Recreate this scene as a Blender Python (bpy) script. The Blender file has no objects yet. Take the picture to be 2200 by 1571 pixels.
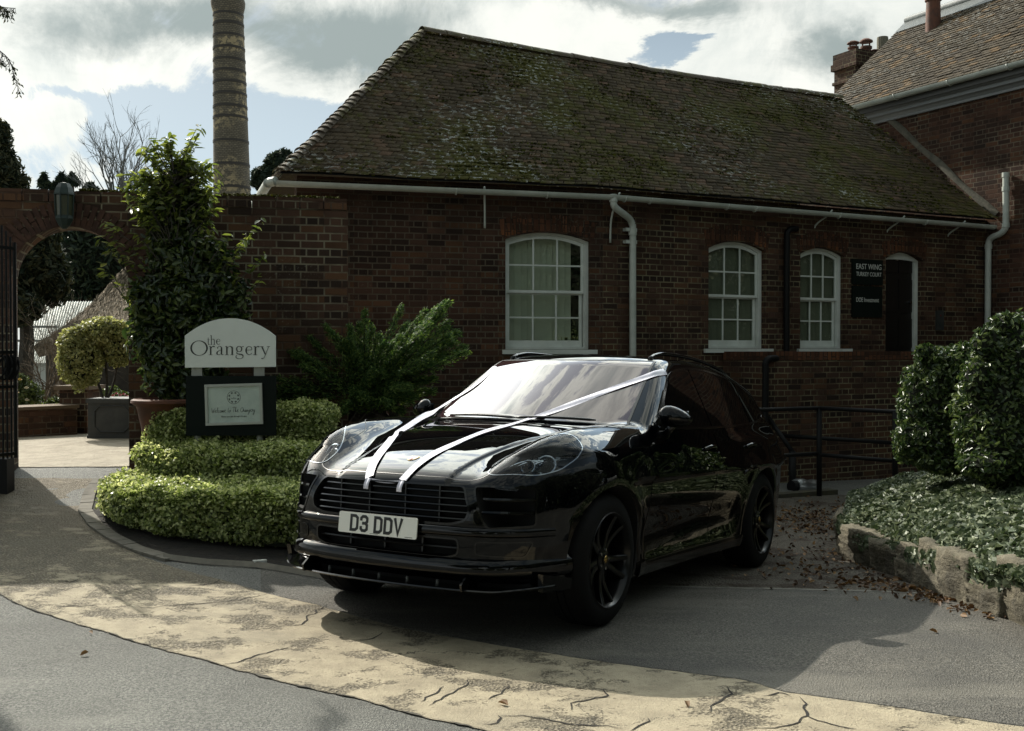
import bpy, bmesh, math, random
import numpy as np
from mathutils import Vector, Matrix, noise as mnoise
random.seed(7); RNG = np.random.default_rng(7)
R = math.radians
S = bpy.context.scene; COL = S.collection
# ------------------------------------------------------------------ camera
FPX, HOR, CAMZ = 2300.0, 752.0, 1.5
TILT = math.atan((785.5 - HOR) / FPX)
cam = bpy.data.cameras.new("camera"); camo = bpy.data.objects.new("camera", cam); COL.objects.link(camo)
cam.sensor_width = 36; cam.lens = FPX / 2200 * 36; cam.clip_end = 3000; cam.clip_start = 0.05
camo.location = (0, 0, CAMZ); camo.rotation_euler = (R(90) - TILT, 0, 0)
S.camera = camo
# ------------------------------------------------------------------ light
SUNDIR = Vector((-0.78, 0.93, 0.94)).normalized()          # towards the sun
sun = bpy.data.lights.new("sun", 'SUN'); suno = bpy.data.objects.new("sun", sun); COL.objects.link(suno)
sun.energy = 5.0; sun.angle = R(0.5); sun.color = (1.0, 0.95, 0.84)
suno.rotation_euler = SUNDIR.to_track_quat('Z', 'Y').to_euler(); suno.location = (-20, 30, 40)
S.view_settings.view_transform = 'Standard'; S.view_settings.look = 'None'
S.view_settings.gamma = 1.0; S.view_settings.exposure = 0.30

class NT:
    """small helper to write node trees"""
    def __init__(s, tree): s.t = tree; s.n = tree.nodes; s.l = tree.links
    def node(s, typ, **kw):
        n = s.n.new(typ)
        for k, v in kw.items(): setattr(n, k, v)
        return n
    def put(s, sock, v):
        if v is None: return
        if isinstance(v, bpy.types.NodeSocket): s.l.new(v, sock)
        else:
            if isinstance(v, (tuple, list)) and len(v) == 3 and sock.type == 'RGBA': v = (*v, 1)
            sock.default_value = v
    def m(s, op, a, b=None, c=None, clamp=False):
        n = s.node('ShaderNodeMath', operation=op, use_clamp=clamp)
        s.put(n.inputs[0], a); s.put(n.inputs[1], b); s.put(n.inputs[2], c); return n.outputs[0]
    def add(s, a, b): return s.m('ADD', a, b)
    def sub(s, a, b): return s.m('SUBTRACT', a, b)
    def mul(s, a, b): return s.m('MULTIPLY', a, b)
    def step(s, x, lo, hi, a=0.0, b=1.0):
        n = s.node('ShaderNodeMapRange', interpolation_type='SMOOTHSTEP')
        for i, v in enumerate((x, lo, hi, a, b)): s.put(n.inputs[i], v)
        return n.outputs[0]
    def lin(s, x, lo, hi, a=0.0, b=1.0):
        n = s.node('ShaderNodeMapRange')
        for i, v in enumerate((x, lo, hi, a, b)): s.put(n.inputs[i], v)
        return n.outputs[0]
    def mix(s, f, a, b, mode='MIX'):
        n = s.node('ShaderNodeMix', data_type='RGBA', blend_type=mode)
        s.put(n.inputs[0], f); s.put(n.inputs[6], a); s.put(n.inputs[7], b); return n.outputs[2]
    def noise(s, vec, scale, detail=4, rough=.55, dist=0, col=False):
        n = s.node('ShaderNodeTexNoise'); s.put(n.inputs['Vector'], vec)
        n.inputs['Scale'].default_value = scale; n.inputs['Detail'].default_value = detail
        n.inputs['Roughness'].default_value = rough; n.inputs['Distortion'].default_value = dist
        return n.outputs['Color' if col else 'Fac']
    def obj(s): return s.node('ShaderNodeTexCoord').outputs['Object']
    def sep(s, v):
        n = s.node('ShaderNodeSeparateXYZ'); s.put(n.inputs[0], v); return n.outputs
    def comb(s, x, y, z):
        n = s.node('ShaderNodeCombineXYZ'); s.put(n.inputs[0], x); s.put(n.inputs[1], y); s.put(n.inputs[2], z); return n.outputs[0]
    def scale(s, v, k):
        n = s.node('ShaderNodeVectorMath', operation='MULTIPLY'); s.put(n.inputs[0], v); n.inputs[1].default_value = k; return n.outputs[0]
    def bump(s, h, strength=.5, dist=.01, normal=None):
        n = s.node('ShaderNodeBump'); s.put(n.inputs['Height'], h); n.inputs['Strength'].default_value = strength
        n.inputs['Distance'].default_value = dist; s.put(n.inputs['Normal'], normal); return n.outputs[0]

# world: blue Nishita sky behind broken cloud with brightness raised near the sun, above the frame and behind
W = bpy.data.worlds.new("World"); S.world = W; W.use_nodes = True
w = NT(W.node_tree); w.n.clear()
wout = w.node('ShaderNodeOutputWorld'); bg = w.node('ShaderNodeBackground'); w.l.new(bg.outputs[0], wout.inputs[0])
sky = w.node('ShaderNodeTexSky', sky_type='NISHITA', sun_disc=False); sky.sun_elevation = math.asin(SUNDIR.z)
sky.sun_rotation = math.atan2(SUNDIR.x, SUNDIR.y); sky.air_density = 1.0; sky.dust_density = 1.6
d = w.node('ShaderNodeTexCoord').outputs['Generated']; dx, dy, dz = w.sep(d)
dyc = w.m('MAXIMUM', dy, 0.08); U = w.m('DIVIDE', dx, dyc); V = w.m('DIVIDE', dz, dyc)
front = w.step(dy, 0.2, 0.5)
wn = w.noise(d, 5.5, 8, .68, .5, col=True); wx, wy, wz_ = w.sep(wn)
U = w.add(U, w.mul(w.sub(wx, .5), .16)); V = w.add(V, w.mul(w.sub(wy, .5), .11))
def blobs(lst):
    tot = None
    for px, py, sx, sy, a in lst:
        u0, v0 = (px - 1100) / FPX, (HOR - py) / FPX
        a1 = w.mul(w.sub(U, u0), FPX / sx); a2 = w.mul(w.sub(V, v0), FPX / sy)
        q = w.add(w.mul(a1, a1), w.mul(a2, a2))
        e = w.mul(w.m('POWER', 2.718, w.mul(q, -1.0)), a)
        tot = e if tot is None else w.add(tot, e)
    return w.mul(tot, front)
zc = w.m('MAXIMUM', w.add(dz, 0.12), 0.05)
pl = w.comb(w.m('DIVIDE', dx, zc), w.m('DIVIDE', dy, zc), w.mul(dz, 2.0))
n1 = w.noise(pl, 1.7, 9, .58, .35); n2 = w.noise(pl, 0.8, 6, .55, .2); n3 = w.noise(d, 7, 9, .66, .6)
blue_b = blobs([(330, 290, 190, 95, 1.1), (640, 330, 150, 110, 1.25), (130, 205, 90, 26, .8), (300, 235, 90, 40, .5), (420, 400, 400, 50, .6),
                (1415, 100, 62, 34, .95), (1480, 72, 60, 16, .6), (1330, 130, 40, 12, .4), (250, 112, 40, 12, .4)])
white_b = blobs([(80, 255, 150, 55, .9), (230, 385, 90, 50, .8), (200, 150, 260, 60, .6), (680, 185, 120, 40, .7), (1150, 80, 260, 90, .5), (1600, 160, 200, 60, .5)])
grey_b = blobs([(420, 60, 330, 75, 1.0), (760, 120, 190, 75, 1.05), (60, 40, 160, 60, .25), (1400, 5, 260, 38, .9), (1760, 105, 120, 65, .9), (900, 30, 120, 60, .5)])
nn = w.mul(w.sub(w.add(w.mul(n1, .35), w.mul(n3, .65)), .5), w.step(dz, .30, .40, 1.0, 2.3))
cover = w.step(w.add(w.add(w.sub(0.74, blue_b), white_b), w.add(w.mul(nn, 3.6), w.add(w.mul(w.sub(1.0, front), -.12), w.mul(w.step(dz, .32, .45), -.16)))), .32, .70)
gr = w.step(w.add(w.add(grey_b, w.mul(nn, 2.2)), w.mul(w.sub(1.0, front), w.lin(n2, .35, .62, 0, .9))), .12, 1.0)
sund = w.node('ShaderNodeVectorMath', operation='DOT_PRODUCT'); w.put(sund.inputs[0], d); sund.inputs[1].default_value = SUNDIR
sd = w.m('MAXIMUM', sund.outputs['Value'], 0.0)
glow = w.add(w.add(w.mul(w.m('POWER', sd, 14.0), .35), w.mul(w.m('POWER', sd, 60.0), .4)), w.mul(.86, w.add(1.0, w.mul(w.mul(w.step(dz, .33, .44), w.step(dz, .62, .78, 1.0, .38)), w.mul(w.step(dy, .1, .6), 6.6)))))  # sun glow plus an added bright band above the frame for bonnet reflections
back = w.lin(dy, -0.5, 0.30, 1.18, 1.0)  # sky behind the camera raised to light the facades
white = w.mix(w.mul(w.step(w.add(w.mul(n1, .4), w.mul(n3, .6)), .42, .62), .8), (.95, .96, .91), w.mix(w.step(dz, .30, .42), (.72, .77, .75), (.30, .34, .36)))
cloud = w.mix(gr, white, (.35, .41, .41))
vs = w.node('ShaderNodeVectorMath', operation='SCALE'); w.put(vs.inputs[0], sky.outputs[0]); vs.inputs['Scale'].default_value = 0.075
skyc = w.mix(w.step(dz, 0.08, 0.40, .88, .05), w.mix(.30, vs.outputs[0], (.30, .36, .34)), (.61, .745, .85))
col = w.mix(cover, skyc, cloud)
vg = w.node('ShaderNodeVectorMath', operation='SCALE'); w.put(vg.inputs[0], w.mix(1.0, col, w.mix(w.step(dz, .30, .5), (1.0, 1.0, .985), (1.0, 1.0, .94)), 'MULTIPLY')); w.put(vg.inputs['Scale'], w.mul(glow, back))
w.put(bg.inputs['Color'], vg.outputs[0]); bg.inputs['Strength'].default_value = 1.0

# ------------------------------------------------------------------ helpers
def at(px, py, Y):
    """point seen at photo pixel (px,py) at depth Y"""
    a = (px - 1100) / FPX; b = -(py - 785.5) / FPX
    ct, st = math.cos(TILT), math.sin(TILT)
    dY = ct + b * st; dZ = b * ct - st
    return Vector((a / dY * Y, Y, CAMZ + dZ / dY * Y))
def ray(px, py):
    p = at(px, py, 1.0) - Vector((0, 0, CAMZ)); return p.normalized()
class MB:
    def __init__(s): s.v = []; s.f = []; s.mi = []
    def add(s, vs, fs, mi=0):
        o = len(s.v); s.v += [tuple(p) for p in vs]; s.f += [tuple(i + o for i in f) for f in fs]; s.mi += [mi] * len(fs)
    def box(s, x0, y0, z0, x1, y1, z1, mi=0, M=None):
        vs = [Vector(p) for p in ((x0,y0,z0),(x1,y0,z0),(x1,y1,z0),(x0,y1,z0),(x0,y0,z1),(x1,y0,z1),(x1,y1,z1),(x0,y1,z1))]
        if M is not None: vs = [M @ p for p in vs]
        s.add(vs, [(0,3,2,1),(4,5,6,7),(0,1,5,4),(1,2,6,5),(2,3,7,6),(3,0,4,7)], mi)
    def tube(s, pts, r, n=10, cap=True, mi=0):
        pts = [Vector(p) for p in pts]; rs = r if isinstance(r, (list, tuple)) else [r] * len(pts)
        o = len(s.v); prev = None
        for i, p in enumerate(pts):
            a = pts[max(i - 1, 0)]; b = pts[min(i + 1, len(pts) - 1)]; t = (b - a)
            t = t.normalized() if t.length > 1e-9 else Vector((0, 0, 1))
            if prev is None: u = t.orthogonal().normalized()
            else:
                u = prev - t * prev.dot(t); u = u.normalized() if u.length > 1e-6 else t.orthogonal().normalized()
            prev = u; v = t.cross(u)
            for k in range(n):
                a_ = 2 * math.pi * k / n; s.v.append(tuple(p + (u * math.cos(a_) + v * math.sin(a_)) * rs[i]))
        for i in range(len(pts) - 1):
            for k in range(n):
                s.f.append((o+i*n+k, o+i*n+(k+1)%n, o+(i+1)*n+(k+1)%n, o+(i+1)*n+k)); s.mi.append(mi)
        if cap:
            s.f.append(tuple(o + k for k in range(n))[::-1]); s.mi.append(mi)
            s.f.append(tuple(o + (len(pts)-1)*n + k for k in range(n))); s.mi.append(mi)
    def lathe(s, prof, n=32, M=None, mi=0, rmod=None):
        o = len(s.v); m = len(prof)
        for k in range(n):
            a = 2 * math.pi * k / n; c, sn = math.cos(a), math.sin(a)
            for j, (r, z) in enumerate(prof):
                rr = r + (rmod(k, j) if rmod else 0)
                p = Vector((rr * c, rr * sn, z)); s.v.append(tuple(M @ p if M is not None else p))
        for k in range(n):
            for j in range(m - 1):
                a, b = o + k*m + j, o + ((k+1)%n)*m + j
                s.f.append((a, b, b+1, a+1)); s.mi.append(mi)
    def prism(s, poly, fn, d0, d1, mi=0):
        """poly 2d list; fn(u,v,d)->point"""
        n = len(poly); vs = [fn(u, v, d0) for u, v in poly] + [fn(u, v, d1) for u, v in poly]
        s.add(vs, [tuple(range(n))[::-1], tuple(range(n, 2*n))] + [(i, (i+1)%n, n+(i+1)%n, n+i) for i in range(n)], mi)
    def grid(s, P, mi=0, closeu=False):
        nu, nv = len(P), len(P[0]); o = len(s.v)
        for row in P: s.v += [tuple(p) for p in row]
        for i in range(nu if closeu else nu - 1):
            for j in range(nv - 1):
                i2 = (i + 1) % nu
                s.f.append((o+i*nv+j, o+i2*nv+j, o+i2*nv+j+1, o+i*nv+j+1)); s.mi.append(mi)
def link(name, me, mat=None, parent=None, smooth=False, sharp=None):
    o = bpy.data.objects.new(name, me); COL.objects.link(o)
    for m_ in (mat if isinstance(mat, (list, tuple)) else [mat]):
        if m_ is not None: me.materials.append(m_)
    if smooth: me.polygons.foreach_set('use_smooth', [True] * len(me.polygons))
    if smooth and sharp: me.set_sharp_from_angle(angle=R(sharp))
    if parent is not None: o.parent = parent
    return o
def build(name, mb, mat, parent=None, smooth=False, sharp=None, world=False, fixn=False):
    """world=True: the vertices are given in world space although the parent has a transform"""
    vs = mb.v
    if world and parent is not None:
        inv = world_of(parent).inverted(); vs = [tuple(inv @ Vector(p)) for p in vs]
    me = bpy.data.meshes.new(name); me.from_pydata(vs, [], mb.f)
    if any(mb.mi): me.polygons.foreach_set('material_index', mb.mi)
    if fixn:
        bm = bmesh.new(); bm.from_mesh(me); bmesh.ops.recalc_face_normals(bm, faces=bm.faces); bm.to_mesh(me); bm.free()
    me.update()
    return link(name, me, mat, parent, smooth, sharp)
def world_of(o):
    m_ = o.matrix_basis.copy()
    while o.parent: o = o.parent; m_ = o.matrix_basis @ m_
    return m_
def tag(o, label=None, cat=None, group=None, kind=None):
    if label: o['label'] = label
    if cat: o['category'] = cat
    if group: o['group'] = group
    if kind: o['kind'] = kind
    return o
def thing(name, label, cat, loc=(0, 0, 0), rz=0.0, group=None):
    o = bpy.data.objects.new(name, None); COL.objects.link(o); o.location = loc; o.rotation_euler = (0, 0, rz)
    o.empty_display_size = .1
    return tag(o, label, cat, group)
def npmesh(name, V_, F_, attr=None):
    """quads from numpy"""
    me = bpy.data.meshes.new(name); nv, nf = len(V_), len(F_); k = F_.shape[1]
    me.vertices.add(nv); me.vertices.foreach_set('co', V_.astype(np.float32).ravel())
    me.loops.add(nf * k); me.loops.foreach_set('vertex_index', F_.astype(np.int32).ravel())
    me.polygons.add(nf); me.polygons.foreach_set('loop_start', np.arange(0, nf * k, k, dtype=np.int32))
    me.polygons.foreach_set('loop_total', np.full(nf, k, dtype=np.int32))
    if attr is not None:
        a = me.attributes.new('var', 'FLOAT', 'POINT'); a.data.foreach_set('value', attr.astype(np.float32))
    me.update(calc_edges=True); return me
def spline(xs, ys):
    """monotone-ish smooth interpolation (pchip)"""
    xs = np.array(xs, float); ys = np.array(ys, float); h = np.diff(xs); dl = np.diff(ys) / h
    m_ = np.zeros(len(xs)); m_[1:-1] = np.where(dl[:-1] * dl[1:] > 0, 2 * dl[:-1] * dl[1:] / (dl[:-1] + dl[1:] + 1e-12), 0)
    m_[0], m_[-1] = dl[0], dl[-1]
    def f(x):
        x = np.clip(np.asarray(x, float), xs[0], xs[-1]); i = np.clip(np.searchsorted(xs, x) - 1, 0, len(xs) - 2)
        t = (x - xs[i]) / h[i]; t2 = t * t; t3 = t2 * t
        return (2*t3-3*t2+1)*ys[i] + (t3-2*t2+t)*h[i]*m_[i] + (-2*t3+3*t2)*ys[i+1] + (t3-t2)*h[i]*m_[i+1]
    return f
def smooth_path(pts, n=6, closed=False):
    pts = [Vector(p) for p in pts]; N = len(pts); out = []
    for i in range(N if closed else N - 1):
        p0 = pts[(i-1) % N] if (closed or i > 0) else pts[0]; p1 = pts[i]; p2 = pts[(i+1) % N]
        p3 = pts[(i+2) % N] if (closed or i + 2 < N) else pts[-1]
        for k in range(n):
            t = k / n
            out.append(0.5 * ((2*p1) + (p2-p0)*t + (2*p0-5*p1+4*p2-p3)*t*t + (3*p1-p0-3*p2+p3)*t*t*t))
    if not closed: out.append(pts[-1])
    return out
# ------------------------------------------------------------------ materials
def mat(name, base=(.5, .5, .5), rough=.6, metal=0, spec=.5, coat=0, ior=1.5, trans=0, emis=None, nz=None, bumpd=None, c2=None, nscale=8):
    m_ = bpy.data.materials.new(name); m_.use_nodes = True; t = NT(m_.node_tree)
    b = t.n['Principled BSDF']; t.put(b.inputs['Base Color'], base)
    b.inputs['Roughness'].default_value = rough; b.inputs['Metallic'].default_value = metal
    b.inputs['Specular IOR Level'].default_value = spec; b.inputs['Coat Weight'].default_value = coat; b.inputs['IOR'].default_value = ior
    b.inputs['Coat Roughness'].default_value = 0.01; b.inputs['Transmission Weight'].default_value = trans
    o = None
    if c2 is not None:
        o = t.obj(); f = t.step(t.noise(o, nscale, 6, .6), .35, .68); t.put(b.inputs['Base Color'], t.mix(f, base, c2))
    if bumpd:
        o = o or t.obj(); t.put(b.inputs['Normal'], t.bump(t.noise(o, bumpd[0], 5, .6), bumpd[1], bumpd[2]))
    return m_
def brick_mat(name, c1, c2, mortar, soot=.5, ms=.009, bw=.225, rh=.075, light=(.25, .23, .18), lk=.25, seed=0.0, flip=False, mvis=1.0):
    m_ = bpy.data.materials.new(name); m_.use_nodes = True; t = NT(m_.node_tree); b = t.n['Principled BSDF']
    o = t.obj(); x, y, z = t.sep(o)
    wob = t.mul(t.sub(t.noise(o, 3.0, 3), .5), .012)
    vec = t.comb(t.add(t.add(x, y), wob), t.add(z, wob), seed)
    if flip: vec = t.comb(t.add(z, wob), t.add(t.add(x, y), wob), seed)
    br = t.node('ShaderNodeTexBrick', offset=.5, squash=.5, squash_frequency=2)
    t.put(br.inputs['Vector'], vec); br.inputs['Scale'].default_value = 1; br.inputs['Mortar Size'].default_value = ms
    br.inputs['Mortar Smooth'].default_value = .35; br.inputs['Brick Width'].default_value = bw; br.inputs['Row Height'].default_value = rh
    t.put(br.inputs['Color1'], (0, 0, 0)); t.put(br.inputs['Color2'], (1, 1, 1)); t.put(br.inputs['Mortar'], (.5, .5, .5)); br.inputs['Bias'].default_value = 0
    rnd = br.outputs['Color']; fac = br.outputs['Fac']
    brick = t.mix(rnd, c1, c2)
    dark = t.step(t.noise(t.comb(t.mul(t.m('FLOOR', t.m('DIVIDE', t.add(x, y), bw)), 7.3), t.mul(t.m('FLOOR', t.m('DIVIDE', z, rh)), 3.7), seed), 1.3, 0), .55, .62)
    brick = t.mix(t.mul(dark, .55), brick, (c1[0] * .22, c1[1] * .4, c1[2] * .55))
    org = t.step(t.noise(t.comb(t.mul(t.m('FLOOR', t.m('DIVIDE', t.add(x, y), bw)), 5.1), t.mul(t.m('FLOOR', t.m('DIVIDE', z, rh)), 8.7), seed + 3), 1.7, 0), .62, .66)
    brick = t.mix(t.mul(org, .6), brick, (c2[0] * 1.5, c2[1] * 1.35, c2[2] * 1.0))
    mo = t.mix(t.step(t.noise(o, 2.2, 4), .35, .65, 1 - mvis, 1.0), t.mix(.5, c1, c2), mortar)
    c = t.mix(fac, brick, mo)
    sn = t.step(t.noise(t.scale(o, (1, 1, .7)), 1.1, 6, .62), .38, .66)
    c = t.mix(t.mul(sn, soot), c, (.008, .007, .005))
    lich = t.mul(t.step(t.noise(o, 34, 5, .72), .57, .64), t.step(t.noise(o, 1.6, 3), .48, .62))
    c = t.mix(t.mul(lich, lk), c, light)
    t.put(b.inputs['Base Color'], c); b.inputs['Roughness'].default_value = .9; b.inputs['Specular IOR Level'].default_value = .2
    h = t.add(t.mul(t.sub(1.0, fac), 1.0), t.mul(t.noise(o, 60, 4, .7), .5))
    t.put(b.inputs['Normal'], t.bump(h, .9, .008))
    return m_
def leaf_mat(name, dark, mid, light, trans=.3, rough=.38, spec=.5):
    m_ = bpy.data.materials.new(name); m_.use_nodes = True; t = NT(m_.node_tree); b = t.n['Principled BSDF']
    a = t.node('ShaderNodeAttribute', attribute_name='var').outputs['Fac']
    rmp = t.node('ShaderNodeValToRGB'); t.put(rmp.inputs[0], a); e = rmp.color_ramp.elements
    e[0].color = (*dark, 1); e[1].color = (*light, 1); k = rmp.color_ramp.elements.new(.5); k.color = (*mid, 1)
    t.put(b.inputs['Base Color'], rmp.outputs[0]); b.inputs['Roughness'].default_value = rough; b.inputs['Specular IOR Level'].default_value = spec
    tr = t.node('ShaderNodeBsdfTranslucent'); hs = t.node('ShaderNodeHueSaturation'); hs.inputs['Value'].default_value = 1.25
    hs.inputs['Saturation'].default_value = 1.1; t.put(hs.inputs['Color'], rmp.outputs[0]); t.put(tr.inputs[0], hs.outputs[0])
    mx = t.node('ShaderNodeMixShader'); mx.inputs[0].default_value = trans
    out = t.n['Material Output']; t.l.new(b.outputs[0], mx.inputs[1]); t.l.new(tr.outputs[0], mx.inputs[2]); t.l.new(mx.outputs[0], out.inputs[0])
    return m_
M = {}
M['black_metal'] = mat('black_metal', (.006, .006, .006), .55, spec=.2, bumpd=(60, .2, .002))
M['white_paint'] = mat('white_paint', (.66, .69, .64), .45, c2=(.55, .58, .53), nscale=5, bumpd=(40, .15, .002))
M['grey_plastic'] = mat('grey_plastic', (.50, .53, .48), .4, c2=(.40, .43, .38), nscale=4)
M['dark_void'] = mat('dark_void', (.004, .004, .004), .9)
M['soil'] = mat('soil', (.008, .006, .004), .95, c2=(.018, .013, .008), nscale=14, bumpd=(30, .8, .03))
M['bark'] = mat('bark', (.03, .024, .017), .9, c2=(.05, .045, .035), nscale=20, bumpd=(40, .6, .01))
M['terracotta'] = mat('terracotta', (.13, .045, .022), .75, c2=(.07, .03, .018), nscale=6, bumpd=(40, .3, .004))
M['lead'] = mat('lead', (.022, .026, .025), .6, c2=(.038, .041, .038), nscale=7, bumpd=(25, .3, .004))
M['glass'] = mat('window_glass', (.02, .022, .022), .03, spec=.6)

# ------------------------------------------------------------------ terrain
CARP = np.array([-2.76829294e-01, 6.43880706e+00, -4.74934773e-02, -2.10248040e+00, -5.70106236e-02, 0.0])
CARM = Matrix.Translation(CARP[:3]) @ Matrix.Rotation(CARP[3], 4, 'Z') @ Matrix.Rotation(CARP[4], 4, 'Y')
cps = [(0, 3, -.02), (-3, 3.4, 0), (3, 4, -.03), (-5, 5, .03), (-3.7, 9.2, .2), (-3, 7.9, .1), (-1.7, 7.4, .0), (-4.7, 9.8, .38), (-3.5, 10, .4), (-5, 14, .4), (-2.5, 14, .4),
       (2.9, 9, -.25), (2.8, 6.3, -.06), (3.66, 12.8, -.25), (6, 13, -.3), (1.5, 12, -.2), (-1.4, 10.3, .2), (10, 10, -.3), (-9, 5, .1), (0, -5, 0), (9, 0, 0), (-9, 0, 0), (-8, 11, .4), (0, 16, 0), (-6, 20, .4), (6, 20, -.3)]
for x_ in (0, -2.807):
    for y_ in (-.82, .82):
        q = CARM @ Vector((x_, y_, -.004)); cps.append(tuple(q))
CP = np.array(cps); D_ = np.linalg.norm(CP[:, None, :2] - CP[None, :, :2], axis=-1)
A_ = np.block([[D_, np.c_[np.ones(len(CP)), CP[:, :2]]], [np.c_[np.ones(len(CP)), CP[:, :2]].T, np.zeros((3, 3))]])
WG = np.linalg.solve(A_, np.r_[CP[:, 2], 0, 0, 0])
def gz(x, y):
    x = np.asarray(x, float); y = np.asarray(y, float)
    dd = np.sqrt((x[..., None] - CP[:, 0])**2 + (y[..., None] - CP[:, 1])**2 + 1e-4)
    z = dd @ WG[:-3] + WG[-3] + WG[-2] * x + WG[-1] * y
    r_ = np.sqrt(x**2 + (y - 8)**2); s_ = np.clip((r_ - 11) / 8, 0, 1); s_ = s_*s_*(3-2*s_)
    return z * (1 - s_) + (.12) * s_ * np.clip((40 - r_) / 20, 0, 1)
def gzf(x, y): return float(gz(x, y))
def ground_at(px, py):
    d_ = ray(px, py); t = 2.0; p0 = Vector((0, 0, CAMZ))
    while t < 60:
        p = p0 + d_ * t
        if p.z < gzf(p.x, p.y): break
        t += .05
    lo, hi = t - .05, t
    for _ in range(20):
        mid = (lo + hi) / 2; p = p0 + d_ * mid
        if p.z < gzf(p.x, p.y): hi = mid
        else: lo = mid
    return p0 + d_ * hi
# ================================================================== CAR
def smax(a, b, k):
    h = np.maximum(k - np.abs(a - b), 0) / k
    return np.maximum(a, b) + h * h * k * .25
def smin(a, b, k): return -smax(-a, -b, k)
def sstep(x, a, b):
    t = np.clip((x - a) / (b - a), 0, 1); return t * t * (3 - 2 * t)
f_wz = spline([.1, .2, .3, .45, .62, .78, .9, .98, 1.06, 1.2], [.865, .895, .915, .93, .95, .96, .955, .935, .90, .83])
f_wx = spline([-3.95, -3.6, -3.2, -2.8, -2.3, -1.4, -.5, 0, .35, .6, .95], [.80, .905, .965, 1.0, .99, .972, .985, 1.0, .995, .975, .93])
f_nose = spline([.10, .18, .24, .32, .40, .50, .58, .66, .74, .80, .86, .95], [.82, .835, .845, .855, .86, .87, .872, .870, .862, .85, .82, .72])
f_hz = spline([-.8, -.6, -.3, 0, .2, .4, .55, .70, .79, .845, .92], [1.135, 1.125, 1.10, 1.062, 1.024, .972, .926, .873, .832, .788, .68])
f_fend = spline([-.8, -.4, 0, .15, .35, .55, .8], [.035, .06, .09, .103, .107, .086, .014])
f_tail = spline([.2, .5, .8, .95, 1.05, 1.15], [-3.72, -3.80, -3.80, -3.78, -3.72, -3.62])
f_roof = spline([-3.8, -3.6, -3.35, -3.05, -2.7, -2.3, -1.9, -1.5, -1.25, -1.0], [1.24, 1.34, 1.43, 1.50, 1.56, 1.596, 1.609, 1.603, 1.588, 1.555])
def Fbody(P):
    x, y, z = P[..., 0], P[..., 1], P[..., 2]; ay = np.abs(y)
    hw = f_wz(z) * f_wx(x)
    door = sstep(x, -2.45, -2.15) * (1 - sstep(x, -.62, -.35))
    hw = hw - .030 * door * np.exp(-((z - .46) / .14)**2) + .010 * door * np.exp(-((z - .27) / .05)**2)
    for xc in (0.0, -2.807):
        r = np.sqrt((x - xc)**2 + (z - .36)**2); hw = hw + .016 * np.exp(-((r - .47) / .075)**2) * (z > .1)
    side = ay - hw
    fr = x - (f_nose(z) - .085 * (ay / .75)**2 - .44 * (ay / .93)**7)
    re = -x + (f_tail(z) + .10 * (ay / .8)**2 + .18 * np.minimum(ay / .96, 1.2)**6)
    yf = .755 - .06 * sstep(x, .1, .6)
    top = f_hz(x) - .050 * (ay / .8)**2 + f_fend(x) * np.exp(-((ay - yf) / .14)**2)
    # bonnet creases: centre panel stands proud, a shallow channel between it and the wings
    yc = .36 + .20 * sstep(-x, -.75, .55)
    top = top - .012 * sstep(ay - yc, -.015, .02) + .012 * sstep(ay - yc - .17, -.05, .05)
    belt = 1.06 - .02 * (ay / .9)**2 + .05 * sstep(-x, 1.5, 2.9)
    mixf = sstep(x, -.95, -.6)
    t_ = z - (top * mixf + belt * (1 - mixf))
    f = smax(side, t_, .10); f = smax(f, fr, .11); f = smax(f, re, .12); f = smax(f, (.20 + .10 * sstep(x, .2, .7)) - z, .05)
    return f
def Fcab(P):
    x, y, z = P[..., 0], P[..., 1], P[..., 2]; ay = np.abs(y)
    ws = (x + .50 + .165 * (ay / .7)**2) * .504 + (z - 1.13) * .864
    rf = z - (f_roof(x) - .030 * (ay / .6)**2)
    hwc = .93 - .44 * (z - 1.0) - .05 * (z - 1.0)**2 - .11 * sstep(-x, 1.9, 3.6) * ((-x - 1.9) / 1.7).clip(0, 1) - .02 * sstep(x, -1.2, -.5)
    sd = ay - hwc
    re = (-x - 3.60 + .06 * (ay / .6)**2) * .80 + (z - 1.12) * .55
    f = smax(ws, rf, .07); f = smax(f, sd, .07); f = smax(f, re, .06); f = smax(f, .8 - z, .02)
    return f
def FF(P): return smin(Fbody(P), Fcab(P), .035)
def cast(O, D_, tmax=3.0, n=160, F=FF):
    n = min(n, int(tmax / .014))
    """first hit from outside along D (vectorised)"""
    O = np.atleast_2d(np.asarray(O, float)); D_ = np.broadcast_to(np.asarray(D_, float), O.shape)
    D_ = D_ / np.linalg.norm(D_, axis=-1, keepdims=True)
    ts = np.linspace(0, tmax, n); hit = np.full(len(O), np.nan); prev = F(O)
    done = np.zeros(len(O), bool); lo = np.zeros(len(O)); hi = np.full(len(O), tmax)
    for i in range(1, n):
        cur = F(O + D_ * ts[i]); m_ = (~done) & (cur <= 0)
        lo[m_] = ts[i-1]; hi[m_] = ts[i]; done |= m_
    for _ in range(26):
        mid = (lo + hi) / 2; v = F(O + D_ * mid[:, None]); hi = np.where(v <= 0, mid, hi); lo = np.where(v <= 0, lo, mid)
    P = O + D_ * hi[:, None]; return P, done
def grad(P, e=2e-3, F=FF):
    g = np.stack([F(P + np.eye(3)[i] * e) - F(P - np.eye(3)[i] * e) for i in range(3)], -1)
    return g / (np.linalg.norm(g, axis=-1, keepdims=True) + 1e-9)
CINV = np.array(CARM.inverted()); CMAT = np.array(CARM)
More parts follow.
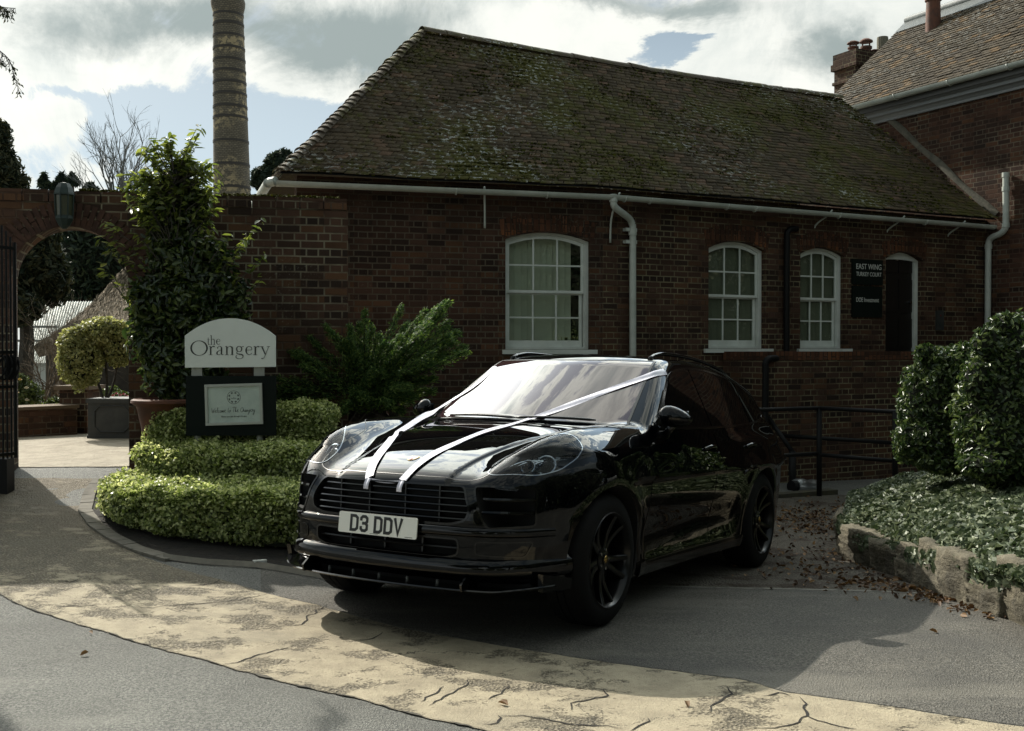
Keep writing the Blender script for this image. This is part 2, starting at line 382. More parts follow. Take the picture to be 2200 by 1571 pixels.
def pix_on_car(pts):
    """photo pixels -> points on the car's surface, in car space"""
    o = CINV @ np.array([0, 0, CAMZ, 1.0]); out = []
    Ds = np.array([CINV[:3, :3] @ np.array(ray(px, py)) for px, py in pts])
    O = np.broadcast_to(o[:3], Ds.shape) + Ds * 3.0
    P, ok = cast(O, Ds, 9.0, 400)
    return P, ok
def resample(pts, n, closed=False):
    P = np.array(pts, float)
    if closed: P = np.vstack([P, P[:1]])
    L = np.r_[0, np.cumsum(np.linalg.norm(np.diff(P, axis=0), axis=1))]
    t = np.linspace(0, L[-1], n + (1 if closed else 0)); 
    Q = np.stack([np.interp(t, L, P[:, i]) for i in range(P.shape[1])], -1)
    return Q[:-1] if closed else Q
def smooth_curve(pts, n, closed=True):
    pl = smooth_path([(*p, 0)[:3] if len(p) == 2 else p for p in pts], 10, closed)
    return resample([tuple(p)[:len(pts[0])] for p in pl], n, closed)
def body_grid():
    # box topology projected on the implicit body from an inner axis
    nx, ny, nz = 176, 72, 46
    faces = []; 
    mb = MB(); idx = {}
    x0, x1, y0, y1, z0, z1 = -3.85, .95, -.98, .98, .15, 1.62
    xs = np.linspace(x0, x1, nx + 1); ys = np.linspace(y0, y1, ny + 1); zs = np.linspace(z0, z1, nz + 1)
    keys = []; pts = []
    def vid(i, j, k):
        key = (i, j, k)
        if key not in idx: idx[key] = len(pts); pts.append((xs[i], ys[j], zs[k]))
        return idx[key]
    for j in range(ny):
        for k in range(nz):
            faces.append((vid(0,j,k), vid(0,j,k+1), vid(0,j+1,k+1), vid(0,j+1,k)))
            faces.append((vid(nx,j,k), vid(nx,j+1,k), vid(nx,j+1,k+1), vid(nx,j,k+1)))
    for i in range(nx):
        for k in range(nz):
            faces.append((vid(i,0,k), vid(i+1,0,k), vid(i+1,0,k+1), vid(i,0,k+1)))
            faces.append((vid(i,ny,k), vid(i,ny,k+1), vid(i+1,ny,k+1), vid(i+1,ny,k)))
        for j in range(ny):
            faces.append((vid(i,j,0), vid(i,j+1,0), vid(i+1,j+1,0), vid(i+1,j,0)))
            faces.append((vid(i,j,nz), vid(i+1,j,nz), vid(i+1,j+1,nz), vid(i,j+1,nz)))
    P = np.array(pts)
    A = P.copy(); A[:, 0] = np.clip(P[:, 0] * .93 - .06, -3.1, .25); A[:, 1] = P[:, 1] * .25; A[:, 2] = .62
    D_ = P - A; L = np.linalg.norm(D_, axis=1, keepdims=True); D_ /= L
    lo = np.zeros(len(P)); hi = np.full(len(P), 2.2); 
    # march outwards to the last crossing
    ts = np.linspace(0.3, 2.2, 110); last = np.full(len(P), .05)
    for t in ts:
        ins = FF(A + D_ * t) <= 0; last = np.where(ins, t, last)
    lo = last; hi = last + (ts[1] - ts[0])
    for _ in range(22):
        mid = (lo + hi) / 2; v = FF(A + D_ * mid[:, None]) <= 0; lo = np.where(v, mid, lo); hi = np.where(v, hi, mid)
    return A + D_ * lo[:, None], faces
car_label = 'black glossy five-door SUV with white ribbons over its bonnet, number plate D3 DDV'
car = thing('parked_car', car_label, 'car')
car.matrix_basis = CARM
def paint_mat():
    m_ = mat('car_paint', (.0010, .0012, .0018), .3, spec=.0, coat=1.0)
    m_.node_tree.nodes['Principled BSDF'].inputs['Coat IOR'].default_value = 1.40
    return m_
M['paint'] = paint_mat(); M['trim'] = mat('black_trim', (.004, .004, .004), .4); M['piano'] = mat('gloss_black', (.003, .003, .003), .12)
M['tyre'] = mat('tyre_rubber', (.006, .006, .006), .8, spec=.15, bumpd=(80, .3, .002)); M['rim'] = mat('gloss_black_alloy', (.003, .003, .003), .3, spec=.3, coat=.15)
M['chrome'] = mat('chrome', (.35, .36, .37), .12, metal=1); M['plate'] = mat('plate_white', (.80, .80, .74), .4); M['ink'] = mat('black_ink', (.006, .006, .006), .5)
M['dglass'] = mat('dark_tinted_glass', (.003, .003, .003), .02, spec=.3, ior=1.38); M['ribbon'] = mat('white_satin', (.80, .78, .88), .32, spec=.6, bumpd=(45, .5, .004), c2=(.66, .65, .76), nscale=14)
M['badge'] = mat('badge_gold', (.5, .34, .12), .25, metal=1); M['badge_red'] = mat('badge_red', (.4, .02, .01), .3)
def wind_mat():
    m_ = mat('windscreen_glass', (.034, .015, .018), .0, spec=.25, ior=1.5, coat=1.0)
    b = m_.node_tree.nodes['Principled BSDF']; b.inputs['Coat IOR'].default_value = 1.42
    return m_
M['wind'] = wind_mat()
# ---- shell with openings cut
Pb, Fb = body_grid()
me = bpy.data.meshes.new('body'); me.from_pydata([tuple(p) for p in Pb], [], Fb)
body = link('body', me, [M['paint'], M['dark_void'], M['trim']], None, True)
cutters = []
def cutter(mb, mi=1):
    me_ = bpy.data.meshes.new('cut'); me_.from_pydata(mb.v, [], mb.f)
    bm = bmesh.new(); bm.from_mesh(me_); bmesh.ops.recalc_face_normals(bm, faces=bm.faces); bm.to_mesh(me_); bm.free()
    o = bpy.data.objects.new('cut', me_); COL.objects.link(o)
    for m_ in (M['paint'], M['dark_void'], M['trim']): me_.materials.append(m_)
    me_.polygons.foreach_set('material_index', [mi] * len(me_.polygons)); cutters.append(o)
for xc in (0.0, -2.807):
    for sg in (1, -1):
        c_ = MB(); n_ = 56
        poly = [(xc + .418 * math.cos(a), .368 + .418 * math.sin(a)) for a in [2 * math.pi * k / n_ for k in range(n_)]]
        poly = [(x, z) for x, z in poly if z > .30] if False else poly
        c_.prism(poly, lambda u, v, d: (u, d, v), .55 * sg, 1.2 * sg); cutter(c_, 1)
def mirror(poly): return [(-y, z) for y, z in poly][::-1]
def rr(poly, r=.02, n=4):
    """round the corners of a 2d polygon"""
    out = []; N = len(poly)
    for i in range(N):
        p0, p1, p2 = (Vector(poly[j % N]) for j in (i - 1, i, i + 1)); a = (p0 - p1); b = (p2 - p1)
        ra = min(r, a.length * .45); rb = min(r, b.length * .45); A = p1 + a.normalized() * ra; B = p1 + b.normalized() * rb
        for k in range(n + 1):
            t = k / n; q = A * (1-t)**2 + p1 * 2*t*(1-t) + B * t*t; out.append((q.x, q.y))
    return out
# front openings in (y, z)
GRILLE = rr([(-.47, .792), (.47, .792), (.525, .68), (.51, .622), (.42, .598), (-.42, .598), (-.51, .622), (-.525, .68)], .03)
INTAKE = rr([(.525, .795), (.60, .80), (.80, .795), (.805, .60), (.62, .585), (.59, .63)], .02)
LOWER = rr([(-.47, .525), (.47, .525), (.47, .445), (.40, .425), (-.40, .425), (-.47, .445)], .025)
FOG = rr([(.56, .515), (.80, .52), (.77, .44), (.56, .45)], .02)
fprj = lambda u, v, d: (d, u, v)
def front_cut(poly, depth):
    c_ = MB(); c_.prism(poly, fprj, depth, 1.2); cutter(c_, 1)
front_cut(GRILLE, .76); front_cut(LOWER, .76); front_cut(INTAKE, .60); front_cut(mirror(INTAKE), .60); 
# head lamp pockets
HL_PX = [(1049, 1016), (1063, 994), (1103, 971), (1159, 952), (1215, 943), (1242, 946), (1250, 959), (1243, 979), (1224, 996), (1196, 1012), (1145, 1022), (1078, 1021)]
HLp, ok = pix_on_car(HL_PX)
for i_, q_ in enumerate([(.692, .556), (.60, .553), (.50, .590), (.40, .655), (.30, .727), (.215, .795)]): HLp[i_, :2] = q_; HLp[i_, 2] = cast(np.array([[*q_, 2.0]]), (0, 0, -1), 1.8, 300, F=Fbody)[0][0][2]
HLc = HLp.mean(0); HLn = grad(HLc[None])[0]; HLn = HLn / np.linalg.norm(HLn)
print('headlamp', np.round(HLp, 3).tolist(), ok.all(), np.round(HLn, 2))
HLu = np.cross([0, 0, 1], HLn); HLu /= np.linalg.norm(HLu); HLv = np.cross(HLn, HLu)
HL2 = [(float((p - HLc) @ HLu), float((p - HLc) @ HLv)) for p in HLp]
HLs = smooth_curve(HL2, 96)
def hl_fn(sg, off):
    def f(u, v, d):
        p = HLc + HLu * u + HLv * v + HLn * d; return (p[0], p[1] * sg, p[2])
    return f
for sg in (1, -1):
    c_ = MB(); c_.prism([tuple(q) for q in HLs], hl_fn(sg, 0), -.10, .5); cutter(c_, 2)
bpy.context.view_layer.update()
for c_ in cutters:
    md = body.modifiers.new('cut', 'BOOLEAN'); md.operation = 'DIFFERENCE'; md.solver = 'EXACT'; md.object = c_
    try: md.material_mode = 'TRANSFER'
    except Exception: pass
dg = bpy.context.evaluated_depsgraph_get(); me2 = bpy.data.meshes.new_from_object(body.evaluated_get(dg))
body.modifiers.clear(); old = body.data; body.data = me2; bpy.data.meshes.remove(old); me2.name = 'body'
for c_ in cutters: bpy.data.objects.remove(c_, do_unlink=True)
mats = [m_.name if m_ else None for m_ in me2.materials]; print('body mats', mats)
def exact_normals(me_, off_ok=.006):
    n = len(me_.polygons); me_.polygons.foreach_set('use_smooth', [True] * n)
    co = np.zeros(len(me_.vertices) * 3); me_.vertices.foreach_get('co', co); co = co.reshape(-1, 3); gv = grad(co); fv = np.abs(FF(co)) < off_ok
    li = np.zeros(len(me_.loops), int); me_.loops.foreach_get('vertex_index', li); pn = np.zeros(n * 3); me_.polygons.foreach_get('normal', pn); pn = pn.reshape(-1, 3)
    lt = np.zeros(n, int); me_.polygons.foreach_get('loop_total', lt); pi = np.repeat(np.arange(n), lt); ln = gv[li]; fnn = pn[pi]
    ok_ = fv[li] & ((ln * fnn).sum(1) > .8); out = np.where(ok_[:, None], ln, fnn); me_.normals_split_custom_set([tuple(v) for v in out])
exact_normals(me2)
body.parent = car
# ---- surface patches
def lay(P, off):
    return P + grad(P) * off
def patch_from_grid(G, name, m_, off=.003, skirt=.006, parent=car, smooth=True):
    """G[nu][nv] points already on the surface; lifted by off and closed with a skirt"""
    nu, nv = G.shape[:2]; flat = G.reshape(-1, 3); N = grad(flat); T = (flat + N * off)
    mb = MB(); T3 = T.reshape(nu, nv, 3); mb.grid(T3)
    B3 = (flat + N * (off - skirt)).reshape(nu, nv, 3)
    ring = [(i, 0) for i in range(nu)] + [(nu-1, j) for j in range(1, nv)] + [(i, nv-1) for i in range(nu-2, -1, -1)] + [(0, j) for j in range(nv-2, 0, -1)]
    n = len(ring); vs = [T3[i][j] for i, j in ring] + [B3[i][j] for i, j in ring]
    mb.add(vs, [(k, (k+1) % n, n + (k+1) % n, n + k) for k in range(n)])
    o = build(name, mb, m_, parent, smooth, fixn=True)
    if F_patch_exact: exact_normals(o.data, .02)
    return o
F_patch_exact = True
def ruled(A, B, nu, nv, D_, O_back, tmax=3.0):
    """grid between 2 curves given in 3d guess space, cast on to the surface along D"""
    A = resample(A, nu); B = resample(B, nu); t = np.linspace(0, 1, nv)
    G = A[:, None] * (1 - t)[None, :, None] + B[:, None] * t[None, :, None]
    O = G.reshape(-1, 3) - np.array(D_) / np.linalg.norm(D_) * O_back
    P, ok = cast(O, D_, tmax, 240); return P.reshape(nu, nv, 3), ok
def polar(poly, name, m_, off, D_, back, rings=14, tmax=2.0, dome=0.0, parent=car, skirt=True):
    P0 = np.array(poly); c = P0.mean(0); ks = np.linspace(0, 1, rings + 1)[1:]
    G = np.concatenate([[c]] + [c + (P0 - c) * k for k in ks]); 
    H, ok = cast(G - np.array(D_) / np.linalg.norm(D_) * back, D_, tmax, 200); n = len(P0)
    N = grad(H); dm = np.r_[1, np.repeat(1 - ks**2, n)] * dome
    T = H + N * (off + dm)[:, None]; mb = MB(); fs = [(0, 1 + i, 1 + (i+1) % n) for i in range(n)]
    for k in range(rings - 1):
        for i in range(n): a, b = 1 + k*n + i, 1 + k*n + (i+1) % n; fs.append((a, a + n, b + n, b))
    mb.add(T, fs)
    if skirt:
        L = T[-n:]; B_ = L - N[-n:] * .008; mb.add(list(L) + list(B_), [(i, (i+1) % n, n + (i+1) % n, n + i) for i in range(n)])
    o = build(name, mb, m_, parent, True, fixn=True); exact_normals(o.data, .02); return o, T[-n:]
def strip_on(pts3, name, m_, w_, off, parent, th=.002, closed=False):
    """flat ribbon w_ wide that follows the surface"""
    P = np.array(pts3); N = grad(P); Tn = np.gradient(P, axis=0)
    if closed: Tn = np.roll(P, -1, 0) - np.roll(P, 1, 0)
    Tn /= np.linalg.norm(Tn, axis=1, keepdims=True) + 1e-9; Sd = np.cross(N, Tn)
    ww = w_ if np.ndim(w_) else np.full(len(P), w_)
    c = P + N * off; a = c + Sd * (ww / 2)[:, None]; b = c - Sd * (ww / 2)[:, None]
    mb = MB(); G = np.stack([a, b, b - N * th, a - N * th], 1); mb.grid([list(g) + [g[0]] for g in G], closeu=closed)
    return build(name, mb, m_, parent, True, sharp=40)
# bonnet (clamshell): outline in (x,y) seen from above
bo = [(.775, .0), (.772, .2), (.755, .38), (.735, .50), (.70, .565), (.60, .585), (.45, .595), (.30, .615), (.20, .65), (.12, .72), (.02, .775), (-.15, .79), (-.34, .775), (-.45, .775)]
xf = np.array([b_[0] for b_ in bo]); yf_ = np.array([b_[1] for b_ in bo])
L_ = smooth_curve(bo, 70, False)
def topcast(pts):
    O = np.array([(x, y, 2.0) for x, y in pts]); P, ok = cast(O, (0, 0, -1), 1.7, 300, F=Fbody); return P
nv = 61; Gx = []
cx = np.linspace(.775, -.375, len(L_))
for k, (x, y) in enumerate(L_):
    xc_ = float(np.interp(k / (len(L_) - 1), [0, .25, .5, .75, 1], [.775, .60, .32, .0, -.375]))
    row = []
    for t in np.linspace(-1, 1, nv):
        u = abs(t); X = xc_ * (1 - u**3) + x * u**3 if k else .775 - .0 * u
        row.append((X, y * t, 2.0))
    Gx.append(row)
Gx = np.array(Gx); G0 = Gx[1:]
Hh, ok = cast(G0.reshape(-1, 3), (0, 0, -1), 1.8, 300, F=Fbody)
def patch_body(G, name, m_, off, skirt, parent=car):
    global grad
    g0 = grad; grad = lambda P, e=2e-3, F=Fbody: g0(P, e, Fbody)
    o = patch_from_grid(G, name, m_, off, skirt, parent); grad = g0; return o
# (the bonnet skin is the body surface itself; its shut line and creases are laid on it)
shut = [(x, y) for x, y in L_]
sh3 = topcast(shut + [(-x if False else x, -y) for x, y in shut[::-1]][1:])
strip_on(topcast(shut), 'bonnet_gap', M['trim'], .005, .0012, body, .003)
strip_on(topcast([(x, -y) for x, y in shut]), 'bonnet_gap', M['trim'], .005, .0012, body, .003)
# windscreen
ws = [(-.47, .70), (-1.13, .565)]
def wcast(pts):
    O = np.array([(1.2 + x, y, 0) for x, y in pts]); 
    return O
# windscreen grid: rows by height on the inclined plane
vv = np.linspace(0, 1, 40); uu = np.linspace(-1, 1, 61); G = []
for v in vv:
    z = 1.128 + (1.545 - 1.128) * v; half = .735 + (.61 - .735) * v
    row = []
    for u in uu:
        y = half * u; row.append((1.5, y, z - .018 * u * u * (1 - v) + .0 * v))
    G.append(row)
G = np.array(G); Pw, ok = cast(G.reshape(-1, 3) + [0, 0, 0], (-1, 0, 0), 3.2, 600, F=Fcab)
Pw = Pw.reshape(40, 61, 3)
windscreen = patch_from_grid(Pw, 'windscreen', M['wind'], .004, .012)
fr_ = np.concatenate([Pw[:, 0], Pw[-1, 1:], Pw[::-1, -1][1:], Pw[0, ::-1][1:-1]])
strip_on(fr_, 'windscreen_seal', M['trim'], .016, .0052, windscreen, .003, closed=True)
# wipers
def wiper(y0, x_off, y1, z1):
    pass
for (ya, yb) in ((-.55, .02), (.02, .55)):
    row = []
    for t in np.linspace(0, 1, 14):
        y = ya + (yb - ya) * t; z = 1.128 + .008 * math.sin(t * 3.14)
        P_, ok = cast(np.array([[1.5, y, z]]), (-1, 0, 0), 3.0, 500, F=Fcab); row.append(P_[0] + np.array([.012, 0, .014]))
    mb = MB(); mb.tube(row, [.005] + [.009] * 12 + [.005], 6); build('wiper', mb, M['trim'], car, True)
# side glass per side: polygon in (x,z)
SG = [(-.82, 1.11), (-.98, 1.22), (-1.16, 1.34), (-1.34, 1.445), (-1.55, 1.497), (-1.85, 1.515), (-2.2, 1.507), (-2.6, 1.47), (-2.95, 1.405), (-3.2, 1.32), (-3.32, 1.235), (-3.28, 1.175), (-3.0, 1.14), (-2.3, 1.11), (-1.5, 1.10)]
sgc = smooth_curve(SG, 120)
def sidecast(pts, sg):
    O = np.array([(x, 1.4 * sg, z) for x, z in pts]); P, ok = cast(O, (0, -sg, 0), 1.3, 300); return P
def clip_poly(poly, xa, xb):
    out = []
    def inter(p, q, xv): t = (xv - p[0]) / (q[0] - p[0]); return (xv, p[1] + t * (q[1] - p[1]))
    P = [tuple(p) for p in poly]
    for side, xv in ((1, xa), (-1, xb)):
        res = []
        for i in range(len(P)):
            p, q = P[i], P[(i+1) % len(P)]; ip = (p[0] - xv) * side >= 0; iq = (q[0] - xv) * side >= 0
            if ip: res.append(p)
            if ip != iq: res.append(inter(p, q, xv))
        P = res
    return P
for sg in (1, -1):
    for nm, xa, xb in (('front_side_window', -1.72, -.5), ('rear_side_window', -2.70, -1.78), ('quarter_window', -3.4, -2.76)):
        pl = resample(clip_poly(sgc, xa, xb), 90, True)
        poly = [(x, 1.4 * sg, z) for x, z in pl]
        polar(poly, nm, M['dglass'], .003, (0, -sg, 0), 0.0, 12, 1.3)
    bd = sidecast(sgc, sg); strip_on(bd, 'window_trim', M['piano'], .018, .004, car, .004, closed=True)
# doors: gap lines and handles
def gap(pts, sg, parent):
    P = sidecast(resample(pts, 60), sg); return strip_on(P, 'door_gap', M['trim'], .006, .001, parent, .003)
for sg in (1, -1):
    for nm, xa, xb, arch in (('front_door', -.58, -1.73, 0), ('rear_door', -1.75, -2.62, 1)):
        A = []; B = []
        for t in np.linspace(0, 1, 40):
            x = xa + (xb - xa) * t
            zb = .30
            if arch and x < -2.28: zb = .36 + math.sqrt(max(.0, .50**2 - (x + 2.807)**2)) 
            A.append((x, zb)); B.append((x, 1.055))
        G = np.array([[(a[0], 1.4 * sg, a[1] + (b_[1] - a[1]) * s) for s in np.linspace(0, 1, 44)] for a, b_ in zip(A, B)])
        P, ok = cast(G.reshape(-1, 3), (0, -sg, 0), 1.3, 300)
        dr = patch_from_grid(P.reshape(40, 44, 3), nm, M['paint'], .0025, .012)
        hx = xb + .17; hp = sidecast([(hx + .10, .955), (hx + .05, .962), (hx, .963), (hx - .05, .962), (hx - .10, .955)], sg)
        mb = MB(); nn_ = grad(hp); offs = [.002, .030, .034, .030, .002]
        pth = smooth_path([Vector(hp[i] + nn_[i] * offs[i]) for i in range(5)], 5); mb.tube(pth, .013, 8); build('handle', mb, M['paint'], dr, True)
    # sill blade
    G = np.array([[(x, 1.4 * sg, z) for z in np.linspace(.225, .30, 6)] for x in np.linspace(-.46, -2.34, 50)])
    P, ok = cast(G.reshape(-1, 3), (0, -sg, 0), 1.3, 300); patch_from_grid(P.reshape(50, 6, 3), 'side_skirt', M['piano'], .018, .04)
# mirrors
for sg in (1, -1):
    mb = MB(); cen = Vector((-.86, .975 * sg, 1.175)); rows = []
    for i in range(13):
        th = math.pi * i / 12; row = []
        for j in range(20):
            ph = 2 * math.pi * j / 20
            X = math.cos(ph) * math.sin(th); Z = math.sin(ph) * math.sin(th); Y = math.cos(th)
            xx = .07 * X if X > 0 else .04 * X
            zz = Z * .062 * (1.05 - .32 * Y) - .014 * Y
            row.append(cen + Vector((xx - .035 * Y * 1, Y * .098 * sg, zz)))
        rows.append(row + [row[0]])
    mb.grid(rows); o_ = build('wing_mirror', mb, M['paint'], car, True, fixn=True)
    mb = MB(); mb.box(cen.x - .052, cen.y - .07, cen.z - .045, cen.x - .036, cen.y + .07, cen.z + .04); build('mirror_glass', mb, M['chrome'], o_)
    mb = MB(); mb.tube([(-.90, .87 * sg, 1.03), (-.89, .92 * sg, 1.09), (-.87, .96 * sg, 1.13)], [.03, .022, .02], 8); build('mirror_arm', mb, M['piano'], o_, True)
    # roof rail
    pts = []
    for k, x in enumerate(np.linspace(-1.40, -3.1, 22)):
        P_, ok = cast(np.array([[x, .555 * sg, 2.2]]), (0, 0, -1), 1.5, 300); h = .030 * min(1, min(k, 21 - k) / 2.5) + .004; pts.append(P_[0] + np.array([0, 0, h]))
    mb = MB(); mb.tube(smooth_path([Vector(p) for p in pts], 2), .015, 8); build('roof_rail', mb, M['piano'], car, True)
    for k in (0, 20):
        a = pts[k]; mb = MB(); mb.tube([Vector(a) + Vector((0.02 if k == 0 else 0, 0, -.035)), Vector(pts[k + 1]) + Vector((0, 0, .002))], [.022, .016], 8); build('rail_foot', mb, M['piano'], car, True)
# ---- grille blades, bars
def front_x(y, z): 
    P, ok = cast(np.array([[1.6, y, z]]), (-1, 0, 0), 1.6, 300, F=Fbody); return float(P[0][0])
def blade(y0, y1, z, name, h=.010, dep=.045, m_='piano', back=.012, parent=car, n=22, dz=0.0):
    ys = np.linspace(y0, y1, n); X, ok = cast(np.array([[1.6, y, z + dz * (y - y0)] for y in ys]), (-1, 0, 0), 1.6, 300, F=Fbody)
    mb = MB(); rows = []
    for p in X:
        x, y, z_ = p; x -= back
        rows.append([(x, y, z_ - h * .2), (x - .004, y, z_ + h * .5), (x - dep, y, z_ + h * .6), (x - dep, y, z_ - h * .6), (x - .006, y, z_ - h * .7), (x, y, z_ - h * .2)])
    mb.grid(rows); return build(name, mb, M[m_], parent, True, sharp=40, fixn=True)
gr_root = None
mb = MB(); ys = np.linspace(-.55, .55, 30)
rows = [[(front_x(y, .66) - .075, y, z) for z in (.58, .62, .68, .74, .81)] for y in ys]; mb.grid(rows)
grille = build('grille', mb, M['dark_void'], car, True)
for z in (.762, .728, .694, .660, .626):
    hw_ = .485 + (.762 - z) * .30 if z > .65 else .50
    blade(-hw_, hw_, z, 'slat', .008, .05, 'piano', .014, grille)
for y in (-.33, -.12, .12, .33):
    mb = MB(); mb.box(front_x(y, .66) - .07, y - .004, .60, front_x(y, .66) - .045, y + .004, .79); build('upright', mb, M['trim'], grille)
def surf_loop(poly, name, w_, off, m_, parent=car, th=.006):
    O = np.array([(1.6, y, z) for y, z in resample(poly, 160, True)]); P, ok = cast(O, (-1, 0, 0), 1.8, 300, F=Fbody)
    return strip_on(P, name, M[m_], w_, off, parent, th, closed=True)
surf_loop(GRILLE, 'grille_frame', .012, .003, 'piano', grille)
for sg in (1, -1):
    pl = INTAKE if sg == 1 else mirror(INTAKE)
    io = surf_loop(pl, 'side_intake', .012, .003, 'piano')
    a, b_ = (.585, .80) if sg == 1 else (-.80, -.585)
    for z in (.735, .668): blade(a, b_, z, 'intake_blade', .014, .09, 'paint' if z < .7 else 'piano', .004, io)
lo = surf_loop(LOWER, 'lower_intake', .010, .003, 'trim')
mb = MB(); rows = [[(front_x(y, .42) - .07, y, z) for z in (.41, .48, .54)] for y in np.linspace(-.48, .48, 20)]; mb.grid(rows); build('mesh_backing', mb, M['dark_void'], lo, True)
for y in (-.24, 0, .24):
    mb = MB(); mb.box(front_x(y, .42) - .06, y - .005, .43, front_x(y, .42) - .03, y + .005, .525); build('upright', mb, M['trim'], lo)
blade(-.46, .46, .475, 'lower_slat', .010, .04, 'trim', .02, lo)
# body coloured ledges on the bumper
def ledge(y0, y1, z, out, h, m_='paint', name='bumper_ledge'):
    ys = np.linspace(y0, y1, 50); X, ok = cast(np.array([[1.6, y, z] for y in ys]), (-1, 0, 0), 2.2, 400, F=Fbody); N = grad(X, F=Fbody); mb = MB(); rows = []
    for k, (p, n_) in enumerate(zip(X, N)):
        e = min(1, min(k, 49 - k) / 7); n2 = np.array([n_[0], n_[1], 0]); n2 /= np.linalg.norm(n2); o_ = out * (.25 + .75 * e)
        q = [p + n2 * -.01 + [0, 0, h], p + n2 * o_ * .75 + [0, 0, h * .55], p + n2 * o_, p + n2 * o_ * .8 - [0, 0, h * .45], p - n2 * .01 - [0, 0, h * .8]]
        rows.append([tuple(v) for v in smooth_path([Vector(v) for v in q], 4)])
    mb.grid(rows); return build(name, mb, M[m_], car, True, fixn=True)
ledge(-.86, .86, .562, .018, .034); ledge(-.90, .90, .375, .034, .065, 'paint', 'front_lip')
mb = MB()
for sg in (1, -1):
    pl = FOG if sg == 1 else mirror(FOG)
    surf_loop(pl, 'fog_lamp_bezel', .008, .003, 'piano')
# splitter: thin blade under the nose on small brackets
ys = np.linspace(-.90, .90, 70); rows = []; edge = []
for y in ys:
    xo = .905 - .095 * (abs(y) / .75)**2 - .30 * (abs(y) / .95)**7; e = abs(y) / .94; z = .262 + .035 * max(0, e - .72) / .28 * 1.0
    rows.append([(xo - .16, y, z + .012), (xo, y, z + .012), (xo + .006, y, z + .006), (xo, y, z), (xo - .16, y, z), (xo - .16, y, z + .012)]); edge.append((xo, y, z + .012))
mb = MB(); mb.grid(rows); spl = build('front_splitter', mb, M['piano'], car, True, sharp=35, fixn=True)
for y in (-.54, -.36, -.18, 0, .18, .36):
    xo = float(np.interp(y, ys, [e[0] for e in edge])); zz = float(np.interp(y, ys, [e[2] for e in edge])); mb = MB(); mb.tube([(xo - .035, y, zz - .002), (xo - .035, y, zz + .034)], [.010, .008], 8); build('bolt', mb, M['lead'], spl, True)
for sg in (1, -1):
    mb = MB(); mb.prism([(.74, .265), (.895, .265), (.905, .30), (.86, .335), (.70, .33)] if True else [], lambda u, v, d: (u - .02, d, v), .52 * sg, .532 * sg)
    build('splitter_fin', mb, M['piano'], spl)
    mb = MB(); mb.add([(.62, .86 * sg, .265), (.44, .93 * sg, .27), (.46, .945 * sg, .33), (.64, .87 * sg, .36), (.62, .83 * sg, .265), (.44, .90 * sg, .27), (.46, .915 * sg, .33), (.64, .84 * sg, .36)],
                       [(0,1,2,3), (7,6,5,4), (0,4,5,1), (1,5,6,2), (2,6,7,3), (3,7,4,0)]); build('corner_winglet', mb, M['piano'], spl, fixn=True)
# ---- number plate
px_ = front_x(0, .56) + .034; plm = Matrix.Translation((px_, 0, .565)) @ Matrix.Rotation(R(-4), 4, 'Y')
mb = MB(); PL = rr([(-.26, -.0555), (.26, -.0555), (.26, .0555), (-.26, .0555)], .012)
mb.prism(PL, lambda u, v, d: plm @ Vector((d, u, v)), -.006, 0); plate = build('number_plate', mb, M['plate'], car)
mb = MB(); mb.prism(rr([(-.25, -.05), (.25, -.05), (.25, .05), (-.25, .05)], .01), lambda u, v, d: plm @ Vector((d, u, v)), -.03, -.0065); build('plate_holder', mb, M['trim'], plate)
GL = {'D': [[(0, 0), (0, 1)], [(0, 1), (.34, 1), (.5, .86), (.5, .14), (.34, 0), (0, 0)]],
      '3': [[(.02, .80), (.02, .88), (.14, 1), (.36, 1), (.5, .88), (.5, .64), (.38, .52), (.2, .52)], [(.38, .52), (.5, .40), (.5, .12), (.36, 0), (.14, 0), (.02, .12), (.02, .2)]],
      'V': [[(0, 1), (.25, 0), (.5, 1)]]}
def stroke(mb, pts, w_, fn, d0, d1):
    pts = [Vector(p) for p in pts]; L = []; Rr = []
    for i, p in enumerate(pts):
        a = (pts[i] - pts[i-1]).normalized() if i else None; b_ = (pts[i+1] - pts[i]).normalized() if i + 1 < len(pts) else None
        ta = a or b_; tb = b_ or a; t = (ta + tb); t = t.normalized() if t.length > 1e-6 else ta; n_ = Vector((-t.y, t.x)); k = 1 / max(.5, n_.dot(Vector((-ta.y, ta.x))))
        e = Vector((0, 0)); 
        if not i: e = -tb * w_ / 2
        if i == len(pts) - 1: e = ta * w_ / 2
        L.append(p + n_ * w_ / 2 * k + e); Rr.append(p - n_ * w_ / 2 * k + e)
    for i in range(len(pts) - 1):
        mb.prism([tuple(L[i]), tuple(Rr[i]), tuple(Rr[i+1]), tuple(L[i+1])], fn, d0, d1)
mb = MB(); x = -.174; hh = .075; ww_ = .042
cnt = 0
for ch in 'D3 DDV':
    if ch == ' ': x += .030; continue
    for st in GL[ch]:
        cnt += 1; stroke(mb, [(x + q[0] / .5 * ww_, -.0375 + q[1] * hh) for q in st], 0.0158, lambda u, v, d: plm @ Vector((d, u, v)), .0002, .0012 + .00006 * cnt)
    x += ww_ + .0235
build('plate_characters', mb, M['ink'], plate, fixn=True)
mb = MB(); mb.box(-.0, 0, 0, 0, 0, 0) if False else None
mb.prism([(-.045, -.0495), (.01, -.0495), (.01, -.0475), (-.045, -.0475)], lambda u, v, d: plm @ Vector((d, u, v)), .0002, .0008); build('maker_line', mb, M['ink'], plate); mb = MB()
mb.prism([(.185, -.0495), (.235, -.0495), (.235, -.047), (.185, -.047)], lambda u, v, d: plm @ Vector((d, u, v)), .0002, .0008); build('maker_line', mb, M['ink'], plate)
